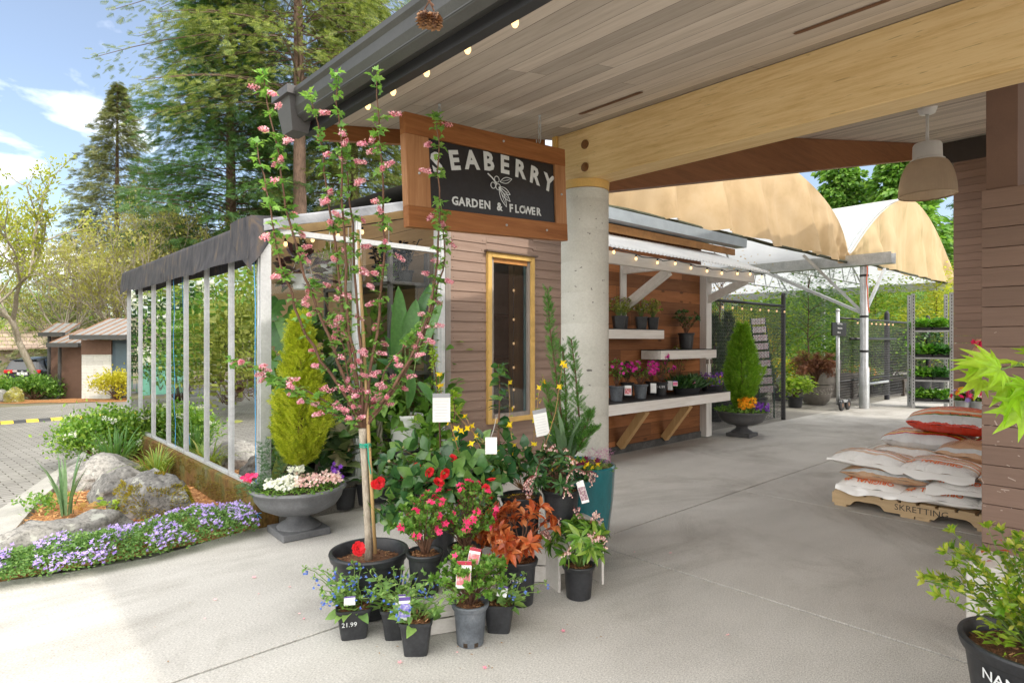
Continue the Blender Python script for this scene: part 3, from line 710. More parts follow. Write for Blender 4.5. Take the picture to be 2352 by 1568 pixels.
m = MB(); m.box((GX + .141, GY0 + .0, -.3), (GXR, GY0 + .19, .255)); m.build('front_kerb', CURBM, gh, bevel=.012)
fm = MB(); EZ = 2.40
for i in range(8):
    y = GY0 + .05 + .72 * i
    if i == 0: fm.box((GX - .01, y - .05, .296), (GX + .075, y + .035, EZ)); fm.box((GX - .022, y - .03, .30), (GX - .011, y + .0, EZ - .01))
    else:
        wd = .030 if i == 1 else .014
        fm.box((GX - .006, y - wd, .296), (GX + .030, y + wd, EZ)); fm.box((GX - .012, y - .007, .30), (GX - .0065, y + .007, EZ - .01))
fm.box((GX - .012, GY0 + .09, .2955), (GX + .06, GY1, .318)); fm.box((GX - .006, GY0 + .09, EZ - .05), (GX + .05, GY1, EZ + .01))
fm.build('side_frame', speckle('dull_aluminium', [(.3, (.50, .51, .52)), (.7, (.66, .67, .68))], 4, .45, 40, .15, 0, metal=.4), gh)
def zr(x): return 2.455 + .26 * (x - GX)
m = MB()
xm = ony(817, 700, GY0 + .05).x
for (x, h) in ((xm, zr(xm) - .03), (GXR - .05, zr(GXR) - .05)):
    wd = .028 if x == xm else .045
    m.box((x - wd, GY0 + .0, .255), (x + wd, GY0 + .07, h)); m.box((x - .01, GY0 - .014, .26), (x + .01, GY0 - .001, h - .02))
m.bar((GX + .08, GY0 + .03, EZ - .0), (GXR - .09, GY0 + .03, EZ - .0), .05, .045)
m.box((GX + .08, GY0 + .01, .2555), (GXR - .1, GY0 + .07, .285)); m.bar((GX, GY0 + .035, zr(GX) - .03), (GXR, GY0 + .035, zr(GXR) - .03), .05, .05)
m.build('front_frame', ALU, gh)
for i in range(7):
    y = GY0 + .05 + .72 * i; m = MB(); ti = rnd.uniform(-.004, .004)
    m.add([(GX + .012 + ti, y + .03, .32), (GX + .012, y + .69, .32), (GX + .012, y + .69, EZ - .05), (GX + .012 - ti, y + .03, EZ - .05)], [(0, 1, 2, 3)]); m.build('side_pane', GLASS, gh)
for (a, b) in ((GX + .085, xm - .028), (xm + .028, GXR - .1)):
    m = MB(); m.add([(a, GY0 + .04, .285), (b, GY0 + .04, .285), (b, GY0 + .04, EZ - .025), (a, GY0 + .04, EZ - .025)], [(0, 1, 2, 3)]); m.build('front_pane', GLASS2, gh)
m = MB(); N = 180
def crf(u, v):
    x = GX - .05 + u * (GXR - GX + .1); y = GY0 - .02 + v * (GY1 - GY0 + .05); return (x, y, zr(x) + .011 * math.sin(v * 2 * math.pi * 72))
m.grid(lambda u, v: crf(v, u), 432, 4); m.build('roof_sheet', CORR, gh, True)
for k in range(4):
    m = MB(); y = GY0 + .6 + k * 1.25; m.bar((GX + .05, y, zr(GX + .05) - .055), (GXR, y, zr(GXR) - .055), .05, .09); m.build('rafter', plain('rafter_wood', (.55, .36, .16), .6), gh)
# plywood side of the shop seen inside, rear wall
m = MB(); m.box((GXR + .001, GY0 + .1, 0), (GXR + .05, GY1, 3.0)); m.build('shop_side_wall', wood('plywood', [(.2, (.22, .13, .06)), (.7, (.40, .26, .13))], 1, .3, 2, .6, .4, .02, 2.4), gh)
m = MB(); m.box((GX + .02, GY1 + .001, -.1), (GXR, GY1 + .05, 1.25)); m.build('rear_wall', plain('rear_paint', (.30, .33, .33), .7), gh)
m = MB(); m.box((GX + .15, GY0 + .2, -.05), (GXR, GY1, .02)); m.build('floor_gravel', DARKSOIL, gh)
# shade cloth: eave drape along the side, flap at the corner, strip along the front rake
m = MB()
def drape(u, v):
    y = GY0 + .02 + u * (GY1 - GY0 + .12); n = noise.noise((y * 2.2, v * 1.5, 0)) + .5 * noise.noise((y * 6, v * 4, 5))
    if v < .22: t = v / .22; return (GX + .22 - .27 * t, y, zr(GX) + .075 - .055 * t + .01 * n)
    t = (v - .22) / .78; return (GX - .055 - .03 * t + .022 * n * t, y, zr(GX) + .02 - .31 * t + .03 * noise.noise((y * 1.3, 0, 8)) * t)
m.grid(drape, 150, 12); m.build('shade_drape', SHADE, gh, True)
m = MB()
def flap(u, v):
    x = GX - .10 + u * .22; z = zr(GX) + .04 + .02 * u - v * (.40 - .26 * u if True else 0); return (x, GY0 - .03 - .03 * math.sin(u * 6) * v + .01 * noise.noise((u * 5, v * 5, 2)), z)
m.grid(flap, 8, 10)
def flap2(u, v):
    y = GY0 - .03 + u * .5; return (GX - .09 - .02 * math.sin(3 * u), y, zr(GX) + .04 - v * (.45 * (1 - .75 * u)))
m.grid(flap2, 8, 8); m.build('corner_flap', SHADE, gh, True)
m = MB()
SHADEL = cloth('weathered_cloth', [(.3, (.16, .165, .18)), (.6, (.34, .35, .37)), (.8, (.48, .49, .5))], .05, 4, (1, 1, 1))
def rake(u, v):
    x = GX + u * (GXR - GX); s = .11 * v
    return (x, GY0 - .035 - .008 * noise.noise((x * 4, v, 1)), zr(x) + .045 - s + .012 * noise.noise((x * 3, 0, 4)) * v) if v > 0 else (x, GY0 + .3, zr(x) + .05)
m.grid(rake, 40, 5); m.build('rake_strip', SHADEL, gh, True)
m = MB(); m.tube(curve((GX - .035, GY0 + .07, EZ), (GX - .04, GY0 + .02, .0), 0, 8, .006), .004, 5); m.build('blue_cord', plain('blue_cord', (.07, .32, .62), .5), gh); m = MB()
m.tube(curve((GX - .035, GY0 + 2.55, EZ - .1), (GX - .06, GY0 + 2.35, .36), 0, 8, .01), .003, 5)
for i in range(9): m.tube([(GX - .04, GY0 + .0, .12), (GX - .04, GY0 + .0, .12) + np.array(rv(.07)) - np.array((.03, .03, .04))], .003, 4)
m.build('blue_cord', plain('blue_cord', (.07, .32, .62), .5), gh)

# ------------------------------------------------------------------ shop with lap siding, window and board wall
WY = 5.10
shop = T('shop_building', 'brown lap sided shop with a narrow yellow framed window and red board wall', 'shop', (GXR, WY, 0))
wx0, wx1, wz0, wz1 = ony(1115, 600, WY).x, ony(1222, 600, WY).x, .60, 2.465
def lap(x0, x1, z0, z1, mb, st=.105):
    z = z0
    while z < z1 - .01:
        zz_ = min(z + st, z1)
        mb.add([(x0, WY - .017, z), (x1, WY - .017, z), (x1, WY - .008, zz_), (x0, WY - .008, zz_), (x0, WY + .05, z), (x1, WY + .05, z), (x1, WY + .05, zz_), (x0, WY + .05, zz_)],
               [(0, 1, 2, 3), (0, 4, 5, 1), (3, 2, 6, 7), (0, 3, 7, 4), (1, 5, 6, 2)]); z += st
m = MB(); z0 = .03
a = z0 + .105 * 5.0
lap(GXR + .12, wx0, z0, 3.0, m); lap(wx1, 5.52, z0, 3.0, m); lap(wx0, wx1, z0, wz0, m); lap(wx0, wx1, wz1, 3.0, m)
m.build('siding', SIDING, shop)
nm_ = MB()
for k in range(28):
    for x in (GXR + .16, wx0 - .06, wx1 + .06, 5.45): nm_.obox((x + rnd.uniform(-.006, .006), WY - .0155, z0 + .105 * k + .03), (.003, 0, 0), (0, .003, 0), (0, 0, .003))
nm_.build('nail_heads', plain('nail', (.08, .06, .05), .6), shop)
m = MB(); m.box((GXR + .051, WY - .03, .02), (GXR + .119, WY + .03, 3.0)); m.build('corner_board', GREYWOOD, shop)
m = MB(); m.box((5.53, WY - .01, .1), (8.62, WY + .05, 2.95)); m.build('board_wall', REDWALL, shop)
m = MB(); m.box((5.53, WY - .03, -.0), (8.62, WY + .04, .098)); m.build('wall_kerb', speckle('tar_kerb', [(.3, (.05, .048, .045)), (.7, (.12, .115, .11))], 5, .9, 50, .4, .5), shop)
m = MB(); m.box((8.625, WY - .12, .02), (8.78, WY + .04, 2.6)); m.build('corner_post', wood('white_wash_v', [(.25, (.52, .49, .45)), (.6, (.74, .72, .69)), (.85, (.82, .80, .77))], 2, .5, 0, .6, .5, 0, 90, bd=.06), shop)
m = MB(); m.box((6.60, WY - .035, 1.7), (6.72, WY - .012, 2.6)); m.build('wall_batten', MATS['white_wash_v'], shop)
m = MB(); m.box((GXR + .06, WY - .02, 3.001), (9.55, WY + .06, 3.03)); m.box((GXR + .06, WY - .16, 2.90), (9.45, WY - .12, 3.0)); m.build('fascia', plain('orange_fascia', (.50, .25, .09), .6, var=.2), shop)
m = MB(); vs = [(x, y, z) for x in (GXR, 9.56) for (y, z) in ((WY - .12, 3.14), (WY - .12, 3.02), (WY - .30, 3.02), (WY - .31, 3.16), (WY - .29, 3.16))]
m.add(vs, [(i, i + 1, 6 + i, 5 + i) for i in range(4)] + [(5, 6, 7, 8, 9)]); m.build('eave_gutter', plain('blue_grey_metal', (.30, .34, .37), .35, var=.1), shop)
m = MB(); m.add([(GXR - .1, WY - .3, 3.16), (9.6, WY - .3, 3.16), (9.6, 9.5, 3.24), (GXR - .1, 9.5, 3.24)], [(0, 1, 2, 3)]); m.build('roof', GUTTER, shop)
m = MB(); m.box((GXR + .05, 9.0, 0), (8.7, 9.1, 3.2)); m.box((8.70, WY + .06, 0), (8.78, 9.0, 3.0)); m.build('rear_wall', SIDING, shop)
# window
wn = MB(); t = .055
wn.box((wx0, WY - .05, wz0), (wx0 + t, WY + .03, wz1)); wn.box((wx1 - t, WY - .05, wz0), (wx1, WY + .03, wz1)); wn.box((wx0 + t, WY - .05, wz1 - t), (wx1 - t, WY + .03, wz1)); wn.box((wx0 + t, WY - .055, wz0), (wx1 - t, WY + .03, wz0 + t))
win = wn.build('window_trim', YELTRIM, shop, bevel=.004)
m = MB(); m.box((wx0 - .03, WY - .075, wz1 + .001), (wx1 + .03, WY - .0, wz1 + .018)); m.build('drip_cap', plain('drip_metal', (.12, .08, .06), .5), win)
m = MB(); q = .04; a, b, c, d = wx0 + t, wx1 - t, wz0 + t, wz1 - t
m.box((a, WY - .025, c), (a + q, WY + .06, d)); m.box((b - q, WY - .025, c), (b, WY + .06, d)); m.box((a + q, WY - .04, c), (b - q, WY + .06, c + .045)); m.build('frame', GREYWOOD, win)
m = MB(); m.box((a + q, WY - .02, d - .05), (b - q, WY + .06, d)); m.build('frame_head', plain('orange_wood', (.52, .24, .07), .5, var=.3), win)
m = MB(); m.add([(a + q, WY + .0, c + .045), (b - q, WY + .0, c + .045), (b - q, WY + .0, d - .05), (a + q, WY + .0, d - .05)], [(0, 1, 2, 3)]); m.build('pane', GLASS, win)
m = MB(); m.box((b - q - .0, WY + .061, c), (b + .3, WY + .30, d)); m.build('jamb', PINE, win)
m = MB(); m.box((b - q - .018, WY + .01, c + .046), (b - q - .001, WY + .03, d - .051)); m.build('blue_strip', plain('pale_blue', (.30, .55, .62), .4), win)
wl = T('window_lights', 'string of small bulbs down the jamb inside the shop window', 'string lights', (b - q - .03, WY + .2, 1.5))
m = MB(); m.tube([(b - .06, WY + .2, 2.25), (b - .05, WY + .2, 1.7), (b - .065, WY + .2, 1.2), (b - .05, WY + .2, c + .05)], .004, 5); m.build('wire', BLACKM, wl)
for z in (2.12, 1.78, 1.50, 1.22, .96, .76): bulb_at((b - q - .03, WY + .18, z), wl, .6, -1, BULBF)
# shop interior: back wall, shelf, orchid
sh = T('shop_shelf', 'dim shelves with pale candles and a leaning print inside the shop window', 'shelf unit', (4.9, 6.3, 0))
m = MB(); m.box((4.3, 6.55, .05), (5.9, 6.62, 3.0)); m.build('back_panel', plain('teal_grey', (.42, .45, .40), .7), sh)
m = MB()
for z in (1.83, 1.24, .72): m.box((4.35, 6.2, z), (5.85, 6.54, z + .035))
m.box((4.95, 6.18, .05), (5.02, 6.24, 2.5)); m.build('shelf_board', plain('dark_wood', (.10, .055, .03), .6), sh)
m = MB()
for (x, h) in ((4.5, .12), (4.6, .2), (4.72, .1), (4.83, .16)): m.lathe([(1e-3, 0), (.04, 0), (.04, h), (1e-3, h)], 12, (x, 6.36, 1.866))
m.build('candle', plain('cream_wax', (.6, .48, .33), .5), sh)
m = MB(); m.box((4.62, 6.30, 1.35), (4.86, 6.32, 1.75)); m.build('print', speckle('print', [(.3, (.10, .06, .06)), (.5, (.4, .2, .1)), (.7, (.5, .4, .35))], 12, .6), sh)
orc = T('orchid', 'dark pink orchid in a white pot behind the shop window glass', 'orchid', (4.86, 5.95, 1.10))
m = MB(); m.lathe([(1e-3, 0), (.055, 0), (.068, .12), (.06, .12), (1e-3, .10)], 20, (4.86, 5.95, 1.10)); m.build('pot', WHITEP, orc, True, flat_angle=40)
m = MB(); s1 = curve((4.86, 5.95, 1.2), (4.72, 5.9, 1.72), 0, 6, .0, (.05, 0, .05)); s2_ = curve((4.86, 5.95, 1.2), (5.0, 5.92, 1.68), 0, 6, 0, (-.04, 0, .08)); m.tube(s1, .004, 5); m.tube(s2_, .004, 5); m.build('stem', GREENSTEM, orc)
l = LV('leaf'); [l.one((4.86, 5.95, 1.21), Vector((math.cos(q), math.sin(q), .35)), .2, 1.1) for q in (0, 1.3, 2.6, 3.6, 5)]; l.build('leaf', leaf_mat('orchid_leaf', (.03, .08, .02), (.05, .14, .03)), orc)
l = LV('flower5'); [l.one(p + rv(.03), Vector((rnd.uniform(-.4, .4), -1, .1)) , .03, 1) for s_ in (s1, s2_) for p in s_[3:] for k in range(4)]; l.build('flower', petal_mat('orchid_petal', (.22, .02, .10), (.38, .05, .2)), orc)
m = MB(); m.box((4.4, 5.75, .05), (5.9, 6.15, .72)); m.box((4.3, 5.7, 1.06), (5.9, 6.12, 1.099)); tag(m.build('display_table', plain('black_table', (.03, .03, .03), .5)), 'dark display table standing inside behind the shop window', 'table')

# ------------------------------------------------------------------ awning and shelves on the board wall
aw = T('awning', 'white corrugated awning on white timber brackets over the plant shelves', 'awning', (7.0, WY, 2.4))
YB, YF = 4.32, 4.18
m = MB(); m.box((5.0, YB - .025, 2.365), (8.80, YB + .03, 2.505)); m.build('front_beam', WHITEWOOD, aw, bevel=.004)
m = MB(); m.box((5.55, YB + .031, 2.40), (5.60, WY - .03, 2.50)); m.box((8.66, YB + .031, 2.40), (8.74, WY - .125, 2.50)); m.box((6.64, YB + .031, 2.4), (6.70, WY - .036, 2.5)); m.build('rafter', WHITEWOOD, aw)
for x in (6.66, 8.70):
    m = MB(); m.bar((x, WY - .08, 1.98 if x < 7 else 2.13), (x, YB + .05, 2.38 if x < 7 else 2.40), .085, .11, (0, 0, 1)); m.build('bracket', WHITEWOOD, aw, bevel=.004)
m = MB()
def crg(u, v):
    x = 4.95 + u * 4.1; y = YF + v * (WY + .0 - .04 - YF); z = 2.53 + v * .36 + .014 * math.sin(x * 2 * math.pi / .076); return (x, y, z)
m.grid(crg, 540, 2); m.build('corrugated_sheet', CORR, aw, True)
al = T('awning_lights', 'string of warm bulbs along the front of the corrugated awning', 'string lights', (7.0, YF, 2.5))
m = MB(); pts = []
for (u, v) in ((1410, 583), (1461, 598), (1510, 607), (1551, 609), (1587, 619), (1624, 626), (1658, 631), (1694, 632), (1723, 633), (1750, 640)):
    p = ony(u, v, YB - .06); bulb_at(p + Vector((0, 0, .045)), al, .75); pts += [p + Vector((0, 0, .06)), p + Vector((.12, 0, .04))]
m.tube(pts, .006, 5); m.build('wire', BLACKM, al)
BLKTOP = plain('black_shelf_top', (.02, .02, .021), .6)
def shelf(name, label, x0, x1, y0, z0, z1, braces=(), grp='plant shelves on the red board wall'):
    s = T(name, label, 'shelf', ((x0 + x1) / 2, WY, z0), grp)
    m = MB(); m.box((x0, y0, z0), (x1, y0 + .03, z1)); m.box((x0, y0 + .031, z0), (x0 + .03, WY - .04, z1)); m.box((x1 - .03, y0 + .031, z0), (x1, WY - .125, z1)); m.build('edge_board', WHITEWOOD, s, bevel=.003)
    m = MB(); m.box((x0 - .003, y0 - .003, z1 + .001), (x1 + .003, WY - .125 if x1 > 8.6 else WY - .04, z1 + .012)); m.build('top', BLKTOP, s)
    for (xb, yb) in braces:
        m = MB(); m.bar((xb, WY - .045, .10), (xb, yb, z0 - .005), .09, .10, (0, 0, 1)); m.build('brace', PINE, s, bevel=.003)
    return s
shelf('wall_shelf', 'short white shelf holding four square pots, topmost on the red wall', 5.54, 7.12, 4.74, 1.53, 1.645)
shelf('wall_shelf', 'middle white shelf with a single dark pot on the red wall', 7.04, 8.50, 4.74, 1.25, 1.37)
shelf('plant_bench', 'long white edged bench on pine braces along the red wall', 5.45, 8.58, 4.56, .615, .745, ((6.57, 4.66), (7.6, 4.66)))

# ------------------------------------------------------------------ chain link fence and gate
def chainlink(x0, x1, z0, z1, y, p=.058):
    m = MB(); nx = int((x1 - x0) / p); nzv = int((z1 - z0) / p)
    for i in range(nx + 1):
        pts = []
        for j in range(nzv * 2 + 1):
            xx = x0 + i * p + (p / 2 if j % 2 else 0); yy_ = y + (.004 if (j // 1) % 2 else -.004)
            pts.append((min(xx, x1), yy_, z0 + j * p / 2 * 1.0))
            if z0 + j * p / 2 > z1: break
        m.tube(pts, .0042, 3, cap=False)
        m.tube([(2 * (x0 + i * p) - q[0] , q[1] + .001, q[2]) if i else q for q in pts], .0042, 3, cap=False)
    return m
FY = 5.16
f1 = T('chain_link_fence', 'black chain link fence panel beside the white corner post, green conifer in front', 'fence', (10.3, FY, 0))
for x, h in ((8.98, 2.40), (11.74, 2.36)):
    m = MB(); m.lathe([(.042, 0), (.042, h), (.047, h), (.047, h + .03), (.03, h + .06), (1e-3, h + .065)], 14, (x, FY, 0)); m.build('post', BLACKM, f1, True, flat_angle=40)
m = MB(); m.tube([(9.0, FY, 2.17), (11.72, FY, 2.17)], .025, 10); m.build('top_rail', BLACKM, f1, True)
chainlink(9.03, 11.69, .06, 2.16, FY - .03).build('wire_mesh', BLACKM, f1)
f2 = T('sliding_gate', 'rolling black chain link gate standing open next to the steel post', 'gate', (15.2, FY, 0))
GXA, GXB = 14.15, 18.2
m = MB(); m.tube([(GXA, FY - .12, .12), (GXA, FY - .12, 2.15)], .038, 12); m.ball((GXA, FY - .12, 2.16), .045, 10); m.build('gate_post', STEEL, f2, True)
m = MB(); 
for z in (2.0, .62): m.tube([(GXA, FY - .12, z), (GXB - .6, FY - .12, z)], .024, 8)
m.tube([(GXA + .6, FY - .17, 1.55), (GXB - .3, FY - .17, 1.55)], .03, 8)
m.build('rail', BLACKM, f2, True)
m = MB(); m.tube([(GXA + 1.0, FY - .2, .5), (GXB - 1, FY - .2, .5)], .03, 8); m.build('lower_rail', STEEL, f2, True)
chainlink(GXA + .04, GXB - .6, .15, 2.0, FY - .14).build('wire_mesh', BLACKM, f2)
for dx in (-.02, .34):
    m = MB(); c = Vector((GXA + dx, FY - .2, .12)); m.lathe([(.03, -.025), (.10, -.03), (.12, -.02), (.12, .02), (.10, .03), (.03, .025)], 20, (0, 0, 0)); m.xform(Matrix.Translation(c) @ Matrix.Rotation(rad(90), 4, 'X')); wo_ = m.build('wheel', BLACKM, f2, True, flat_angle=40)
    m = MB(); m.lathe([(1e-3, -.03), (.045, -.032), (.045, .032), (1e-3, .03)], 12, (0, 0, 0)); m.xform(Matrix.Translation(c) @ Matrix.Rotation(rad(90), 4, 'X')); m.build('hub', plain('rust_hub', (.2, .12, .08), .6), wo_)
m = MB(); m.bar((GXA - .1, FY - .2, .2), (GXA + .4, FY - .2, .2), .05, .05); m.build('wheel_bracket', STEEL, f2)
cs = T('chalk_sign', 'small blackboard with chalk writing hanging on the open gate', 'sign', (14.4, FY - .17, 1.3))
m = MB(); cp = [ony(1912, 742, FY - .2), ony(1944, 742, FY - .2), ony(1944, 773, FY - .2), ony(1912, 773, FY - .2)]; m.box((cp[0].x, FY - .20, cp[3].z), (cp[1].x, FY - .175, cp[0].z)); m.build('board', SIGNBLK, cs)
m = MB()
for k, s_ in enumerate(('Central', 'Path', '&c')): pass
cc = (cp[0] + cp[2]) / 2
for k in range(3):
    for j in range(3 - (k == 2)): 
        x = cc.x - .12 + j * .1; z = cc.z + .11 - k * .09
        m.tube([(x + .07 * t, FY - .203, z + .018 * math.sin(t * 9 + k + j)) for t in [i / 8 for i in range(9)]], .004, 4)
m.build('chalk', CHALK, cs)
f3 = T('chain_link_fence', 'far black chain link run behind the seedling rack with peeling post', 'fence', (18.5, FY, 0))
for x in (17.75, 21.5):
    m = MB(); m.lathe([(.06, 0), (.06, 2.2), (.03, 2.27), (1e-3, 2.28)], 14, (x, FY - .02, 0)); m.build('post', speckle('peeling_black', [(.3, (.02, .02, .025)), (.72, (.03, .03, .04)), (.78, (.4, .4, .4))], 14, .5), f3, True)
m = MB(); m.tube([(17.75, FY, 2.0), (27, FY, 2.0)], .03, 8); m.build('top_rail', BLACKM, f3)
chainlink(17.85, 23.5, .05, 2.0, FY + .03, .075).build('wire_mesh', BLACKM, f3)
fl_ = T('fence_lights', 'string of tiny warm bulbs sagging along the chain link top rail', 'string lights', (13, FY, 2))
m = MB(); m.tube([(9.1, FY - .08, 2.12)] + [(9.1 + k * .33, FY - .08, 2.08 + (.03 if k % 2 else 0)) for k in range(1, 8)] + [(11.7, FY - .08, 2.12)], .004, 4); m.build('wire', BLACKM, fl_); m = MB(); m.tube([(14.9, FY - .2, 1.97), (17.7, FY - .2, 1.93)], .004, 4); m.build('wire', BLACKM, fl_)
for k in range(8): bulb_at((9.3 + k * .33, FY - .08, 2.09), fl_, .8, -1, BULBF)
for k in range(9): bulb_at((15.1 + k * .31, FY - .2, 1.95), fl_, .9, -1, BULBF)

# ------------------------------------------------------------------ hoop houses
def hoop(name, label, x0, x1, ze, rise, y0, y1, cmat, bottom_sag, seed, shape=0):
    h = T(name, label, 'hoop house', ((x0 + x1) / 2, y0, 0)); cxm, hw = (x0 + x1) / 2, (x1 - x0) / 2
    def arc(t): # t 0..1
        q = math.pi * (1 - t); x = cxm + hw * math.cos(q); return x, ze + rise * (math.sin(q) ** .92 if not shape else 1 - abs(math.cos(q)) ** shape)
    m = MB(); m.grid(lambda u, v: (arc(u)[0], y0 + .05 + v * (y1 - y0), arc(u)[1] + .03 + .02 * noise.noise((u * 30, v * 12, seed))), 48, 24); m.build('cover', FILM, h, True)
    n = int((y1 - y0) / 2.4)
    for i in range(n + 1):
        y = y0 + (y1 - y0) * i / n; m = MB(); m.tube([(arc(t / 32)[0], y, arc(t / 32)[1]) for t in range(33)], .035 if i == 0 else .028, 8); r_ = m.build('rib', STEEL, h, True)
        if i:
            m = MB(); zc = ze + .18; m.tube([(x0 + .3, y, zc), (x1 - .3, y, zc)], .022, 6)
            for k in range(7):
                xa_ = x0 + hw * 2 * (k + 1) / 8; t = (k + 1) / 8; q = math.acos(max(-1, min(1, (xa_ - cxm) / hw))); zt = arc(t)[1] if False else (ze + rise * (math.sin(q) ** .92 if not shape else 1 - abs(math.cos(q)) ** shape))
                m.tube([(xa_ - .5, y, zc), (xa_, y, zt)], .016, 5); m.tube([(xa_ + .5, y, zc), (xa_, y, zt)], .016, 5)
            m.build('truss', STEEL, r_, True)
    m = MB()
    def cur(u, v):
        x, zt = arc(.012 + .976 * u); zb = ze - .02 + bottom_sag * noise.noise((u * 17, 0, seed)) - .05 * abs(math.sin(u * 21))
        hh = max(.02, zt - zb); z = zb + v * (zt - zb)
        k = (1 - v) ** .65; s3 = (u * 2.6 + .18 * seed) % 1 * 2 - 1
        fold = k * (.13 * math.sin(6.28 * (u * 7 + .25 * v + .9 * noise.noise((u * 5, seed, 0)))) + .035 * math.sin(6.28 * (u * 22 + .5 * v + 1.2 * noise.noise((u * 9, seed, 3))))) + .012 * math.sin(6.28 * (v * 2.2 + 1.3 * s3 * s3)) * 4 * v * (1 - v) + .20 * noise.noise((u * 4, v * 1.0, seed)) * (1 - v)
        return (x, y0 - .04 - .06 + fold, z)
    m.grid(cur, 260, 30); m.build('end_curtain', cmat, h, True)
    m = MB(); m.tube([(arc(.012 + .976 * u / 40)[0], y0 - .1, ze - .05 + .3 * bottom_sag * noise.noise((u / 40 * 17, 0, seed))) for u in range(41)], .03, 6); m.build('bottom_roll', plain('moss_roll', (.05, .055, .03), .9, var=.4), h)
    return h
hoop('hoop_house', 'nearer hoop house with a sagging tan end curtain and white cover', 5.9, 14.95, 3.33, 1.62, 5.22, 19.0, TANCLOTH, .06, 1.3)
hoop('hoop_house', 'farther hoop house with a stained tan curtain beyond the steel post', 15.08, 24.9, 3.40, 2.05, 5.22, 19.0, TANCLOTH2, .08, 5.1, 1.75)
sf = T('steel_frame', 'galvanised post with raking struts carrying the valley gutter of the hoop houses', 'steel frame', (15.02, FY, 0))
PYY = FY - .36
m = MB(); m.lathe([(.105, 0), (.105, .9), (.085, .93), (.085, 3.16)], 18, (15.02, PYY, 0)); pst = m.build('post', STEEL, sf, True, flat_angle=40)
m = MB()
for z in (.55, 1.25, 2.02, 2.93): m.lathe([(.088, z), (.094, z + .005), (.094, z + .045), (.088, z + .05)], 18, (15.02, PYY, 0))
m.build('clamp_band', BLACKM, pst)
m = MB()
for (u, v, d) in ((1740, 620, 15.2), (1765, 628, 16), (1845, 588, 14.2), (2032, 620, 14.6)):
    e = at(u, v, d); m.bar((15.02, PYY, 2.1), e, .06, .06)
m.build('strut', STEEL, sf)
m = MB(); vs = [(x, y, z) for y in (4.22, 19) for (x, z) in ((14.86, 3.42), (14.88, 3.18), (15.16, 3.18), (15.18, 3.42))]; m.add(vs, [(0, 1, 5, 4), (1, 2, 6, 5), (2, 3, 7, 6)]); m.build('valley_gutter', STEEL, sf)
for (xg, ys_) in ((24.9, (5.2, 9.4, 13.6, 17.8)), (5.9, (9.6, 14, 18)), (15.02, (9.8, 14.4, 19))):
    for y in ys_:
        m = MB(); m.lathe([(.075, 0), (.075, 3.3)], 12, (xg, y, 0)); m.build('post', STEEL, sf, True)
m = MB(); vs = [(x, y, z) for y in (5.0, 19) for (x, z) in ((24.75, 3.5), (24.77, 3.24), (25.03, 3.24), (25.05, 3.5))]; m.add(vs, [(0, 1, 5, 4), (1, 2, 6, 5), (2, 3, 7, 6)]); m.build('side_gutter', STEEL, sf)
m = MB(); m.box((9.5, 18.98, 3.3), (25, 19.06, 3.5)); m.build('end_tie', STEEL, sf)
hc = T('power_cable', 'orange extension cord hanging beside the galvanised post', 'cable', (14.86, FY - .1, 2.2))
m = MB(); m.tube(curve((14.83, FY - .48, 3.15), (14.90, FY - .50, 2.12), 0, 8, .01, (-.06, 0, 0)), .012, 6); m.build('cable', plain('orange_cord', (.75, .14, .04), .5), hc)

# ------------------------------------------------------------------ brown pier, far wall, pendant lamp
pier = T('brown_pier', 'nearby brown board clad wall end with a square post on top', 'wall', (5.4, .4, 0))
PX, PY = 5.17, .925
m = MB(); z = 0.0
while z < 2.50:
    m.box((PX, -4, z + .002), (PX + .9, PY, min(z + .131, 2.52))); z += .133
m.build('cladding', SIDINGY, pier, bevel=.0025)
m = MB(); m.box((PX + .02, .735, 2.521), (PX + .26, .905, zs(PX) - .005)); m.build('post', plain('brown_paint', (.20, .118, .085), .55, var=.08), pier, bevel=.004)
m = MB()
for i in range(110):
    y, z = rnd.uniform(.1, PY), abs(rnd.gauss(.8, .5)); s_ = rnd.uniform(.003, .024) * rnd.random() + .003; q = rnd.uniform(-.5, 1.2)
    m.obox((PX - .0008, y, z), (.0006, 0, 0), Vector((0, math.cos(q), math.sin(q))) * s_, Vector((0, -math.sin(q), math.cos(q))) * rnd.uniform(.0012, .004))
m.build('paint_scrape', plain('scrape', (.5, .4, .34), .7), pier)
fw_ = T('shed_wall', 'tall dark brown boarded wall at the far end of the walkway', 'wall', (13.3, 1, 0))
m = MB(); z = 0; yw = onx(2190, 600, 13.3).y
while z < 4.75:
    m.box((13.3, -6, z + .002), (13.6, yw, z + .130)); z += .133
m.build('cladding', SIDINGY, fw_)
m = MB(); m.box((13.27, -6, 4.70), (13.65, yw + .6, 5.08)); m.build('top_plate', plain('dark_plate', (.05, .04, .035), .6), fw_)
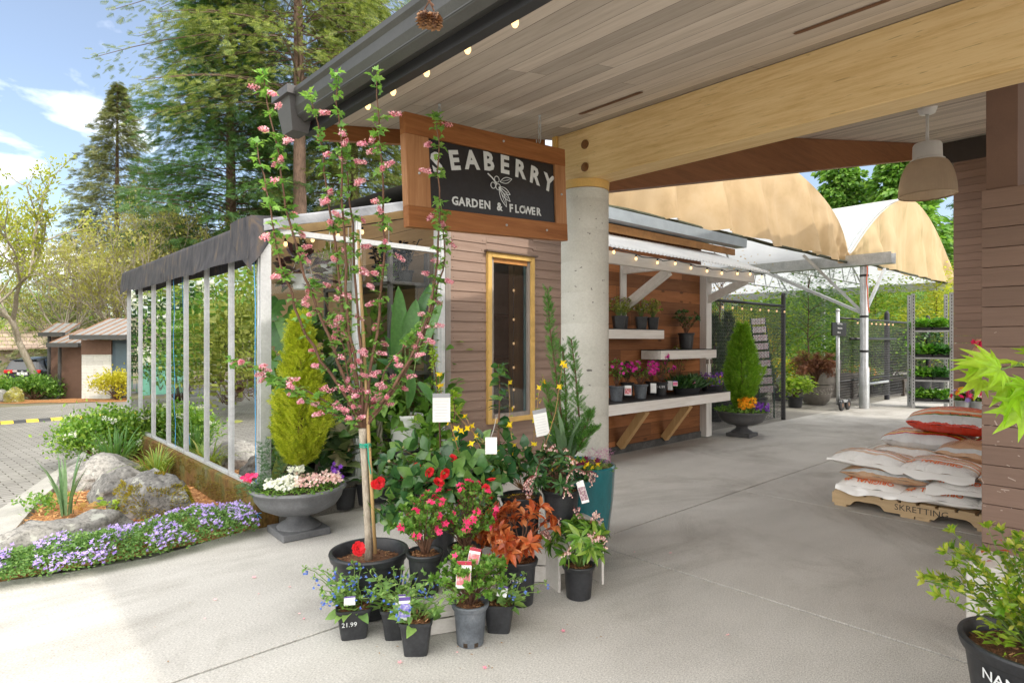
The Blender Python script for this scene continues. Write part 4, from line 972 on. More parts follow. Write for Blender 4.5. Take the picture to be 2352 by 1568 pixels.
def lamp(p, name, label):
    L = T(name, label, 'lamp', p, 'pendant lamps under the canopy'); p = Vector(p)
    zc = p.z
    m = MB(); m.lathe([(.02, -.07), (.07, -.06), (.085, -.02), (.09, 0)], 20, p); m.build('ceiling_mount', WHITEP, L, True)
    m = MB(); m.tube([p + Vector((0, 0, -.06)), p + Vector((0, 0, -.36))], .016, 8); m.build('stem', WHITEP, L, True)
    m = MB(); m.lathe([(.02, -.355), (.115, -.365), (.128, -.385), (.132, -.52), (.154, -.535), (.154, -.55), (.1, -.55)], 28, p); m.build('housing', WHITEP, L, True, flat_angle=45)
    m = MB(); pr = []
    for i in range(15):
        t = i / 14; pr.append((.15 + .105 * math.sin(t * math.pi / 2) ** .75, -.545 - .35 * t ** 1.25))
    n = 110; vs = []; fs = []
    for (r, z) in pr:
        for k in range(n): q = 2 * math.pi * k / n; rr = r * (1 + (.004 if k % 2 else -.004)); vs.append(p + Vector((rr * math.cos(q), rr * math.sin(q), z)))
    for i in range(len(pr) - 1):
        for k in range(n): fs.append((i * n + k, i * n + (k + 1) % n, (i + 1) * n + (k + 1) % n, (i + 1) * n + k))
    m.add(vs, fs); m.build('shade', cloth('ribbed_acrylic', [(.3, (.60, .49, .37)), (.7, (.72, .60, .46))], .6, 3, rough=.2), L)
    m = MB(); m.lathe([(.253, -.89), (.26, -.895), (.253, -.905)], 48, p); m.build('shade_rim', plain('rim_tan', (.5, .38, .25), .3), L)
    m = MB(); m.ball(p + Vector((0, 0, -.70)), .06, 12, sz=1.6); m.build('lamp_bulb', plain('frost', (.8, .78, .7), .3), L, True)
    return L
r_ = ray(2130, 250); t_ = (3.1374 - .205 * 3.72 - EYE) / (r_.z - .205 * r_.x); lp = CAM + r_ * t_
L0 = lamp((lp.x, lp.y, zs(lp.x) + .0), 'pendant_lamp', 'pendant lamp with ribbed amber dome shade hanging below the ceiling')
r_ = ray(2400, 230); x2 = 7.4; p2 = CAM + r_ * (x2 / r_.x)
L1 = copy_tree(L0); L1.location = (p2.x, p2.y, zs(p2.x)); L1['label'] = 'pendant lamp cut by the right edge behind the brown post'
# ------------------------------------------------------------------ plant builders
def whorl(lv, p, ax, n, L, tilt=1.0, w=1.0, jit=.25, droop=0.0):
    ax = Vector(ax).normalized(); a = ax.orthogonal().normalized(); b = ax.cross(a); q0 = rnd.uniform(0, 6.28)
    for k in range(n):
        q = q0 + 2 * math.pi * k / n + rnd.uniform(-jit, jit); r = a * math.cos(q) + b * math.sin(q)
        t = tilt + rnd.uniform(-jit, jit); d = ax * math.cos(t) + r * math.sin(t); d.z -= droop
        lv.one(p, d, L * rnd.uniform(.75, 1.15), w, ax)
def pot(parent, c, rt, rb, h, mat, square=False, rot=0.0, soil=.86, soilmat=None, n=36, lip=.010, holes=False):
    c = Vector(c); m = MB(); sq = 7 if square else 0
    if square: n = 40
    pr = [(1e-3, .006), (rb * .93, .006), (rb * .93, 0), (rb, .004), (rb + (rt - rb) * .86 - .002, h * .86), (rt + lip * .2, h * .865), (rt + lip * .6, h * .9), (rt + lip, h - lip * .6), (rt + lip * .7, h), (rt - lip * .3, h), (rt - lip, h - lip), (rb + (rt - rb) * soil - lip, h * soil - .01)]
    if square: pr = [(1e-3, .006), (rb, .0), (rb + (rt - rb) * .9, h * .9), (rt + lip * .35, h * .905), (rt + lip * .4, h), (rt - lip * .2, h), (rt - lip * .6, h - lip), (rb + (rt - rb) * soil - lip, h * soil - .01)]
    m.lathe(pr, n, c, 0, sq=sq, rot=rot); o = m.build('pot', mat, parent, True, flat_angle=35)
    m = MB(); rs_ = rb + (rt - rb) * soil - lip * .8
    for j in range(5):
        pass
    m.lathe([(rs_, h * soil), (rs_ * .75, h * soil + .006), (rs_ * .4, h * soil + .012), (1e-3, h * soil + .012)], 24, c, 0, sq=sq, rot=rot); m.build('soil', soilmat or SOIL, parent, True)
    if rt > .07:
        l = LV('chip')
        for i in range(int(260 * min(1, rt / .12))):
            q, r = rnd.uniform(0, 6.28), rs_ * math.sqrt(rnd.random()) * .93
            l.one(c + Vector((r * math.cos(q), r * math.sin(q), h * soil + .010)), Vector((rnd.uniform(-1, 1), rnd.uniform(-1, 1), rnd.uniform(-.1, .4))), rnd.uniform(.010, .022), .8)
        l.build('bark_topping', leaf_mat('pot_bark', (.10, .04, .018), (.26, .12, .05), .85, 0, (.48, .28, .14)), parent)
    if holes:
        f = (CAM - c); f.z = 0; f.normalize(); s_ = Vector((-f.y, f.x, 0)) * -1
        m = MB()
        for a in (-.45, .35):
            d = f * math.cos(a) + s_ * math.sin(a); t = Vector((-d.y, d.x, 0)); m.obox(c + d * (rb + .0015) + Vector((0, 0, .018)), t * .010, d * .002, Vector((0, 0, .010)))
        m.build('drain_hole', DARKSOIL, parent)
def pot_text(parent, c, r_of_z, lines, size, mat=None, yaw=0.0, tilt=0.0, bold=.0, flat=None):
    c = Vector(c); f = (CAM - c); f.z = 0; f.normalize(); q = yaw
    f = Vector((f.x * math.cos(q) - f.y * math.sin(q), f.x * math.sin(q) + f.y * math.cos(q), 0))
    if flat is not None: f = Vector((math.sin(flat), -math.cos(flat), 0))
    s_ = f.cross(UP) * -1
    m = MB()
    for (txt, z, dx, sz) in lines:
        def fn(x, y, z=z):
            zz_ = z + y; r = r_of_z(zz_) + .0016; a = x / r
            if flat is not None: return c + f * r + s_ * x + Vector((0, 0, zz_))
            d = f * math.cos(a) + s_ * math.sin(a); return c + d * r + Vector((0, 0, zz_))
        text_on(m, txt, sz, fn, bold, 0, dx, 0, tilt)
    m.build('writing', mat or CHALK, parent)
def hang_tag(parent, p, w_, h_, head=None, face=None, tilt=0.0, mat=None, yaw=0.0, nm='plant_tag', lines=5, rounded=False):
    """card facing the camera, built with its own thickness"""
    p = Vector(p); f = (CAM - p); f.z = 0; f.normalize(); q = yaw; f = Vector((f.x * math.cos(q) - f.y * math.sin(q), f.x * math.sin(q) + f.y * math.cos(q), 0))
    s_ = f.cross(UP) * -1; u_ = UP * math.cos(tilt) + s_ * math.sin(tilt); s2 = s_ * math.cos(tilt) - UP * math.sin(tilt)
    m = MB(); m.obox(p, s2 * w_ / 2, f * .0008, u_ * h_ / 2); o = m.build(nm, mat or PAPER, parent)
    if head:
        m = MB(); m.obox(p + u_ * h_ * (.5 - .075) + f * .0012, s2 * w_ * .499, f * .0005, u_ * h_ * .075); m.build('header', head, o)
    if face:
        m = MB(); m.obox(p - u_ * h_ * .08 + f * .0012, s2 * w_ * .46, f * .0005, u_ * h_ * .30); m.build('picture', face, o)
    if lines:
        m = MB()
        for k in range(lines):
            m.obox(p + u_ * h_ * (.22 - .10 * k) + f * .0012 - s2 * w_ * .05 * (k % 2), s2 * w_ * (.40 - .04 * (k % 3)), f * .0004, u_ * h_ * .008)
        m.build('print', plain('faint_ink', (.6, .61, .63), .6), o)
    return o
def strap(parent, a, b, mat=None):
    m = MB(); m.tube(curve(a, b, .01, 4), .0018, 4); m.build('tag_strap', mat or WHITEP, parent)

# leaf and petal colours
L_CAM = leaf_mat('camellia_leaf', (.028, .095, .035), (.075, .185, .055), .22, .28, (.18, .32, .075), spec=.6)
L_MID = leaf_mat('mid_leaf', (.08, .19, .03), (.16, .32, .055), .4, .4, (.28, .44, .09))
L_DARK = leaf_mat('dark_leaf', (.018, .055, .02), (.04, .11, .03), .35, .25, (.08, .17, .04))
L_LIME = leaf_mat('lime_leaf', (.20, .34, .03), (.34, .50, .05), .4, .45, (.46, .55, .08))
L_CUR = leaf_mat('currant_leaf', (.12, .27, .06), (.22, .42, .09), .5, .4, (.30, .48, .12))
L_GREY = leaf_mat('greygreen_leaf', (.10, .18, .10), (.18, .28, .16), .5, .3)
L_COP = leaf_mat('copper_leaf', (.30, .05, .018), (.54, .12, .035), .3, .35, (.66, .26, .10), spec=.5)
L_PIE = leaf_mat('pieris_leaf', (.05, .14, .02), (.14, .30, .04), .3, .35, (.30, .42, .07), spec=.5)
L_BLUE = leaf_mat('lungwort_leaf', (.14, .27, .08), (.24, .40, .12), .55, .4, (.34, .48, .15))
P_PINK = petal_mat('currant_petal', (.85, .32, .46), (.96, .62, .70))
P_RED = petal_mat('camellia_petal', (.55, .012, .02), (.80, .04, .055), .2)
P_AZ = petal_mat('azalea_petal', (.72, .02, .13), (.92, .09, .26), .25)
P_MAG = petal_mat('magenta_petal', (.45, .01, .22), (.75, .05, .42), .25)
P_YEL = petal_mat('yellow_petal', (.85, .55, .01), (.95, .72, .04), .25)
P_BLUE = petal_mat('blue_petal', (.08, .16, .72), (.22, .34, .88), .3)
P_WHITE = petal_mat('white_petal', (.74, .74, .72), (.88, .88, .86), .3)
P_LILAC = petal_mat('lilac_petal', (.36, .24, .72), (.58, .46, .88), .3)
P_PALE = petal_mat('pale_pink_petal', (.74, .40, .42), (.90, .70, .68), .3)
P_PURP = petal_mat('purple_petal', (.16, .03, .42), (.30, .10, .62), .3)
P_ORAN = petal_mat('orange_petal', (.85, .28, .01), (.95, .48, .02), .25)
POTGRP = 'potted plants clustered at the column'

def shrub_parts(t, base, tips, leaf, lmat, L, per=7, wn=5, tilt=1.0, w=1.0, r0=.006, stemmat=None, fl=None, along=.35, sag=-.03, droop=0.0, tipdir=None, jit=.5):
    sm = MB(); lv = LV(leaf); fv = LV(fl['tm']) if fl else None
    for tp in tips:
        tp = Vector(tp); b = Vector(base) + Vector((rnd.uniform(-1, 1), rnd.uniform(-1, 1), 0)) * r0 * 3
        c = curve(b, tp, sag * rnd.uniform(.5, 1.5), 6, (tp - b).length * .025)
        sm.tube(c, [r0 * (1 - .65 * i / 6) for i in range(7)], 5)
        for k in range(per):
            s_ = along + (1 - along) * rnd.random(); i = min(5, int(s_ * 6)); p = c[i].lerp(c[i + 1], s_ * 6 - i); ax = (c[i + 1] - c[i]).normalized()
            d = (ax * .5 + rdir(-.3, .7)); d.z -= droop; lv.one(p, d, L * rnd.uniform(.65, 1.1), w)
        ax = (c[6] - c[5]).normalized() if tipdir is None else Vector(tipdir)
        whorl(lv, c[6], ax, wn, L, tilt, w, droop=droop)
        if fl and rnd.random() < fl.get('p', 1):
            for k in range(fl['n']):
                d = (ax + rdir(-.4, 1) * fl.get('spread', .8)).normalized(); q = c[6] + d * fl.get('off', .02) * rnd.uniform(.3, 1.2)
                fv.one(q, d if fl['tm'] in ('bell', 'bud', 'tri', 'leaf') else d.orthogonal(), fl['s'] * rnd.uniform(.75, 1.15), 1, d)
    sm.build('stems', stemmat or STEM, t, True); lv.build('foliage', lmat, t, jit)
    if fv: fv.build('blossoms', fl['m'], t, .3 if fl['tm'] not in ('bell', 'bud') else .8)
def dome_tips(c, rx, ry, rz, n, zmin=-.2, shell=.75):
    out = []
    for _ in range(n):
        d = rdir(zmin, 1); k = shell + (1 - shell) * rnd.random(); out.append(Vector(c) + Vector((d.x * rx * k, d.y * ry * k, d.z * rz * k)))
    return out
def conifer_cone(t, base, h, r, mat, tm='frond', n=2600, L=.09, up=.8, shape=None, twist=0, nm='foliage', belly=.25):
    """clipped conifer: upright sprays over a flame-shaped body, lumpy outline"""
    base = Vector(base); lv = LV(tm); sm = MB(); sm.tube([base, base + Vector((0, 0, h * .5)), base + Vector((0, 0, h * .97))], [r * .11, r * .07, .004], 6)
    shape = shape or (lambda s_: (min(1, (s_ / belly) ** .6) if s_ < belly else ((1 - s_) / (1 - belly)) ** .8))
    for i in range(n):
        s_ = rnd.random() ** 1.15 * .98; q = rnd.uniform(0, 6.283); lump = 1 + .34 * noise.noise((math.cos(q) * 1.7, math.sin(q) * 1.7, s_ * h * 5 + twist)) + .15 * noise.noise((math.cos(q) * 4, math.sin(q) * 4, s_ * h * 12))
        rr = r * shape(s_) * lump * (1 - .55 * rnd.random() ** 2.2); o = Vector((math.cos(q), math.sin(q), 0))
        lv.one(base + o * rr * .93 + Vector((0, 0, s_ * h)), o * rnd.uniform(.4, 1) + UP * up * rnd.uniform(.4, 1.3) + rv(.3), L * rnd.uniform(.6, 1.25), 1, None)
    sm.build('trunk', STEM, t, True); lv.build(nm, mat, t, 1.0)

# ------------------------------------------------------------------ the flowering currant standard
D0 = 3.43
cb = at(848, CV, D0); cb.z = 0
ct = T('flowering_currant', 'tall pink flowering currant tree with a bamboo stake in a large black tub', 'potted tree', cb, POTGRP)
pot(ct, cb, .205, .165, .335, BLACKP, soil=.80, lip=.015, n=48)
m = MB(); tb = at(847, 1278, D0); tk = at(833, 985, D0 - .02)
tr = [tb + Vector((0, 0, -.03)), at(846, 1230, D0), at(842, 1160, D0), at(838, 1080, D0), at(834, 1010, D0), tk]
m.tube(tr, [.024, .021, .0195, .019, .021, .023], 10); m.build('trunk', PALEBARK, ct, True)
m = MB(); m.tube([at(862, 1272, D0 - .02), at(852, 1100, D0 - .02), at(836, 800, D0 - .01), at(822, 530, D0)], [.0105, .010, .0095, .009], 8)
m.build('stake', BAMBOO, ct, True)
m = MB(); 
for v in (1021, 1024, 1028): m.tube([at(826, v, D0 - .05), at(836, v + 2, D0 - .055), at(848, v - 1, D0 - .05), at(852, v, D0 - .02), at(826, v, D0 - .01), at(826, v, D0 - .05)], .003, 4)
m.tube([at(845, 1025, D0 - .06), at(847, 1060, D0 - .07), at(852, 1090, D0 - .06)], .004, 4); m.build('tape', plain('green_tape', (.0, .30, .20), .5), ct)
BR = [  # polylines in picture coordinates with distance
 [(833, 985, 3.42), (800, 920, 3.36), (735, 830, 3.25), (690, 740, 3.15), (655, 640, 3.05), (630, 540, 2.98), (612, 440, 2.95), (590, 330, 2.92)],
 [(833, 985, 3.42), (795, 880, 3.36), (740, 740, 3.28), (700, 640, 3.2), (668, 520, 3.12), (645, 400, 3.05), (620, 270, 3.0), (603, 165, 2.95)],
 [(833, 985, 3.42), (812, 850, 3.4), (785, 700, 3.32), (770, 560, 3.22), (752, 440, 3.12), (735, 320, 2.98), (712, 215, 2.86)],
 [(833, 985, 3.42), (818, 860, 3.4), (798, 720, 3.3), (792, 560, 3.15), (786, 400, 3.0), (778, 270, 2.85), (772, 165, 2.75)],
 [(833, 985, 3.42), (830, 850, 3.4), (822, 720, 3.33), (812, 560, 3.2), (800, 420, 3.08), (790, 330, 2.95)],
 [(836, 980, 3.42), (850, 850, 3.4), (872, 720, 3.3), (882, 600, 3.15), (880, 470, 2.98), (872, 330, 2.8), (865, 165, 2.66)],
 [(838, 975, 3.42), (880, 920, 3.38), (940, 830, 3.35), (985, 720, 3.32), (1005, 600, 3.28), (1010, 470, 3.2), (1008, 360, 3.12), (1003, 265, 3.05)],
 [(838, 985, 3.42), (900, 905, 3.40), (965, 800, 3.38), (1000, 690, 3.36), (1022, 590, 3.34), (1015, 480, 3.28)],
 [(820, 955, 3.42), (760, 930, 3.35), (680, 890, 3.25), (600, 855, 3.15), (530, 828, 3.08)],
 [(828, 985, 3.42), (780, 960, 3.36), (720, 925, 3.28), (655, 890, 3.2), (625, 880, 3.16)],
 [(845, 940, 3.42), (885, 850, 3.4), (940, 780, 3.38), (975, 740, 3.36)],
 [(820, 960, 3.42), (790, 800, 3.4), (750, 700, 3.36), (712, 640, 3.3)],
]
m = MB(); lv = LV('currant'); fv = LV('flower5'); cv = LV('bud')
def raceme(p, d, n=26, L=.045):
    d = Vector(d).normalized(); a = d.orthogonal().normalized(); b = d.cross(a)
    for k in range(n):
        s_ = k / n; q = k * 2.4; r = a * math.cos(q) + b * math.sin(q); rr = .0145 * (1 - .5 * s_) * rnd.uniform(.6, 1.2)
        fv.one(p + d * L * (s_ - .1) + r * rr, (r + d * .2).orthogonal(), rnd.uniform(.0055, .0095), 1, r + d * .3)
        cv.one(p + d * L * (s_ - .1), r + d * .2, .018 * (1 - .4 * s_), .4)
for bi, bl in enumerate(BR):
    P = [at(*q) for q in bl]
    # smooth, slightly crooked
    Q = []
    for i in range(len(P) - 1):
        for k in range(3): Q.append(P[i].lerp(P[i + 1], k / 3) + (rv(.008) if k else Vector((0, 0, 0))))
    Q.append(P[-1]); n = len(Q); r0 = .0105 if bi < 8 else .006
    m.tube(Q, [r0 * (1 - .78 * i / (n - 1)) for i in range(n)], 7)
    for i in range(2 if bi < 8 else 1, n):
        s_ = i / (n - 1)
        for k in range(2):
            p = Q[i - 1].lerp(Q[i], rnd.random()); d = (rdir(-.5, .5) + (UP * .25))
            if rnd.random() < (.50 if s_ < .96 else .2):
                e = p + d.normalized() * rnd.uniform(.02, .07); m.tube([p, e], .0018, 4, cap=False)
                raceme(e, d + Vector((0, 0, -.35)), rnd.randint(14, 32), rnd.uniform(.03, .062))
                for _ in range(3): lv.one(e.lerp(p, .5), rdir(-.6, .4), rnd.uniform(.022, .048), 1.0)
            for _ in range(2 if s_ < .55 else 5):
                e = p + rdir(-.3, .8) * rnd.uniform(.01, .03); lv.one(e, rdir(-.7, .6), rnd.uniform(.022, .045) * (1 if s_ < .8 else .9), 1.0)
    for _ in range(9 if bi < 8 else 3): lv.one(Q[-1] + rv(.02) - Vector((0, 0, .02)), rdir(-.3, 1), rnd.uniform(.025, .04))
m.build('branches', STEM, ct, True); lv.build('foliage', L_CUR, ct, .5); fv.build('blossoms', P_PINK, ct, .3); cv.build('flower_tubes', petal_mat('currant_tube', (.62, .13, .25), (.82, .32, .44)), ct)
l = LV('rose'); l.one(at(822, 1262, D0 - .1), Vector((1, 0, 0)), .042, 1, FW * -1 + UP * .3); fb = l.build('fallen_camellia', P_RED, None, 0)
tag(fb, 'single red camellia bloom lying on the bark of the big black tub', 'flower')

# ------------------------------------------------------------------ crates
def crate(name, label, c, wx, dy, h, rot, slats, open_front=False):
    t = T(name, label, 'crate', c, 'white washed wooden crates'); c = Vector(c); M = Matrix.Translation(c) @ Matrix.Rotation(rot, 4, 'Z')
    th = .016; parts = []
    for i in range(slats):
        z0, z1 = i * h / slats + .004, (i + 1) * h / slats - .004
        for sgn in (-1, 1):
            if not (open_front and sgn < 0):
                m = MB(); m.box((-wx / 2, sgn * dy / 2 - th / 2, z0), (wx / 2, sgn * dy / 2 + th / 2, z1)); m.xform(M); m.build('slat', WHITEWOOD, t, bevel=.002)
    for sgn in (-1, 1):
        m = MB(); m.box((sgn * (wx / 2 + th / 2 + .001) - th / 2, -dy / 2 - th / 2, 0), (sgn * (wx / 2 + th / 2 + .001) + th / 2, dy / 2 + th / 2, h)); m.xform(M); m.build('end_panel', WHITEWOOD, t, bevel=.002)
    m = MB(); m.box((-wx / 2, -dy / 2 + th, h - .014), (wx / 2, dy / 2 - th, h - .002)); m.xform(M); m.build('top_board', WHITEWOOD, t)
    return t
RZ = AZ - rad(90)
p = at(1040, CV, 3.30); p.z = 0; crate('wooden_crate', 'low white washed crate under the two front azalea pots', p, .40, .26, .165, RZ + .35, 2)
p = at(1312, CV, 3.84); p.z = 0; crate('wooden_crate', 'tall open white crate with the pink-belled pieris pot on top', p, .285, .24, .375, RZ + .42, 3, True)
p = at(1165, CV, 3.98); p.z = 0; crate('wooden_crate', 'white crate hidden under the forsythia and camellia pots', p, .62, .30, .21, RZ - .05, 2)

# ------------------------------------------------------------------ four square pots of blue lungwort
def lungwort(label, u, vb, d, rot, h, rt, seed, tagpos=None, price=None, lean=(0, 0), L=.08, stems=21):
    c = at(u, CV, d); c.z = 0; t = T('lungwort', label, 'potted plant', c, POTGRP)
    pot(t, c, rt, rt * .74, h, BLACKP, True, rot, .90)
    sm = MB(); lv = LV('leaf'); fv = LV('flower5'); tv = LV('bud'); b = c + Vector((0, 0, h * .9))
    for i in range(stems):
        q = rnd.uniform(0, 6.28); hh = rnd.uniform(.08, .20); rr = rnd.uniform(.06, .19); e = b + Vector((math.cos(q) * rr + lean[0] * .1, math.sin(q) * rr + lean[1] * .1, hh))
        cc = curve(b + Vector((math.cos(q), math.sin(q), 0)) * rt * .5 * rnd.random(), e, -.02, 5, .006); sm.tube(cc, [.0032, .003, .0028, .0025, .002, .0016], 5)
        for k in range(6):
            s_ = rnd.random(); i_ = min(4, int(s_ * 5)); lv.one(cc[i_].lerp(cc[i_ + 1], s_ * 5 - i_), rdir(-.35, .5), L * rnd.uniform(.5, 1.1) * (1.1 - .5 * s_), .8)
        for k in range(5): lv.one(cc[5] + rv(.008), rdir(-.2, 1), .024 * rnd.uniform(.7, 1.3), .9)
        if rnd.random() < .75:
            for k in range(rnd.randint(2, 6)):
                d_ = rdir(-.7, .4); p = cc[5] + d_ * rnd.uniform(.012, .03) - Vector((0, 0, rnd.uniform(0, .05))); tv.one(p - d_ * .012, d_, .017, .8); fv.one(p, d_.orthogonal(), .0085, 1, d_)
    for k in range(12): q = rnd.uniform(0, 6.28); lv.one(b + Vector((math.cos(q), math.sin(q), 0)) * rt * .6, Vector((math.cos(q), math.sin(q), rnd.uniform(-.3, .7))), L * 1.25, .95)
    sm.build('stems', GREENSTEM, t, True); lv.build('foliage', L_BLUE, t); fv.build('blossoms', P_BLUE, t, .3); tv.build('flower_tubes', P_BLUE, t)
    if tagpos: hang_tag(t, at(*tagpos[:3]), tagpos[3], tagpos[4], head=plain('violet_card', (.12, .07, .30), .5), face=speckle('violet_print', [(.35, (.75, .74, .85)), (.5, (.30, .25, .70)), (.7, (.15, .12, .45))], 60, .5) if tagpos[4] > .06 else None, lines=0, tilt=tagpos[5] if len(tagpos) > 5 else 0)
    if price: pot_text(t, c, lambda z: rt * .74 + (rt * .26) * z / h + .002, price, .03, flat=rot)
    return t
BYAW = RZ
lungwort('blue lungwort in the leftmost square black pot, priced 21.99', 813, 1450, 3.14, BYAW + .25, .155, .086, 1, (803, 1381, 3.05, .055, .045), [('21.99', .085, -.022, .034)], (-1, .3))
lungwort('blue lungwort in a square pot half hidden behind the front one', 912, 1455, 3.13, BYAW + .1, .155, .078, 2, (920, 1378, 3.02, .05, .05))
lungwort('blue lungwort in the frontmost square black pot with a picture tag', 957, 1490, 2.97, BYAW + .04, .165, .076, 3, (929, 1399, 2.92, .055, .11), lean=(.3, -.2), L=.085, stems=12)
lungwort('trailing blue lungwort in the square pot right of the scuffed grey pot', 1147, 1440, 3.20, BYAW - .1, .15, .078, 4, (1154, 1359, 3.10, .05, .055, .2), lean=(.6, -.9), stems=13)

# ------------------------------------------------------------------ azaleas
def azalea(label, u, d, z0, h, rt, crown, mat, nfl, pmat, tags=(), fcount=(3, 5), L=.032, nt=34, holes=False, flowerp=.5, lmat=None):
    c = at(u, CV, d); c.z = z0; t = T('azalea', label, 'potted shrub', c, POTGRP)
    pot(t, c, rt, rt * .78, h, mat, soil=.88, holes=holes)
    cc = c + Vector((0, 0, h + crown[2]))
    tips = dome_tips(cc, crown[0], crown[0], crown[1], nt, -.35)
    shrub_parts(t, c + Vector((0, 0, h * .88)), tips, 'leaf', lmat or L_MID, L, 17, 9, .8, 1.15, .0032, STEM, along=.35)
    fv = LV('flower5')
    for tp in rnd.sample(tips, int(len(tips) * flowerp)):
        f = (tp - cc).normalized()
        for k in range(rnd.randint(*fcount)):
            dd = (f + rdir(-.3, 1) * .7).normalized(); fv.one(tp + dd * .022, dd.orthogonal(), rnd.uniform(.015, .023), 1, dd)
    fv.build('blossoms', pmat, t, .25)
    for tg in tags: hang_tag(t, at(*tg[:3]), tg[3], tg[4], head=plain('red_card', (.42, .03, .06), .5), face=speckle('pink_print', [(.35, (.85, .6, .6)), (.5, (.8, .2, .25)), (.7, (.3, .35, .2))], 40, .5), lines=0, tilt=tg[5])
    return t
az1 = azalea('pink azalea with one low bloom in a scuffed grey pot at the front', 1080, 3.05, 0, .205, .085, (.20, .14, .12), GREYP, 3, P_AZ, [(1065, 1321, 2.92, .07, .13, .05), (1088, 1283, 2.98, .055, .10, .2)], (1, 2), nt=56, holes=True, flowerp=.10)
azalea('bright pink azalea in a black pot on the low crate beside the tub', 976, 3.27, .166, .215, .092, (.16, .16, .14), BLACKP, 8, P_AZ, [], (3, 6), nt=44, flowerp=.32)
azalea('red pink azalea packed with blooms behind the grey pot, right of another azalea', 1066, 3.40, .166, .20, .085, (.20, .19, .16), BLACKP, 14, P_AZ, [], (4, 7), nt=54, flowerp=.7)

# ------------------------------------------------------------------ copper and green pieris
def pieris(label, pos, h, rt, crown, mat, lmat, L, nt=26, wn=8, tilt=1.15, droop=.25, tips_extra=(), fl=None, w=.75, z=0, stemmat=None, sag=-.03, price=None, zmin=-.3):
    c = Vector(pos); t = T('pieris', label, 'potted shrub', c, POTGRP); pot(t, c, rt, rt * .8, h, mat, soil=.88)
    cc = c + Vector((crown[3] if len(crown) > 3 else 0, crown[4] if len(crown) > 4 else 0, h + crown[2]))
    tips = dome_tips(cc, crown[0], crown[0], crown[1], nt, zmin) + [Vector(q) for q in tips_extra]
    shrub_parts(t, c + Vector((0, 0, h * .88)), tips, 'leaf', lmat, L, 5, wn, tilt, w, .005, stemmat, None, .55, sag, droop)
    if fl:
        fv = LV('bell'); sm = MB()
        for tp in rnd.sample(tips, int(len(tips) * fl[1])):
            d = (tp - cc).normalized() * .6 + Vector((0, 0, fl[2]))
            for s_ in range(3):
                e = tp + (d + rv(.5)).normalized() * fl[3]; pts = curve(tp, e, -.015, 5); sm.tube(pts, .0014, 4, cap=False)
                for k in range(9): q = pts[1].lerp(e, rnd.random()); fv.one(q + rv(.006), Vector((rnd.uniform(-.4, .4), rnd.uniform(-.4, .4), -1)), rnd.uniform(.008, .012), .9)
        sm.build('flower_stalks', plain('red_stalk', (.30, .05, .06), .5), t); fv.build('blossoms', fl[0], t)
    if price: pot_text(t, c, lambda z: rt * .8 + rt * .2 * z / h + .004, price, .03, yaw=-.05)
    return t
p = at(1193, CV, 3.52); p.z = 0
pieris('copper leaved shrub with glossy rust red whorls in a pot priced 29.99', p, .255, .098, (.20, .17, .12, -.03, .05), BLACKP, L_COP, .085, 34, 7, 1.1, .2, [at(1240, 1165, 3.5), at(1262, 1185, 3.5), at(1225, 1180, 3.45), at(1270, 1210, 3.48)], price=[('29.99', .155, -.02, .034)])
p = at(1329, CV, 3.60); p.z = 0
pieris('green drooping pieris with sparse pink bells, lowest pot at the right', p, .195, .090, (.17, .13, .12), BLACKP, L_PIE, .095, 26, 8, 1.3, .45, [], (P_PALE, .5, .7, .09), w=.62, stemmat=GREENSTEM)
p = at(1289, CV, 3.82); p.z = .378
I_ = pieris('dark pieris heavy with pale pink bells on the tall crate', p, .205, .115, (.20, .15, .10, -.04, 0), BLACKP, L_DARK, .075, 32, 8, 1.25, .4, [], (P_PALE, .8, -.55, .09), w=.62, zmin=-.5)
hang_tag(I_, at(1338, 1131, 3.66), .045, .135, tilt=-.28, face=speckle('dark_print', [(.35, (.7, .6, .6)), (.5, (.25, .1, .15)), (.7, (.5, .45, .4))], 50, .5), lines=0)

# ------------------------------------------------------------------ camellia
c = at(1092, CV, 4.0); c.z = .212
cam_ = T('camellia', 'large glossy camellia with red blooms sprawling behind the azaleas', 'potted shrub', c, POTGRP)
pot(cam_, c, .135, .11, .27, BLACKP, soil=.88)
tips = [(905, 1085, 3.55), (880, 1120, 3.5), (900, 1150, 3.5), (935, 1110, 3.55), (965, 1075, 3.6), (935, 1060, 3.62), (985, 1040, 3.7), (1015, 1060, 3.7), (960, 1020, 3.8), (1000, 1095, 3.6), (1030, 1105, 3.6), (1060, 1075, 3.7),
        (1085, 1050, 3.7), (1110, 1085, 3.65), (1130, 1105, 3.7), (1150, 1060, 3.8), (1050, 1120, 3.6), (985, 1140, 3.5), (945, 1150, 3.45), (1090, 1130, 3.6), (1135, 1140, 3.7), (1175, 1050, 3.9), (1205, 1035, 3.9), (1190, 1080, 3.85),
        (1240, 1040, 3.9), (1105, 1020, 3.85), (1060, 1010, 3.9), (930, 1130, 3.5), (1015, 1130, 3.55), (1075, 1105, 3.6), (1160, 1015, 3.95), (960, 1180, 3.5), (915, 1175, 3.45), (875, 1175, 3.45), (900, 1200, 3.42), (870, 1095, 3.5), (890, 1060, 3.6), (925, 1035, 3.7), (950, 1095, 3.5), (975, 1110, 3.5), (915, 1105, 3.5), (1040, 1080, 3.6), (1005, 1075, 3.6), (1045, 1035, 3.8), (1120, 1060, 3.75), (1165, 1090, 3.75), (1215, 1065, 3.9)]
T3 = [at(*q) for q in tips]
sm = MB(); lv = LV('leaf'); rv_ = LV('rose'); bv = LV('bud'); b0 = c + Vector((0, 0, .24))
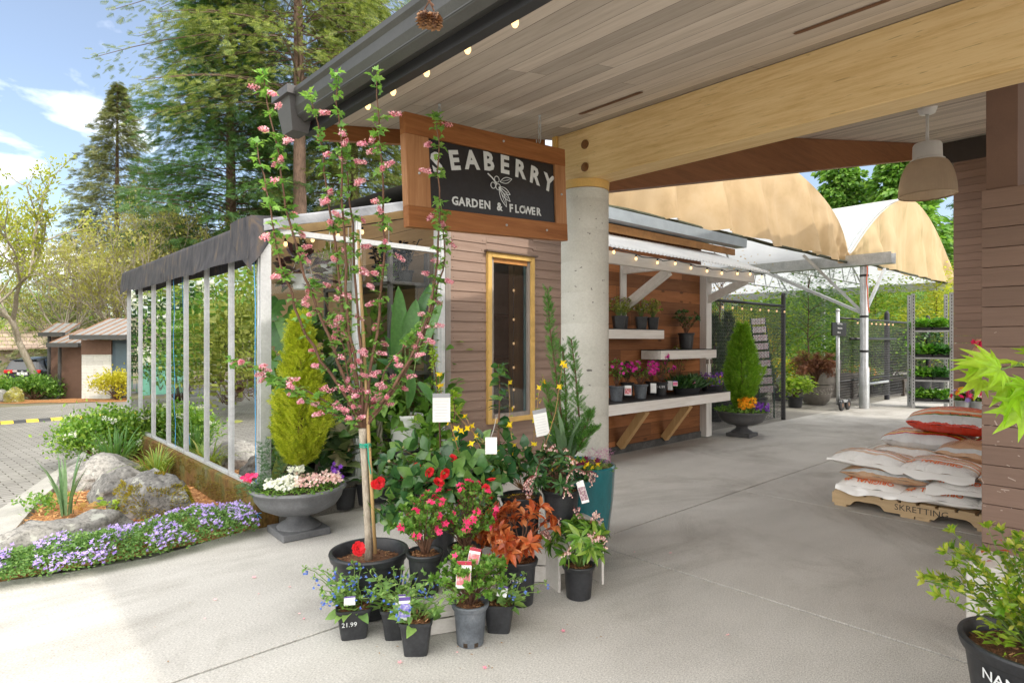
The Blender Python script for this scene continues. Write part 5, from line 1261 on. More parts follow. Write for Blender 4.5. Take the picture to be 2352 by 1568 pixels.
for tp in T3:
    cc = curve(b0, tp, -.05, 6, .015); sm.tube(cc, [.009, .008, .007, .006, .005, .004, .003], 6)
    for k in range(22):
        s_ = .3 + .7 * rnd.random(); i_ = min(5, int(s_ * 6)); lv.one(cc[i_].lerp(cc[i_ + 1], s_ * 6 - i_) + rv(.01), rdir(-.6, .45), rnd.uniform(.042, .09), 1.2)
    whorl(lv, cc[6], (cc[6] - cc[5]), 5, .10, 1.0, 1.25, .5)
    if rnd.random() < .4: bv.one(cc[6], rdir(0, 1), .035, 1.0)
for (u, v, d) in ((985, 1085, 3.5), (1007, 1110, 3.48), (1040, 1055, 3.62), (1115, 1125, 3.5), (1128, 1098, 3.55), (1020, 1088, 3.5), (870, 1110, 3.42), (955, 1075, 3.55), (1122, 1142, 3.5), (860, 1115, 3.4), (1128, 1180, 3.4), (925, 1090, 3.5)):
    rv_.one(at(u, v, d), Vector((1, 0, 0)), rnd.uniform(.024, .038), 1, (FW * -1 + rv(.7) + UP * .2))
# tall upright leader
ld = [at(1150, 1120, 3.95), at(1145, 1000, 3.92), at(1148, 900, 3.9), at(1145, 838, 3.9)]
sm.tube(ld, [.008, .007, .005, .003], 6)
for i in range(60):
    s_ = rnd.random() ** .8; k = min(2, int(s_ * 3)); lv.one(ld[k].lerp(ld[k + 1], s_ * 3 - k) + rv(.012), rdir(-.5, .5), rnd.uniform(.06, .095), 1.2)
sm.build('branches', STEM, cam_, True); lv.build('foliage', L_CAM, cam_, .5); rv_.build('blossoms', P_RED, cam_, .4); bv.build('flower_buds', petal_mat('camellia_bud', (.45, .42, .18), (.75, .62, .40)), cam_)
hang_tag(cam_, at(1128, 1025, 3.6), .068, .098, lines=6)
strap(cam_, at(1128, 1005, 3.6), at(1140, 960, 3.9))

# ------------------------------------------------------------------ forsythia
c = at(1197, CV, 3.95); c.z = .212
fo = T('forsythia', 'thin caned yellow forsythia in a black pot with white care cards', 'potted shrub', c, POTGRP)
pot(fo, c, .125, .105, .30, BLACKP, soil=.9)
sm = MB(); lv = LV('leaf'); fv = LV('flower4'); b0 = at(1200, 1125, 3.95)
canes = [[(1200, 1125, 3.95), (1170, 1060, 3.85), (1080, 990, 3.75), (1040, 940, 3.7)], [(1200, 1125, 3.95), (1130, 1080, 3.8), (1053, 1040, 3.75), (1015, 910, 3.7), (1008, 860, 3.7)],
         [(1200, 1125, 3.95), (1180, 1040, 3.92), (1170, 960, 3.9), (1168, 880, 3.9)], [(1200, 1125, 3.95), (1225, 1020, 3.95), (1235, 920, 3.95), (1248, 865, 3.95)],
         [(1200, 1125, 3.95), (1245, 1050, 3.9), (1275, 950, 3.85), (1292, 830, 3.85)], [(1200, 1125, 3.95), (1110, 1040, 3.8), (1070, 960, 3.75)], [(1200, 1125, 3.95), (1150, 1050, 3.85), (1098, 1010, 3.75)],
         [(1200, 1125, 3.95), (1260, 1090, 3.8), (1310, 1050, 3.8)]]
for cn_ in canes:
    P = [at(*q) for q in cn_]; Q = []
    for i in range(len(P) - 1):
        for k in range(4): Q.append(P[i].lerp(P[i + 1], k / 4) + rv(.004))
    Q.append(P[-1]); n = len(Q); sm.tube(Q, [.0042 * (1 - .6 * i / n) for i in range(n)], 5)
    for i in range(3, n):
        bb = Q[i]
        for k in range(2): lv.one(bb, rdir(-.2, .8), rnd.uniform(.012, .03), .9)
        if rnd.random() < .30:
            for k in range(rnd.randint(1, 3)): d = (rdir(-.5, .4) - FW * .6).normalized(); fv.one(bb + d * .014, d.orthogonal(), rnd.uniform(.018, .027), .75, d)
for (u, v, d) in ((1060, 990, 3.7), (1073, 985, 3.7), (1083, 1020, 3.7), (1047, 985, 3.7), (1292, 835, 3.83), (1297, 842, 3.83), (1170, 975, 3.88)):
    d_ = (-FW + rv(.3)).normalized(); fv.one(at(u, v, d), d_.orthogonal(), .030, .75, d_)
for k in range(22): q = rnd.uniform(0, 6.28); fv.one(c + Vector((math.cos(q) * .08, math.sin(q) * .08, .278)), Vector((1, 0, .2)), .016, .8)
sm.build('canes', TANSTEM, fo, True); lv.build('foliage', L_LIME, fo); fv.build('blossoms', P_YEL, fo, .3)
hang_tag(fo, at(1014, 938, 3.68), .105, .172, head=GREYINK, lines=7); hang_tag(fo, at(1243, 972, 3.9), .09, .17, head=GREYINK, lines=7, tilt=-.17, yaw=.3)
# lime sapling with fresh leaves
c = at(1010, CV, 4.25); c.z = 0
sp = T('sapling', 'slim sapling with fresh lime leaves beside the greenhouse frame', 'potted shrub', c, POTGRP)
pot(sp, c, .11, .09, .24, BLACKP)
sm = MB(); lv = LV('leaf')
for pl in ([(1012, 1170, 4.25), (1012, 1050, 4.2), (1008, 920, 4.1), (998, 840, 4.0), (992, 792, 3.95)], [(1010, 1170, 4.25), (1025, 1080, 4.2), (1040, 1000, 4.1), (1045, 940, 4.05), (1038, 905, 4.05)]):
    P = [at(*q) for q in pl]; sm.tube(P, [.006, .0055, .005, .004, .002], 6)
    for k in range(46): s_ = .55 + .45 * rnd.random() ** .7; i_ = min(3, int(s_ * 4)); lv.one(P[i_].lerp(P[i_ + 1], s_ * 4 - i_) + rv(.02), rdir(-.2, .9), rnd.uniform(.03, .06), 1.1)
sm.build('stem', STEM, sp, True); lv.build('foliage', L_LIME, sp)

# ------------------------------------------------------------------ teal planter
c = at(1327, CV, 4.25); c.z = 0
tp_ = T('teal_planter', 'tall glazed teal planter with a juniper, pansies and heather by the column', 'planter', c)
m = MB(); m.lathe([(1e-3, .0), (.165, 0), (.18, .02), (.215, .2), (.243, .42), (.254, .60), (.258, .635), (.262, .645), (.25, .655), (.236, .645), (.230, .58)], 56, c); m.build('pot', TEAL, tp_, True, flat_angle=50)
m = MB(); m.lathe([(.235, .60), (.12, .62), (1e-3, .62)], 28, c); m.build('soil', SOIL, tp_, True)
L_JUN = leaf_mat('juniper', (.05, .16, .03), (.11, .27, .05), .5, .3, (.18, .36, .08))
jl = LV('frond'); sm = MB(); jb = c + Vector((-.03, .03, .6))
plume = [[(1300, 1040, 4.2), (1290, 960, 4.15), (1275, 850, 4.1), (1262, 750, 4.1), (1258, 665, 4.1)], [(1310, 1040, 4.2), (1330, 960, 4.15), (1322, 860, 4.1), (1312, 780, 4.1)], [(1315, 1040, 4.2), (1345, 980, 4.1), (1358, 945, 4.1)], [(1295, 1040, 4.2), (1268, 960, 4.15), (1252, 880, 4.1)], [(1320, 1045, 4.2), (1340, 1010, 4.1), (1370, 985, 4.1)], [(1300, 1000, 4.2), (1300, 900, 4.12), (1292, 800, 4.1)]]
for pl in plume:
    P = [at(*q) for q in pl]; n = len(P); sm.tube(P, [.008 * (1 - .7 * i / n) for i in range(n)], 5)
    for k in range(90 * n):
        s_ = rnd.random() ** .9; i_ = min(n - 2, int(s_ * (n - 1))); p = P[i_].lerp(P[i_ + 1], s_ * (n - 1) - i_); o = rdir(-.2, .5)
        jl.one(p + o * .042 * rnd.random() * (1.15 - s_ * .7), o * .8 + UP * .75, rnd.uniform(.035, .07) * (1.1 - s_ * .35), 1)
sm.build('juniper_stems', STEM, tp_, True); jl.build('juniper_foliage', L_JUN, tp_, 1.0)
lv = LV('blade')
for k in range(26): q = rnd.uniform(0, 6.28); lv.one(c + Vector((-.12 + .03 * math.cos(q), .02 + .03 * math.sin(q), .6)), Vector((math.cos(q) * .3 - .1, math.sin(q) * .3, 1)), rnd.uniform(.28, .48), 1.0)
lv.build('strap_leaves', L_GREY, tp_, .6)
lv = LV('leaf'); fv = LV('flower5'); fp = LV('flower5'); hv = LV('frond3'); gv = LV('needle')
for k in range(420): q, r = rnd.uniform(0, 6.28), .23 * math.sqrt(rnd.random()); lv.one(c + Vector((r * math.cos(q), r * math.sin(q), .62)), rdir(.1, 1), rnd.uniform(.03, .06), 1.2)
f0 = (CAM - c).normalized(); s0 = f0.cross(UP) * -1
for k in range(40): p = c + f0 * rnd.uniform(.05, .2) + s0 * rnd.uniform(-.15, .16) + Vector((0, 0, rnd.uniform(.64, .70) - f0.z * .1)); d_ = (f0 + rv(.5)).normalized(); (fv if rnd.random() < .72 else fp).one(p, d_.orthogonal(), .022, 1, d_)
for k in range(240): p = c + s0 * rnd.uniform(.06, .24) + f0 * rnd.uniform(-.1, .08) + Vector((0, 0, .63 + .12 * rnd.random())); hv.one(p, rdir(.2, 1) + s0 * .3, rnd.uniform(.03, .05), .5)
for k in range(160): p = c + s0 * rnd.uniform(.12, .25) + f0 * rnd.uniform(0, .1) + Vector((0, 0, .62)); gv.one(p, rdir(-.6, .6), rnd.uniform(.03, .07), .4)
lv.build('foliage', L_MID, tp_); fv.build('yellow_pansies', P_YEL, tp_, .3); fp.build('maroon_pansies', petal_mat('maroon', (.10, .005, .03), (.2, .02, .07)), tp_, .3); hv.build('heather', petal_mat('heather', (.42, .13, .34), (.62, .30, .52)), tp_); gv.build('moss', leaf_mat('dry_moss', (.22, .14, .06), (.4, .28, .13), .8, .1), tp_)
# ------------------------------------------------------------------ urns
def urn(name, label, c, mat, r=.355, h=.375, rot=0.0, plants=None):
    t = T(name, label, 'planter urn', c); c = Vector(c); k = h / .375; m = MB()
    M = Matrix.Translation(c) @ Matrix.Rotation(rot, 4, 'Z'); pm = MB(); pm.box((-.185, -.185, 0), (.185, .185, .055 * k)); pm.xform(M); pm.build('plinth', mat, t, bevel=.008)
    m.lathe([(.165, .056 * k), (.165, .068 * k), (.145, .085 * k), (.105, .105 * k), (.085, .13 * k), (.09, .15 * k), (.105, .158 * k), (.105, .168 * k)], 44, c); m.build('foot', mat, t, True, flat_angle=40)
    m = MB(); m.lathe([(.10, .168 * k), (r * .55, .18 * k), (r * .80, .225 * k), (r * .92, .285 * k), (r * .95, .335 * k), (r * 1.0, .345 * k), (r * 1.02, .36 * k), (r * 1.0, .375 * k), (r * .93, .375 * k), (r * .90, .36 * k), (r * .86, .33 * k)], 56, c); m.build('bowl', mat, t, True, flat_angle=50)
    m = MB(); m.lathe([(r * .88, .34 * k), (r * .5, .36 * k), (1e-3, .365 * k)], 28, c); m.build('soil', DARKSOIL, t, True); return t
c = at(686, CV, 4.80); c.z = 0
u1 = urn('stone_urn', 'weathered grey urn with a golden conifer and white bedding flowers by the greenhouse', c, URNM, rot=-.05)
L_GOLD = leaf_mat('gold_conifer', (.24, .31, .018), (.42, .47, .03), .5, .4, (.56, .56, .06))
conifer_cone(u1, at(690, 1070, 4.82), 1.18, .22, L_GOLD, 'frond', 3400, .10, 1.0, nm='conifer_foliage', twist=2)
lv = LV('leaf'); wv = LV('flower5'); pv = LV('flower5'); vv = LV('flower5'); dv = LV('aster'); fr = LV('frond')
f0 = (CAM - c); f0.z = 0; f0.normalize(); s0 = f0.cross(UP) * -1
for k in range(900): q, r = rnd.uniform(0, 6.28), .36 * math.sqrt(rnd.random()); lv.one(c + Vector((r * math.cos(q), r * math.sin(q), .37)), rdir(.0, 1), rnd.uniform(.018, .04), .9)
for k in range(210):
    a, b_ = rnd.uniform(-.24, .0), rnd.uniform(.08, .30); lump = .06 * noise.noise((a * 9, b_ * 9, 2)); d_ = (UP * .8 + f0 + rv(.5)).normalized(); wv.one(c + s0 * a + f0 * b_ + UP * (.43 + lump + .02 * rnd.random()), d_.orthogonal(), .014, 1, d_)
for k in range(60): d_ = (UP + f0 + rv(.5)).normalized(); wv.one(c + s0 * rnd.uniform(-.08, .04) + f0 * rnd.uniform(.0, .1) + UP * rnd.uniform(.47, .53), d_.orthogonal(), .015, 1, d_)
for k in range(240): a, b_ = rnd.uniform(-.03, .32), rnd.uniform(.0, .30); d_ = (UP * .8 + f0 + rv(.5)).normalized(); pv.one(c + s0 * a + f0 * b_ * (1 - abs(a)) + UP * (.42 + .05 * rnd.random() + .03 * noise.noise((a * 12, b_ * 12, 7))), d_.orthogonal(), .014, 1, d_)
for k in range(16): d_ = (UP * .4 + f0 + rv(.4)).normalized(); vv.one(c + s0 * rnd.uniform(.25, .33) + f0 * rnd.uniform(-.1, .1) + UP * rnd.uniform(.43, .52), d_.orthogonal(), .022, 1, d_)
for k in range(12): d_ = (UP * .7 + f0 + rv(.6)).normalized(); dv.one(c + s0 * rnd.uniform(-.42, -.30) + f0 * rnd.uniform(.0, .15) + UP * rnd.uniform(.42, .50), d_.orthogonal(), .024, 1, d_)
for k in range(140): fr.one(c - s0 * rnd.uniform(.22, .42) + f0 * rnd.uniform(-.05, .15) + UP * rnd.uniform(.34, .46), rdir(-.3, .8) - s0 * .3, rnd.uniform(.04, .07))
for k in range(260): q = rnd.uniform(0, 6.28); fr.one(c - s0 * .2 - f0 * .12 + Vector((.09 * math.cos(q), .09 * math.sin(q), rnd.uniform(.42, .72))), rdir(-.1, .8), .05)
lv.build('bedding_foliage', L_MID, u1); wv.build('white_flowers', P_WHITE, u1, .3); pv.build('pale_pink_flowers', P_PALE, u1, .3); vv.build('purple_pansies', P_PURP, u1, .3); dv.build('pink_daisies', P_AZ, u1, .3); fr.build('trailing_foliage', leaf_mat('feathery', (.05, .13, .06), (.11, .22, .09)), u1)
c = at(1704, CV, 9.7); c.z = 0
u2 = urn('stone_urn', 'dark grey urn with a bright green conifer and orange flowers by the fence', c, URNM2, .385, .40, rot=.1)
L_BRI = leaf_mat('bright_conifer', (.12, .28, .02), (.24, .44, .035), .5, .4, (.34, .52, .06))
conifer_cone(u2, c + Vector((0, 0, .38)), 1.38, .27, L_BRI, 'frond', 3000, .12, 1.1, nm='conifer_foliage', belly=.45)
lv = LV('leaf'); ov = LV('flower5'); vv = LV('flower5'); f0 = (CAM - c); f0.z = 0; f0.normalize(); s0 = f0.cross(UP) * -1
for k in range(700): q, r = rnd.uniform(0, 6.28), .40 * math.sqrt(rnd.random()); lv.one(c + Vector((r * math.cos(q), r * math.sin(q), .40)), rdir(.1, 1), rnd.uniform(.03, .09), .8)
for k in range(60): d_ = (UP * .5 + f0 + rv(.5)).normalized(); ov.one(c + s0 * rnd.uniform(-.06, .2) + f0 * rnd.uniform(.1, .3) + UP * rnd.uniform(.46, .62), d_.orthogonal(), .032, 1, d_)
for k in range(46): d_ = (UP * .5 + f0 + rv(.5)).normalized(); vv.one(c + s0 * rnd.uniform(.18, .40) + f0 * rnd.uniform(.0, .2) + UP * rnd.uniform(.42, .54), d_.orthogonal(), .026, 1, d_)
lv.build('bedding_foliage', L_MID, u2); ov.build('orange_flowers', P_ORAN, u2, .3); vv.build('purple_flowers', P_PURP, u2, .3)

# ------------------------------------------------------------------ pots on the wall shelves
SHG = 'pots on the wall shelves'
def small(label, name, p, rt, h, square, lmat, L, crown, n, fl=None, mat=None, tags=(), price=None, leaf='leaf', stem=None, zmin=-.2, w=1.0, pieces=7):
    p = Vector(p); t = T(name, label, 'potted plant', p, SHG); pot(t, p, rt, rt * .78, h, mat or BLACKP, square, rnd.uniform(-.2, .2) + RZ, .9, n=20)
    tips = dome_tips(p + Vector((0, 0, h + crown[2])), crown[0], crown[0], crown[1], n, zmin)
    shrub_parts(t, p + Vector((0, 0, h * .88)), tips, leaf, lmat, L, pieces, 5, .9, w, .003, stem, None, .3)
    if fl:
        fv = LV(fl[1]); 
        for tp in rnd.sample(tips, max(1, int(len(tips) * fl[2]))):
            for k in range(fl[3]): d_ = (rdir(-.2, 1) - FW * .5).normalized(); fv.one(tp + d_ * .02 + rv(.012), d_.orthogonal(), fl[4] * rnd.uniform(.8, 1.2), 1, d_)
        fv.build('blossoms', fl[0], t, .3)
    for tg in tags: hang_tag(t, tg[0], tg[1], tg[2], lines=tg[3], face=tg[4] if len(tg) > 4 else None)
    if price: pot_text(t, p, lambda z: rt * .8 + rt * .2 * z / h + .004, price, .03)
    return t
L_OLI = leaf_mat('olive_leaf', (.14, .18, .03), (.28, .32, .06), .5, .35, (.38, .40, .10))
ys = 4.90
P_LAV = petal_mat('dusty_lilac', (.30, .16, .32), (.48, .32, .48), .3)
for i, (u, lab, fp) in enumerate(((1418, 'olive leaved perennial with lilac tips, next to the column on the top shelf', .5), (1444, 'olive leaved perennial second from the column on the top shelf', .8), (1470, 'fuller lilac tipped perennial third along the top shelf', .9), (1497, 'straggly pale perennial at the right end of the top shelf', .1))):
    q = ony(u, 740, ys); small(lab, 'perennial', (q.x, ys - .02 + (.1 if i == 1 else 0), 1.657), .078 if i != 1 else .06, .165, True, L_OLI, .035, (.13, .15, .10), 26, (P_LAV, 'flower5', fp, 3, .011), stem=GREENSTEM)
q = ony(1576, 785, ys); small('small bonsai-like azalea alone in a dark pot on the middle shelf', 'azalea', (q.x, ys, 1.383), .115, .235, False, L_DARK, .045, (.20, .13, .20), 26, (P_PALE, 'flower5', .1, 1, .02), stem=STEM)
pk = speckle('tag_print', [(.35, (.85, .75, .75)), (.5, (.75, .12, .2)), (.7, (.3, .4, .2))], 40, .5)
bz = .759
def bx(u, y): return Vector((ony(u, 900, y).x, y, bz))
a = bx(1416, 4.74); small('magenta azalea nearest the column on the bench, red picture tag', 'azalea', a, .092, .185, False, L_MID, .035, (.12, .16, .18), 26, (P_MAG, 'flower5', .3, 2, .026), GREYP, [(a + Vector((.10, -.10, .13)), .085, .12, 0, pk)], stem=STEM)
small('dark green bushy plant behind the first two bench azaleas', 'bedding_plant', bx(1441, 5.0), .085, .19, False, L_DARK, .045, (.14, .16, .12), 24)
a = bx(1471, 4.72); small('bright magenta azalea in a grey pot with a white tag on the bench', 'azalea', a, .090, .185, False, L_MID, .035, (.19, .15, .17), 30, (P_MAG, 'flower5', .75, 5, .028), GREYP, [(a + Vector((.17, -.08, .13)), .075, .125, 4)], stem=STEM)
a = bx(1518, 4.80); small('tall magenta azalea in a black pot priced 14.99 on the bench', 'azalea', a, .090, .185, False, L_DARK, .035, (.17, .20, .18), 30, (P_MAG, 'flower5', .55, 5, .028), BLACKP, [(a + Vector((.16, -.04, .13)), .065, .125, 4)], [('14.99', .12, 0, .05)], stem=STEM)
small('magenta azalea half hidden between its neighbours at the back of the bench', 'azalea', bx(1497, 5.0), .08, .18, False, L_MID, .035, (.15, .16, .14), 24, (P_MAG, 'flower5', .3, 3, .026))
a = bx(1560, 5.0); small('slender white flowered azalea rising behind the bench tray', 'azalea', a, .07, .16, False, L_OLI, .04, (.17, .17, .36), 16, (P_WHITE, 'flower5', .3, 3, .024), stem=STEM, zmin=.1)
def tray(label, p, rx, ry, fills):
    t = T('plant_tray', label, 'plant tray', p, SHG); p = Vector(p); m = MB(); m.lathe([(1e-3, 0), (.85, 0), (1, .075), (1.04, .08), (1.0, .085), (.95, .07), (1e-3, .06)], 30, (0, 0, 0)); m.xform(Matrix.Translation(p) @ Matrix.Diagonal((rx, ry, 1, 1))); m.build('tray', BLACKP, t, True, flat_angle=40)
    for (nm, tm, lm, n, L, zr_, w) in fills:
        lv = LV(tm)
        for k in range(n): q, r = rnd.uniform(0, 6.28), math.sqrt(rnd.random()); d_ = rdir(.1, 1) + UP * .4; (lv.one(p + Vector((r * rx * math.cos(q), r * ry * math.sin(q), .07 + zr_ * rnd.random())), d_, L * rnd.uniform(.7, 1.2), w, None))
        lv.build(nm, lm, t, 1.0)
    return t
t = tray('oval tray of dark green grassy seedlings with pink tags on the bench', bx(1578, 4.76), .29, .14, (('seedlings', 'blade', L_DARK, 420, .20, .02, 1.6), ('foliage', 'leaf', L_MID, 160, .05, .12, 1)))
for u in (1551, 1592): hang_tag(t, bx(u, 4.62) + Vector((0, 0, .17)), .06, .07, lines=0, face=plain('pink_card', (.75, .15, .3), .5), head=plain('violet_card', (.12, .07, .30), .5))
t = tray('tray of purple violas with two brown label stakes at the bench end', bx(1636, 4.76), .23, .14, (('foliage', 'leaf', L_MID, 340, .05, .10, 1), ('violas', 'flower5', P_PURP, 170, .022, .20, 1), ('yellow_violas', 'flower5', P_YEL, 40, .018, .16, 1)))
for u in (1625, 1634):
    b = bx(u, 4.70); m = MB(); m.tube([b + UP * .05, b + UP * .40], .006, 5); m.obox(b + UP * .44, (.03, 0, 0), (0, .003, 0), (0, 0, .035)); m.build('label_stake', plain('dark_brown_card', (.10, .07, .05), .5), t)

# ------------------------------------------------------------------ pallet and bags of soil
PXF, PY1 = 5.98, 2.18
PALW = wood('pallet_wood', [(.2, (.42, .28, .15)), (.6, (.64, .47, .28)), (.85, (.72, .56, .36))], 1, .5, 0, .7, .5, 0, 90, knots=True, bd=.12)
pal = T('pallet', 'pine pallet stencilled SKRETTING under the stacked soil bags', 'pallet', (6.5, 1.58, 0))
for xx in (PXF, PXF + .48, PXF + .97):
    def side(y0, y1, zl, m): m.box((xx, y0, zl), (xx + .038, y1, .118))
    m = MB(); n = 40; Y0, Y1 = PY1 - 1.22, PY1; top = []; bot = []
    for i in range(n + 1):
        y = Y0 + (Y1 - Y0) * i / n; s_ = (y - Y0); z = .022
        for (a, b) in ((.16, .42), (.80, 1.06)):
            if a <= s_ <= b: e = min(s_ - a, b - s_); z = .022 + .048 * min(1, e / .03)
        bot.append((y, z)); top.append((y, .118))
    vs = []
    for x in (xx, xx + .038): vs += [(x, y, z) for y, z in bot] + [(x, y, z) for y, z in top]
    k = n + 1; fs = []
    for i in range(n): fs += [(i, k + i, k + i + 1, i + 1), (2 * k + i, 2 * k + i + 1, 3 * k + i + 1, 3 * k + i), (k + i, 3 * k + i, 3 * k + i + 1, k + i + 1), (i, i + 1, 2 * k + i + 1, 2 * k + i)]
    fs += [(0, 2 * k, 3 * k, k), (k - 1, 2 * k - 1, 4 * k - 1, 3 * k - 1)]
    m.add(vs, fs); m.build('stringer', PALW, pal)
for i in range(9): y = PY1 - .07 - i * .1345; m = MB(); m.box((PXF - .006, y - .058, .119), (PXF + 1.02, y + .05, .137)); m.build('deck_board', PALW, pal)
for y in (PY1 - .07, PY1 - .6, PY1 - .71, PY1 - 1.13): m = MB(); m.box((PXF + .001, y - .05, 0), (PXF + 1.0, y + .05, .0215)); m.build('bottom_board', PALW, pal)
m = MB(); text_on(m, 'SKRETTING', .072, lambda x, y: (PXF - .0015, PY1 - .70 - x * 1.05, .078 + y), .0); m.build('stencil', plain('stencil_ink', (.05, .045, .04), .8), pal)

def bag_mat(name, bands, rough=.10, axis=1, wr=.75):
    """printed plastic: bands of colour across the bag, crinkled"""
    m, nt, ns, ls = new_mat(name); b, o = principled(ns, ls, rough, 0, .75)
    tc = ns.new('ShaderNodeTexCoord'); sx = ns.new('ShaderNodeSeparateXYZ'); ls.new(tc.outputs['UV'], sx.inputs[0])
    mp = ns.new('ShaderNodeMapping'); mp.inputs['Scale'].default_value = (7, 3.2, 1); ls.new(tc.outputs['UV'], mp.inputs[0])
    n = nz(ns, ls, mp.outputs[0], 1.2, 4); f = math_(ns, ls, 'ADD', sx.outputs[axis], math_(ns, ls, 'MULTIPLY', math_(ns, ls, 'SUBTRACT', n, .5), .05))
    r = ramp(ns, bands); r.color_ramp.interpolation = 'CONSTANT'; ls.new(f, r.inputs[0])
    ls.new(r.outputs[0], b.inputs['Base Color'])
    w1 = nz(ns, ls, mp.outputs[0], 3.0, 6, .62, 1.6); bump(ns, ls, b, w1, .9 * wr, .02)
    MATS[name] = m; return m
WHT, TAN, ORG, RED, SIL, GRN, YLW = (.86, .85, .83), (.60, .38, .23), (.80, .20, .06), (.62, .045, .02), (.68, .70, .71), (.10, .25, .04), (.80, .62, .06)
B_WHITE = bag_mat('white_bag', [(0, WHT), (.17, (.72, .52, .38)), (.24, WHT), (.29, ORG), (.32, (.74, .55, .42)), (.42, TAN), (.52, ORG), (.56, WHT), (.64, (.70, .48, .34)), (.82, TAN)])
B_TAN = bag_mat('tan_bag', [(0, TAN), (.03, SIL), (.11, TAN), (.70, ORG), (.72, TAN), (.9, SIL)])
B_RED = bag_mat('red_bag', [(0, RED), (.015, SIL), (.11, GRN), (.13, ORG), (.19, (.78, .66, .45)), (.25, ORG), (.34, (.74, .12, .05)), (.5, RED), (.9, SIL)])
B_REDW = bag_mat('red_white_bag', [(0, SIL), (.13, RED), (.20, YLW), (.25, RED), (.33, (.78, .70, .4)), (.40, RED), (.9, SIL)])
B_PLAIN = bag_mat('plain_white_bag', [(0, WHT), (.82, TAN), (.9, WHT)], wr=.45)
BAGG = 'bags of soil on the pallet'
def bag(label, c, L, W_, H_, rot, mat, seed, prints=(), tilt=(0, 0), flap=False):
    """pillow bag: length along local x, width along y; local -y edge faces the walkway after rotation"""
    t = T('soil_bag', label, 'soil bag', c, BAGG) if flap else None; c = Vector(c); M = Matrix.Translation(c) @ Matrix.Rotation(rot, 4, 'Z') @ Matrix.Rotation(tilt[0], 4, 'X') @ Matrix.Rotation(tilt[1], 4, 'Y')
    def prof(a, p=2.6): return max(0, 1 - abs(a) ** (p * .8)) ** .58
    def topz(x, y):
        a, b = 2 * x / L, 2 * y / W_; a = max(-1, min(1, a)); b = max(-1, min(1, b)); k = prof(a, 3.2) * prof(b, 3.4)
        edge = (1 - k); wr = .014 * noise.noise((x * 5, y * 5, seed)) + .010 * edge * math.sin(24 * (x + y * .3) + 3 * noise.noise((x * 4, y * 4, seed + 9))) + .005 * noise.noise((x * 22, y * 9, seed))
        return H_ * (.40 + .60 * k) + wr * (.35 + k) if k > 0 else H_ * .40 + .006 * math.sin(30 * (x + y) + seed)
    def botz(x, y):
        a, b = max(-1, min(1, 2 * x / L)), max(-1, min(1, 2 * y / W_)); k = prof(a, 6) * prof(b, 6); return H_ * .40 * (1 - k) + .004 * noise.noise((x * 6, y * 6, seed + 3)) * k
    nx, ny = 44, 30; m = MB(); uv = []
    def wx(u, v):
        x, y = (u - .5) * L, (v - .5) * W_
        # soft outline
        x *= 1 - .035 * (2 * v - 1) ** 2 + .012 * noise.noise((v * 5, seed, 1)); y *= 1 - .05 * (2 * u - 1) ** 2 + .02 * noise.noise((u * 6, seed, 2)); return x, y
    m.grid(lambda u, v: (*wx(u, v), topz((u - .5) * L, (v - .5) * W_)), nx, ny); m.grid(lambda u, v: (*wx(1 - u, v), botz((.5 - u) * L, (v - .5) * W_)), nx, ny)
    m.xform(M); o = m.build('sack' if flap else 'soil_bag', mat, t, True); me = o.data
    if not flap: tag(o, label, 'soil bag', BAGG)
    uvl = me.uv_layers.new(name='uv'); k = (nx + 1) * (ny + 1)
    ua = np.empty((len(me.loops), 2)); vi = np.empty(len(me.loops), np.int32); me.loops.foreach_get('vertex_index', vi)
    i = vi % k; ua[:, 0] = (i % (nx + 1)) / nx; ua[:, 1] = (i // (nx + 1)) / ny; lowm = vi >= k; ua[lowm, 0] = 1 - ua[lowm, 0]; ua[lowm, 1] = np.where(ua[lowm, 1] < .5, 0.0, .95)
    uvl.data.foreach_set('uv', ua.ravel())
    def on(x, y, e=.006):
        s_ = topz(x, y) + e; return M @ Vector((x, y * (1 - .05 * (2 * x / L) ** 2), s_))
    for pr in prints:
        m = MB()
        if pr[0] == 'text':
            _, txt, sz, x0, y0, mt, bold, flip = pr
            g_ = -1 if flip else 1; text_on(m, txt, sz, lambda x, y: on(x0 + g_ * x, y0 + g_ * y), bold); m.build('print', mt, o)
        elif pr[0] == 'sun':
            _, x0, y0, s_ = pr
            vs, fs = star(9, s_, s_ * .52, 0); m.add([on(x0 + a, y0 + b, .006) for a, b, z in vs], fs); m.build('sun_mark', plain('sun_orange', (.80, .19, .03), .4), o)
            m = MB(); vs, fs = star(12, s_ * .45, s_ * .43, 0); m.add([on(x0 + a, y0 + b, .009) for a, b, z in vs], fs); m.build('sun_face', plain('sun_pale', (.80, .62, .4), .4), o)
        elif pr[0] == 'flower':
            _, x0, y0, s_ = pr
            for (kk, col_, e) in ((1.0, (.75, .16, .05), .004), (.84, (.80, .80, .80), .0055)):
                m = MB(); m.grid(lambda u, v: on(x0 + (u - .5) * 2 * s_ * kk, y0 + (v - .5) * 2 * s_ * kk, e), 4, 4); m.build('badge', plain('badge_%d' % int(kk * 100), col_, .4), o)
            m = MB()
            for q in range(5):
                a = q * 1.257; cx_, cy_ = x0 + .38 * s_ * math.cos(a), y0 + .38 * s_ * math.sin(a); m.tube([on(cx_ + .22 * s_ * math.cos(w * .785), cy_ + .22 * s_ * math.sin(w * .785), .008) for w in range(9)], .0018, 4)
            m.build('flower_mark', plain('mark_blue', (.06, .14, .3), .4), o); m = MB(); m.ball(on(x0, y0, .008), .008, 6); m.build('flower_heart', plain('mark_red', (.7, .05, .03), .4), o)
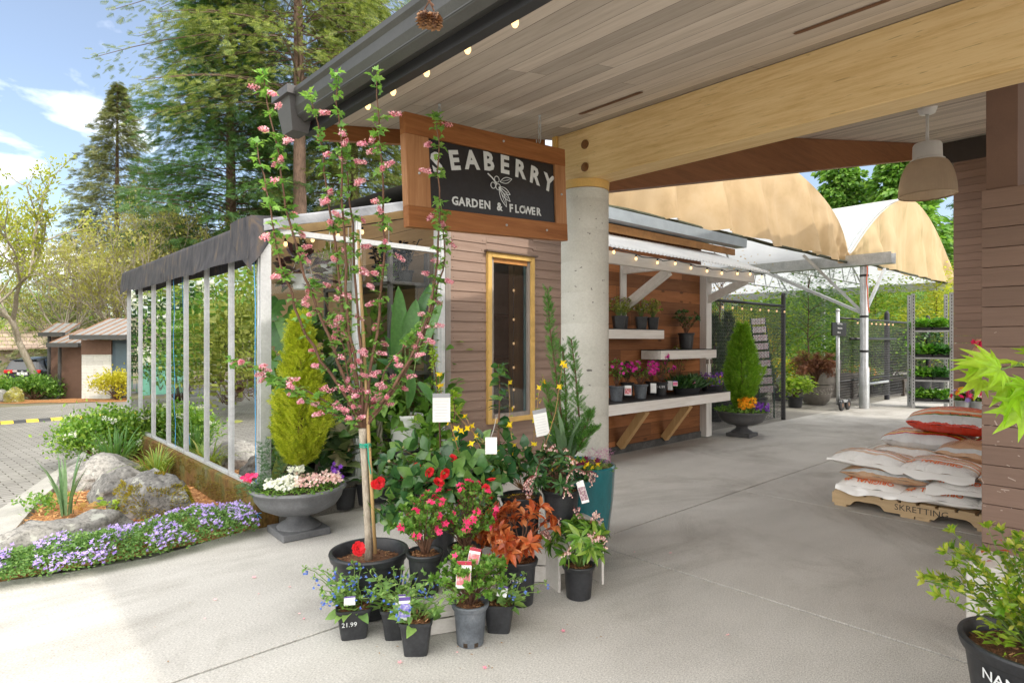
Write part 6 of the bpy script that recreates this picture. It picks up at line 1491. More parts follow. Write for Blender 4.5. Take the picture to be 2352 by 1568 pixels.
    if flap:
        m = MB()
        def fp(u, v):
            x = (u - .5) * L * .97; s_ = v * (.75 + .35 * math.sin(x * 5 + seed * 2)); return M @ Vector((x, -W_ / 2 * (1 - .05 * (2 * x / L) ** 2) - .004 - .035 * s_, H_ * .42 - .055 * s_ ** 1.5 + .012 * math.sin(x * 21 + seed) * s_ + .008 * noise.noise((x * 9, s_ * 3, seed))))
        m.grid(fp, 40, 5); m.build('seam_flap', B_PLAIN, o, True)
    return t
OR = plain('print_orange', (.78, .17, .03), .4); BK = plain('print_black', (.04, .04, .045), .4); OL = plain('print_olive', (.20, .17, .04), .4)
RB = rad(-90)   # local x -> -Y (towards camera right), local y -> +X (away): print reads the right way for the camera
# in local space +x runs along -Y so upside-down print uses flip
def B(label, y, x, z, L, W_, H_, mat, seed, prints=(), rot=0.0, tilt=(0, 0), flap=False): return bag(label, (x, y, z), L * 1.03, W_, H_ * 1.1, RB + rot, mat, seed, prints, tilt, flap)
orig = lambda y0, x0=0.02, s_=.066: [('text', 'ORIGINAL', s_, x0, y0, OR, .0016, True), ('sun', x0 - .22, y0 + .02, .05), ('text', '28 L', .022, x0, y0 + .07, BK, .0003, True)]
Z0 = .139
B('white bag with orange lettering at the left end of the bottom layer', 1.86, 6.22, Z0, .56, .52, .135, B_PLAIN, 1, orig(-.205), flap=True)
B('white bag in the middle of the bottom layer with a hanging seam', 1.36, 6.20, Z0, .56, .52, .13, B_PLAIN, 2, orig(-.205), flap=True)
B('white bag at the right end of the bottom layer beside the pier', .86, 6.22, Z0, .52, .52, .13, B_PLAIN, 3, [], flap=True)
B('long tan and silver bag lying over the left half of the second layer', 1.78, 6.24, Z0 + .115, .70, .50, .12, B_TAN, 4, [], .02)
B('white bag of the second layer with lettering half covered from above', 1.06, 6.20, Z0 + .112, .74, .52, .13, B_PLAIN, 5, orig(-.205, -.05), -.02, flap=True)
B('white and tan bag on the upper left corner of the front stack', 1.92, 6.24, Z0 + .225, .62, .52, .13, B_WHITE, 6, [('text', 'SOIL', .07, .05, -.02, BK, .001, True)], .02, flap=True)
B('white bag with sun mark and big orange ORIGINAL print on top of the stack', 1.36, 6.19, Z0 + .222, .54, .54, .145, B_WHITE, 7, orig(-.185), -.03, flap=True)
B('tan bag with a small white flower badge at the right of the front stack', .84, 6.20, Z0 + .212, .52, .52, .15, B_TAN, 8, [('flower', -.09, -.10, .035)], .02)
B('tan bag lying flat on the rear of the third layer', 1.15, 6.68, Z0 + .235, .66, .44, .10, B_TAN, 9, [])
B('white and tan bag at the back left under the red bags', 1.74, 6.76, Z0 + .235, .66, .46, .12, B_WHITE, 10, [])
for i in range(2): B(('rear' if i else 'hidden') + ' white bag low in the back of the stack', 1.5 - i * .6, 6.76, Z0 + .0 + i * .006, .6, .48, .125, B_PLAIN, 20 + i)
B('rear tan bag in the second layer at the back', 1.5, 6.76, Z0 + .118, .7, .48, .12, B_TAN, 23)
B('red and white bag with yellow band under the topmost red bag', 1.62, 6.86, Z0 + .34, .74, .50, .17, B_REDW, 11, [], .04)
B('red bag behind the tan bag, half hidden near the pier', .98, 6.92, Z0 + .33, .66, .50, .19, B_REDW, 12, [])
B('tan bag with silver band printed FOENIX lying tilted on top', 1.08, 6.54, Z0 + .335, .76, .46, .145, B_TAN, 13, [('text', 'FOENIX', .045, .0, -.075, BK, .0008, False), ('text', 'Bien fertile soil mix to bring your garden to life', .017, .03, -.118, OL, .0002, False)], -.06, (.10, .03))
B('glossy red bag with silver edge, topmost of the whole pile', 1.36, 6.88, Z0 + .515, .84, .50, .21, B_RED, 14, [('text', 'Bumper   mix 40 L', .022, .0, -.185, BK, .0003, False)], .05, (.05, .02))

# ------------------------------------------------------------------ right foreground
c = at(2384, CV, 2.32); c.z = 0
na = T('nandina', 'bushy lime and red tipped nandina in a big black tub chalked NANDINA GULF', 'potted shrub', c)
pot(na, c, .235, .185, .355, BLACKP, soil=.86, lip=.014, n=56)
pot_text(na, c, lambda z: .185 + .05 * z / .355 + .003, [('NANDINA', .255, -.02, .058), ('GULF', .19, -.05, .055)], .05, tilt=-.02, bold=.0006, yaw=-.1)
L_NAN = leaf_mat('nandina_leaf', (.10, .24, .02), (.26, .38, .03), .35, .4, (.52, .50, .10))
tips = dome_tips(c + Vector((0, 0, .58)), .31, .31, .20, 54, -.35) + [at(*q) for q in ((2125, 1330, 2.3), (2190, 1225, 2.35), (2175, 1270, 2.3), (2150, 1330, 2.25), (2270, 1215, 2.4), (2300, 1225, 2.4), (2160, 1370, 2.2), (2200, 1300, 2.3), (2330, 1260, 2.3))]
shrub_parts(na, c + Vector((0, 0, .30)), tips, 'leaf', L_NAN, .043, 24, 8, .75, .75, .004, GREENSTEM, None, .30, -.04)
l = LV('leaf'); [l.one(Vector(t_) + rv(.05), rdir(-.2, .8), .04, .7) for t_ in tips[:26] if rnd.random() < .6]; l.build('red_tips', leaf_mat('nandina_red', (.42, .03, .02), (.6, .16, .05), .35, .3), na)
l = LV('leaf'); [l.one(c + Vector((rnd.uniform(-.2, .1), rnd.uniform(-.15, .15), .34 + .08 * rnd.random())), rdir(-.1, .6), .05, .8) for k in range(120)]; l.build('low_foliage', L_LIME, na)
wb = T('white_crate', 'white painted box against the brown pier behind the nandina', 'box', onz(2320, 1320, 0))
p = at(2330, 1290, 2.95); m = MB(); m.box((p.x - .16, p.y - .42, 0), (p.x + .14, p.y + .16, .43)); m.build('body', WHITEWOOD, wb, bevel=.006)
l = LV('leaf'); [l.one((p.x + rnd.uniform(-.14, .12), p.y + rnd.uniform(-.4, .14), .437), Vector((rnd.uniform(-1, 1), rnd.uniform(-1, 1), .1)), .035, .8) for k in range(22)]; tag(l.build('fallen_leaves', MATS['nandina_red'], None, .2), kind='stuff')
mp_ = at(2560, CV, 1.95); mp_.z = 0
ma = T('maple_sapling', 'young lime green maple reaching in from the right edge', 'tree', mp_)
m = MB(); hub = at(2440, 880, 1.92); m.tube([mp_, mp_ + Vector((0, 0, .8)), hub], [.014, .011, .008], 8)
ends = [(2252, 858, 1.95, .17), (2300, 868, 1.85, .17), (2340, 852, 1.9, .17), (2362, 905, 1.85, .18), (2372, 930, 1.9, .18), (2330, 912, 1.95, .14), (2395, 840, 1.9, .18), (2405, 960, 1.9, .16)]
l = LV('maple')
for (u, v, d, s_) in ends:
    e = at(u, v - 18, d); m.tube(curve(hub, e, -.03, 5), [.005, .0045, .004, .0035, .003, .0025], 6); dd = (e - hub).normalized() + Vector((0, 0, -.35)); l.one(e, dd, s_ * .52, 1, UP - FW * .7)
for (u, v, d, s_, du, dv) in ((2285, 842, 1.9, .115, -1, -.1), (2255, 872, 1.97, .085, -.8, .5), (2340, 900, 1.86, .115, -.5, .9), (2356, 936, 1.86, .12, -.7, .6), (2325, 878, 1.9, .10, -.6, .7)):
    l.one(at(u, v, d), RT * du - UP * dv, s_, 1, UP * .8 - FW)
m.build('trunk', GREENSTEM, ma, True); l.build('leaves', leaf_mat('maple_leaf', (.24, .44, .02), (.36, .58, .035), .4, .5, (.46, .62, .06)), ma, .35)

# ------------------------------------------------------------------ goods by the far wall
st = T('flower_stand', 'small white stand holding flower pots by the far brown wall', 'stand', (9.2, 2.3, 0))
q = at(2240, 935, 9.0); m = MB(); m.box((q.x - .3, q.y - .5, .40), (q.x + .4, q.y + .25, .45)); m.box((q.x - .27, q.y - .47, 0), (q.x - .2, q.y + .22, .399)); m.box((q.x + .3, q.y - .47, 0), (q.x + .37, q.y + .22, .399)); m.build('shelf', WHITEP, st)
q2 = at(2222, 925, 8.9); FLG = 'flower pots on the white stand'
def fpot(label, u, d, cols):
    b = at(u, CV, d); b.z = .452; t = T('flower_pot', label, 'flower pot', b, FLG); pot(t, b, .105, .085, .19, plain('zinc', (.42, .44, .44), .35, .5), n=24); lv = LV('leaf'); 
    for k in range(260): lv.one(b + Vector((0, 0, .19)) + rdir(0, 1) * .10 * rnd.random(), rdir(-.2, 1), .08, .9)
    lv.build('foliage', L_MID, t)
    for nm, pm, n in cols:
        fv = LV('flower6')
        for k in range(n): d_ = (rdir(-.2, 1) - FW * .3).normalized(); fv.one(b + Vector((0, 0, .22)) + d_ * .15, d_.orthogonal(), .045, 1, d_)
        fv.build(nm, pm, t, .3)
fpot('zinc pot of mixed orange, yellow and lilac flowers beside the seedling rack', 2212, 8.9, (('orange_flowers', P_ORAN, 7), ('yellow_flowers', P_YEL, 4), ('lilac_flowers', P_LILAC, 8), ('pink_flowers', P_AZ, 6)))
fpot('zinc pot of pink flowers cut by the brown pier', 2246, 8.8, (('pink_flowers', P_AZ, 16), ('white_flowers', P_WHITE, 7)))
bq = T('wrapped_bouquet', 'paper wrapped pink bouquet standing in a dark vase by the pier', 'bouquet', at(2244, 860, 8.9)); b = at(2246, 860, 9.4)
m = MB(); m.lathe([(.085, 0), (.10, .2), (.09, .2), (1e-3, .05)], 20, b - UP * .12); m.build('vase', BLACKP, bq, True); m = MB(); m.lathe([(.06, 0), (.16, .12), (.02, .38), (.05, .45)], 14, b + UP * .08); m.build('wrap', plain('kraft', (.55, .33, .2), .7), bq, True); l = LV('flower6'); [l.one(b + UP * .45 + rv(.05), rdir(0, 1), .05) for k in range(16)]; l.build('blossoms', P_AZ, bq)
m = MB(); m.box((b.x - .2, b.y - .3, 0), (b.x + .25, b.y + .2, b.z - .121)); tag(m.build('plinth_box', plain('dark_plinth', (.12, .08, .06), .7), None), 'dark plinth under the wrapped bouquet', 'plinth')

# seedling rack
rk = T('seedling_rack', 'tall galvanised slotted rack carrying four levels of green seedlings', 'rack', at(2140, CV, 13.6)); rk.location.z = 0
ra, rb_ = at(2098, CV, 13.7), at(2186, CV, 13.4); ra.z = rb_.z = 0; ax = (rb_ - ra); Lr = ax.length; ax.normalize(); dp = Vector((-ax.y, ax.x, 0)); 
for (p0, o) in ((ra, 0), (rb_, 0), (ra + dp * .55, 1), (rb_ + dp * .55, 1)):
    m = MB(); m.obox(p0 + UP * 1.28, ax * .03, dp * .004, UP * 1.28); m.obox(p0 - ax * .028 + dp * .03, ax * .004, dp * .03, UP * .001); m.obox(p0 - ax * .034 + dp * .028 + UP * 1.28, ax * .004, dp * .026, UP * 1.28); up = m.build('upright', STEEL, rk)
    m = MB()
    for k in range(34): m.obox(p0 + UP * (.12 + k * .072) - dp * .0048, ax * .008, dp * .0008, UP * .02)
    m.build('dot_pattern', BLACKM, up)
L_SED = leaf_mat('seedling', (.06, .20, .02), (.14, .34, .035), .45, .4, (.26, .46, .06)); L_DSED = leaf_mat('deep_seedling', (.03, .12, .02), (.06, .2, .03), .4, .3)
for k, z in enumerate((.14, .62, 1.12, 1.72)):
    m = MB(); cz = ra + ax * Lr / 2 + dp * .27 + UP * z; m.obox(cz, ax * (Lr / 2 - .035), dp * .27, UP * .018); sh_ = m.build('shelf', STEEL, rk)
    m = MB()
    for s_ in (-1, 1): m.obox(cz + ax * s_ * Lr * .24 + UP * .052, ax * Lr * .225, dp * .25, UP * .032)
    m.build('seed_trays', BLACKP, rk)
    lv = LV('leaf'); l2 = LV('leaf')
    for i in range(900):
        a_ = rnd.uniform(-.46, .46) * Lr; (lv if (a_ < 0 or k in (0, 3)) else l2).one(cz + ax * a_ + dp * rnd.uniform(-.27, .24) + UP * (.08 + .16 * rnd.random()), rdir(-.2, 1), rnd.uniform(.05, .12 if k != 2 else .17), 1.1)
    lv.build('seedlings', L_SED, rk); l2.build('dark_seedlings', L_DSED, rk)
# seed packet stand
sk = T('seed_rack', 'leaning rack of white flower seed packets behind the chain link fence', 'display rack', (12.0, 5.9, 0))
SA, SB, SCc, SDd = at(1724, 733, 12.4), at(1757, 731, 12.4), at(1778, 906, 12.0), at(1745, 908, 12.0)
m = MB(); 
for a_, b_ in ((SA, SDd), (SB, SCc)): m.tube([a_, b_, (b_.x, b_.y, 0)], .014, 6)
m.build('rack_frame', plain('green_frame', (.02, .10, .06), .5), sk)
PKM = speckle('packet_print', [(.38, (.82, .80, .80)), (.52, (.82, .76, .77)), (.57, (.75, .35, .45)), (.61, (.82, .78, .78)), (.80, (.55, .6, .72))], 26, .5)
pkt = None
for r_i in range(9):
    for c_i in range(3):
        u, v = (c_i + .5) / 3, (r_i + .42) / 9; pc_ = SA.lerp(SB, u).lerp(SDd.lerp(SCc, u), v); f = (CAM - pc_); f.z = 0; f.normalize(); s_ = f.cross(UP) * -1
        m = MB(); m.obox(pc_ + f * .02, s_ * .043, f * .004, UP * .062 + f * -.02); m.build('seed_packet', PKM, sk)
# ------------------------------------------------------------------ nursery stock
NG = 'nursery stock under the hoop houses'
jm = at(1873, CV, 14.6); jm.z = 0
j = T('japanese_maple', 'weeping bronze japanese maple in an embossed grey bowl by the gate', 'potted tree', jm)
m = MB(); m.lathe([(1e-3, 0), (.22, 0), (.30, .10), (.34, .25), (.345, .40), (.36, .43), (.36, .455), (.32, .455), (.31, .40)], 40, jm)
m.build('bowl', speckle('taupe_pot', [(.3, (.15, .135, .12)), (.7, (.26, .24, .215))], 5, .6), j, True, flat_angle=50)
m = MB()
for k in range(26): q = 2 * math.pi * k / 26; m.tube([jm + Vector((.347 * math.cos(q + .1 * math.sin(w)), .347 * math.sin(q + .1 * math.sin(w)), .26 + .02 * w)) for w in range(7)], .008, 4)
m.build('embossing', plain('emboss', (.30, .28, .25), .6), j); m = MB(); m.lathe([(.31, .41), (1e-3, .43)], 24, jm); m.build('soil', DARKSOIL, j)
L_BRZ = leaf_mat('bronze_leaf', (.16, .055, .035), (.27, .11, .07), .5, .35, (.34, .18, .10))
sm = MB(); lv = LV('frond')
for k in range(26):
    q = rnd.uniform(0, 6.28); r = rnd.uniform(.25, .62); e = jm + Vector((math.cos(q) * r - .12, math.sin(q) * r, rnd.uniform(.55, 1.15) + .15 * (1 - r))); cc = curve(jm + UP * .45, e, -.28, 6, .02); sm.tube(cc, [.02, .016, .013, .01, .007, .005, .003], 5)
    for i in range(90): s_ = .4 + .6 * rnd.random(); i_ = min(5, int(s_ * 6)); lv.one(cc[i_].lerp(cc[i_ + 1], s_ * 6 - i_) + rv(.06), rdir(-.9, .2), rnd.uniform(.08, .16))
sm.build('branches', STEM, j, True); lv.build('foliage', L_BRZ, j)
def stock(name, label, u, d, pr, ph, kind, h, r, lm, n, L, flower=None, tm='leaf', z=0, potm=None):
    b = at(u, CV, d); b.z = z; t = T(name, label, 'nursery plant', b, NG); pot(t, b, pr, pr * .8, ph, potm or BLACKP, n=20)
    if kind == 'cone': conifer_cone(t, b + UP * ph * .9, h, r, lm, tm, n, L, 1.0, belly=.3)
    else:
        sm = MB(); lv = LV(tm); top = b + UP * (ph + h)
        if kind == 'tree': sm.tube(curve(b + UP * ph * .8, top, 0, 5, .03), [.022, .02, .018, .015, .01, .006], 6)
        K = 16 if kind == 'bush' else 22
        for k in range(K):
            if kind == 'bush': o = rdir(-.4, 1); cpt = b + UP * (ph + h * .5) + Vector((o.x * r, o.y * r, o.z * h * .5))
            else: zz_ = rnd.uniform(.35, 1); q = rnd.uniform(0, 6.28); rr = r * (1.15 - zz_ * .7) * rnd.uniform(.4, 1); cpt = b + UP * (ph + h * zz_) + Vector((math.cos(q) * rr, math.sin(q) * rr, .05))
            base_ = b + UP * ph * .9 if kind == 'bush' else b + UP * (ph + h * max(.2, (cpt.z - b.z - ph) / h - .12))
            sm.tube(curve(base_, cpt, -.03, 4, .02), [.009, .007, .006, .004, .003], 4)
            cr_ = r * .38
            for i in range(n // K): lv.one(cpt + Vector((rnd.gauss(0, cr_), rnd.gauss(0, cr_), rnd.gauss(0, cr_ * .7))), rdir(-.5, .7), L * rnd.uniform(.6, 1.2), 1)
        sm.build('stems', STEM, t, True); lv.build('foliage', lm, t)
    if flower:
        fv = LV('flower5')
        for k in range(flower[1]): d_ = rdir(-.2, 1); fv.one(b + UP * (ph + h * .5) + Vector((d_.x * r * 1.1, d_.y * r * 1.1, d_.z * h * .5)), d_.orthogonal(), flower[2], 1, d_)
        fv.build('blossoms', flower[0], t, .4)
    return t
L_SPR = leaf_mat('spring_leaf', (.16, .30, .03), (.30, .44, .06), .45, .45, (.45, .52, .10)); L_BLU = leaf_mat('blue_spruce', (.07, .14, .09), (.14, .22, .14), .5, .2); L_YG = leaf_mat('yellowgreen', (.34, .40, .04), (.52, .52, .08), .45, .45)
stock('arborvitae', 'narrow dark arborvitae standing behind the fence beside the white post', 1641, 11.5, .17, .3, 'cone', 1.7, .26, L_DARK, 1400, .13, tm='frond')
stock('arborvitae', 'second dark arborvitae just left of the green conifer urn', 1672, 12.2, .17, .3, 'cone', 1.8, .28, L_DARK, 1400, .13, tm='frond')
stock('arborvitae', 'dark columnar evergreen right behind the seed packet rack', 1742, 13.2, .18, .3, 'cone', 1.5, .32, L_DARK, 1400, .13, tm='frond')
stock('spruce', 'young airy spruce with grey green tiers behind the japanese maple', 1857, 17.0, .25, .35, 'tree', 3.3, 1.1, L_BLU, 3000, .14, tm='frond3')
stock('potted_shrub', 'low variegated plant in twin black pots left of the embossed bowl', 1826, 13.9, .17, .24, 'bush', .38, .26, L_SPR, 700, .11)
stock('golden_shrub', 'rounded yellow flowered shrub seen through the left fence panel', 1792, 15.5, .22, .3, 'bush', .75, .42, L_SPR, 1300, .09, (P_YEL, 120, .04))
stock('broom_shrub', 'tall golden yellow shrub behind the left fence panel', 1700, 17.5, .25, .35, 'bush', 1.9, .85, L_YG, 2600, .10, (P_YEL, 150, .04))
stock('maple_tree', 'leafy spring green maple above the open gate', 2010, 20.0, .3, .4, 'tree', 2.9, 1.2, L_SPR, 2600, .14)
stock('climber', 'tall yellow green climber on canes above the seedling rack', 2150, 19.5, .25, .35, 'tree', 3.2, .85, L_YG, 2400, .13)
stock('laurel', 'broad mid green laurel filling the gap behind the rolling gate', 1995, 18.0, .3, .4, 'bush', 1.5, .9, L_MID, 2600, .12)
stock('spring_shrub', 'light green shrub between the gate post and the steel post', 1930, 18.5, .25, .3, 'bush', 1.7, .7, L_SPR, 2200, .11)
stock('bamboo_shrub', 'fine leaved pale shrub through the right of the gate mesh', 2045, 19.0, .25, .3, 'bush', 2.0, .8, L_YG, 2200, .10)
stock('rhododendron', 'dark leaved shrub behind the seedling rack uprights', 2115, 18.2, .28, .35, 'bush', 1.5, .8, L_DARK, 2000, .13)
stock('orange_shrub', 'small orange flowered shrub low behind the gate mesh', 1975, 16.6, .2, .3, 'bush', .55, .4, L_SPR, 900, .08, (P_ORAN, 60, .035))
stock('arching_shrub', 'tan budded arching shrub above the left fence panel', 1655, 14.5, .25, .35, 'tree', 2.8, 1.15, leaf_mat('tan_bud', (.45, .25, .06), (.6, .4, .12), .6, .3), 700, .06)
stock('fern_tree', 'bushy fern leaved shrub under the far gutter on the left', 1760, 20.5, .3, .4, 'bush', 2.4, 1.1, L_SPR, 3000, .13)
stock('laurel', 'tall dark laurel at the far back left under the hoop', 1840, 22.5, .3, .4, 'bush', 2.6, 1.3, L_MID, 3000, .15)
b = at(1907, CV, 16.6); b.z = 0
bp = T('large_planter', 'pair of wide stacked taupe planters behind the gate post', 'planter', b)
m = MB(); m.lathe([(1e-3, 0), (.42, 0), (.5, .3), (.52, .55), (.56, .6), (.56, .66), (.50, .66)], 36, b + RT * .25); m.build('lower_bowl', MATS['taupe_pot'], bp, True, flat_angle=50); m = MB(); m.lathe([(1e-3, .0), (.38, 0), (.43, .45), (.46, .92), (.48, .98), (.42, .98)], 36, b - RT * .22); m.build('tall_bowl', MATS['taupe_pot'], bp, True, flat_angle=50)
b = at(2042, CV, 19); b.z = 0
sln = T('stone_lantern', 'small grey stone lantern seen through the gate mesh', 'lantern', b); m = MB(); m.lathe([(.2, 0), (.2, .1), (.1, .15), (.09, .7), (.2, .78), (.2, .84), (.13, .86), (.13, 1.05), (.26, 1.06), (.08, 1.25), (.05, 1.35), (1e-3, 1.4)], 6, b); m.build('body', URNM, sln)
for (u, d, lab) in ((1960, 17.2, 'low dark timber planting bench behind the gate mesh'), (2070, 18.0, 'low dark timber planting bench behind the far fence run')):
    b = at(u, CV, d); b.z = 0; t = T('planting_bench', lab, 'bench', b); m = MB(); m.obox(b + UP * .42, (1.4, 0, 0), (0, .45, 0), (0, 0, .03)); m.build('bench_top', plain('bench_dark', (.07, .055, .045), .8), t)
    for sx_ in (-1.3, 1.3):
        for sy_ in (-.4, .4): m = MB(); m.obox(b + Vector((sx_, sy_, .195)), (.04, 0, 0), (0, .04, 0), (0, 0, .194)); m.build('leg', MATS['bench_dark'], t)
# ------------------------------------------------------------------ rocks in the bed
def rock_mat(name, stops, moss=None):
    m, nt, ns, ls = new_mat(name); b, o = principled(ns, ls, .9, 0, .25); co = objco(ns, ls)
    n1 = nz(ns, ls, co, 5, 8, .65); n2 = nz(ns, ls, co, 30, 6, .75); r = ramp(ns, stops); ls.new(n1, r.inputs[0])
    g = ramp(ns, [(.36, (.42, .42, .42)), (.52, (.95, .95, .95)), (.7, (1.18, 1.18, 1.18))]); ls.new(n2, g.inputs[0]); c = mixc(ns, ls, 1, r.outputs[0], g.outputs[0], 'MULTIPLY')
    lw = nz(ns, ls, co, 11, 3, .5); lr = ramp(ns, [(.62, (0, 0, 0)), (.68, (1, 1, 1))]); ls.new(lw, lr.inputs[0]); c = mixc(ns, ls, math_(ns, ls, 'MULTIPLY', lr.outputs[0], .6), c, (.50, .51, .45))
    ls.new(c, b.inputs['Base Color']); bump(ns, ls, b, n2, .8, .012); MATS[name] = m; return m
RK1 = rock_mat('granite_dark', [(.3, (.11, .108, .105)), (.5, (.20, .195, .185)), (.7, (.33, .32, .30))]); RK2 = rock_mat('granite_pale', [(.3, (.20, .195, .18)), (.5, (.29, .28, .26)), (.7, (.40, .385, .35))])
MOSS = leaf_mat('moss', (.20, .19, .01), (.36, .32, .02), .9, .15, (.30, .16, .03))
def rock(name, label, c, rx, ry, rz, rot, mat, seed, flat=.35, base=-.35):
    m = MB(); c = Vector(c); n, k = 80, 48
    def fn(u, v):
        q, w = 2 * math.pi * u, math.pi * (v - .5) * .999; d = Vector((math.cos(q) * math.cos(w), math.sin(q) * math.cos(w), math.sin(w)))
        f = 1 + .30 * noise.noise(d * 1.1 + Vector((seed, 0, 0))) + .17 * noise.noise(d * 2.7 + Vector((0, seed, 0))) + .05 * noise.noise(d * 6.5 + Vector((seed, seed, 0))) + .03 * noise.noise(d * 15 + Vector((0, 0, seed)))
        # chop with a few planes for facets
        for a in range(5):
            nn = Vector((math.sin(seed * 3 + a * 2.1), math.cos(seed * 2 + a * 1.7), .3 + .5 * math.sin(a + seed))).normalized(); t = d.dot(nn)
            if t > 0: f = min(f, (.86 + .06 * math.sin(a * 5 + seed)) / t)
        p = d * f; x, y = p.x * rx, p.y * ry; z = max(p.z, base) * rz
        return c + Vector((x * math.cos(rot) - y * math.sin(rot), x * math.sin(rot) + y * math.cos(rot), z))
    m.grid(fn, n, k); o = m.build(name, mat, None, True); tag(o, label, 'rock'); return o, fn
r1, f1_ = rock('mossy_boulder', 'largest grey boulder with olive moss patches in the flower bed', (1.25, 5.90, .11), .38, .24, .29, rad(-42), RK1, 2.2)
lv = LV('needle')
for i in range(16000):
    u, v = rnd.random(), rnd.uniform(.3, .95); p = f1_(u, v); k = noise.noise((p.x * 5, p.y * 5, p.z * 7 + 2.3)) + .45 * noise.noise((p.x * 16, p.y * 16, p.z * 16)); zb = (p.z - .13) / .26
    if k > -.10 + .25 * (zb > .72) + .12 * (zb > .45) and (p - Vector((1.25, 5.90, 0))).dot(FW) < .03: lv.one(p - (p - r1.location).normalized() * .0, (p - Vector((1.24, 5.86, .08))).normalized() + rv(.6), rnd.uniform(.016, .03), 3.0)
lv.build('moss_cushions', MOSS, r1)
rock('boulder', 'smooth mid grey boulder between the mossy one and the pale one', (1.20, 6.72, .07), .34, .26, .24, rad(-40), RK1, 7.1)
rock('boulder', 'pale tan boulder farthest back in the bed before the shrub', (1.18, 7.65, .06), .37, .30, .24, rad(-40), RK2, 4.4)
rock('boulder', 'long low pale boulder edging the purple flowers near the kerb', (.56, 5.42, .01), .52, .20, .24, rad(22), RK2, 9.3)
# trailing purple rock cress over the bed edge
def cress_pts(n):
    out = []
    while len(out) < n:
        x = rnd.uniform(.12, 1.80); t = (x - .12) / 1.68
        ye = 4.90 - .10 * math.sin(math.pi * min(1, t * 1.1)); wd = .12 + .60 * math.sin(math.pi * min(1, max(0, t) ** .8)) ** .8 * .80 + .34 * max(0, min(1, (t - .55) / .2))
        if t > .97: continue
        s_ = rnd.random(); y = ye - .10 + wd * s_; h = .035 + .13 * (4 * s_ * (1 - s_)) ** .5 * min(1, wd / .3) * (1 + .5 * noise.noise((x * 6, y * 6, 1)))
        out.append(Vector((x, y, gz(x, y) + .05 + max(0, h * rnd.uniform(.55, 1)))))
    return out
lv = LV('leaf'); fv = LV('flower4')
for p in cress_pts(15000): lv.one(p, rdir(-.2, 1) - FW * .2, rnd.uniform(.014, .028), 1.3)
for p in cress_pts(3600):
    k = noise.noise((p.x * 5, p.y * 5, 4)) + .5 * noise.noise((p.x * 14, p.y * 14, 9))
    if k > .02: d_ = (UP * .9 - FW * .5 + rv(.5)).normalized(); fv.one(p + UP * .025, d_.orthogonal(), rnd.uniform(.011, .017), 1, d_)
cr_ = T('rock_cress', 'mat of lilac flowered rock cress spilling over the pavement edge', 'flowering plant', (1.0, 5.0, 0))
lv.build('foliage', leaf_mat('cress_leaf', (.08, .19, .05), (.18, .32, .09), .55, .35, (.26, .40, .12)), cr_); fv.build('blossoms', P_LILAC, cr_, .3)
def blades(name, label, cat, c, n, h, r, mat, spread=.6, w=1.0, arch=.3, z=None):
    c = Vector(c); m = MB()
    for i in range(n):
        q = rnd.uniform(0, 6.28); o = Vector((math.cos(q), math.sin(q), 0)); b = c + o * r * rnd.random(); hh = h * rnd.uniform(.55, 1.1); sp_ = spread * rnd.uniform(.2, 1.1); ww = .011 * w * rnd.uniform(.7, 1.2); sd = Vector((-o.y, o.x, 0)); prev = None; vs = []
        for k in range(7):
            s_ = k / 6; p = b + o * hh * sp_ * s_ ** 1.6 + UP * hh * (s_ - arch * sp_ * s_ ** 2.6); wk = ww * (1 - s_ ** 3) * (.7 + .6 * s_ if s_ < .5 else 1); vs += [p - sd * wk + o * .0, p + o * -wk * .4, p + sd * wk]
        m.add(vs, [(3 * k + a, 3 * k + a + 1, 3 * k + a + 4, 3 * k + a + 3) for k in range(6) for a in (0, 1)])
    return tag(m.build(name, mat, None, True), label, cat)
blades('iris', 'grey green iris fan standing in the bark near the kerb', 'plant', (.70, 6.25, .06), 17, .56, .06, leaf_mat('iris_leaf', (.11, .22, .11), (.20, .33, .17), .45, .25), .42, 1.3, .35)
blades('daylily', 'clump of arching yellow green strap leaves beside the mossy greenhouse kerb', 'plant', (1.60, 7.35, .06), 90, .46, .14, leaf_mat('daylily_leaf', (.14, .26, .04), (.26, .38, .06), .45, .35, (.46, .42, .12)), .95, .8, .75)
blades('daylily', 'taller green strap leaf clump between the shrub and the pale boulder', 'plant', (1.42, 8.5, .0), 80, .62, .16, leaf_mat('daylily_green', (.07, .20, .05), (.15, .30, .08), .45, .3), .75, .9, .6)
h_ = T('coral_bells', 'lime and peach leaved coral bells beside the iris', 'plant', (.86, 5.98, .07)); lv = LV('round'); l2 = LV('round')
for i in range(60): q = rnd.uniform(0, 6.28); r = .17 * math.sqrt(rnd.random()); (lv if math.cos(q) + rnd.uniform(-.4, .4) > -.2 else l2).one(Vector((.88 + r * math.cos(q), 5.98 + r * math.sin(q) * .9, .09 + .10 * rnd.random())), Vector((math.cos(q), math.sin(q), .3)) + rv(.3), rnd.uniform(.03, .055), 1)
lv.build('lime_leaves', L_LIME, h_); l2.build('peach_leaves', leaf_mat('peach_leaf', (.46, .22, .08), (.60, .40, .16), .5, .35, (.40, .30, .05)), h_)
lv = LV('leaf'); [lv.one((.60 + rnd.gauss(0, .09), 6.75 + rnd.gauss(0, .2), .06 + .06 * rnd.random()), rdir(0, 1), .04, 1) for i in range(260)]; tag(lv.build('low_ground_cover', L_MID, None), 'low green ground cover patch behind the iris by the kerb', 'plant', kind='stuff')
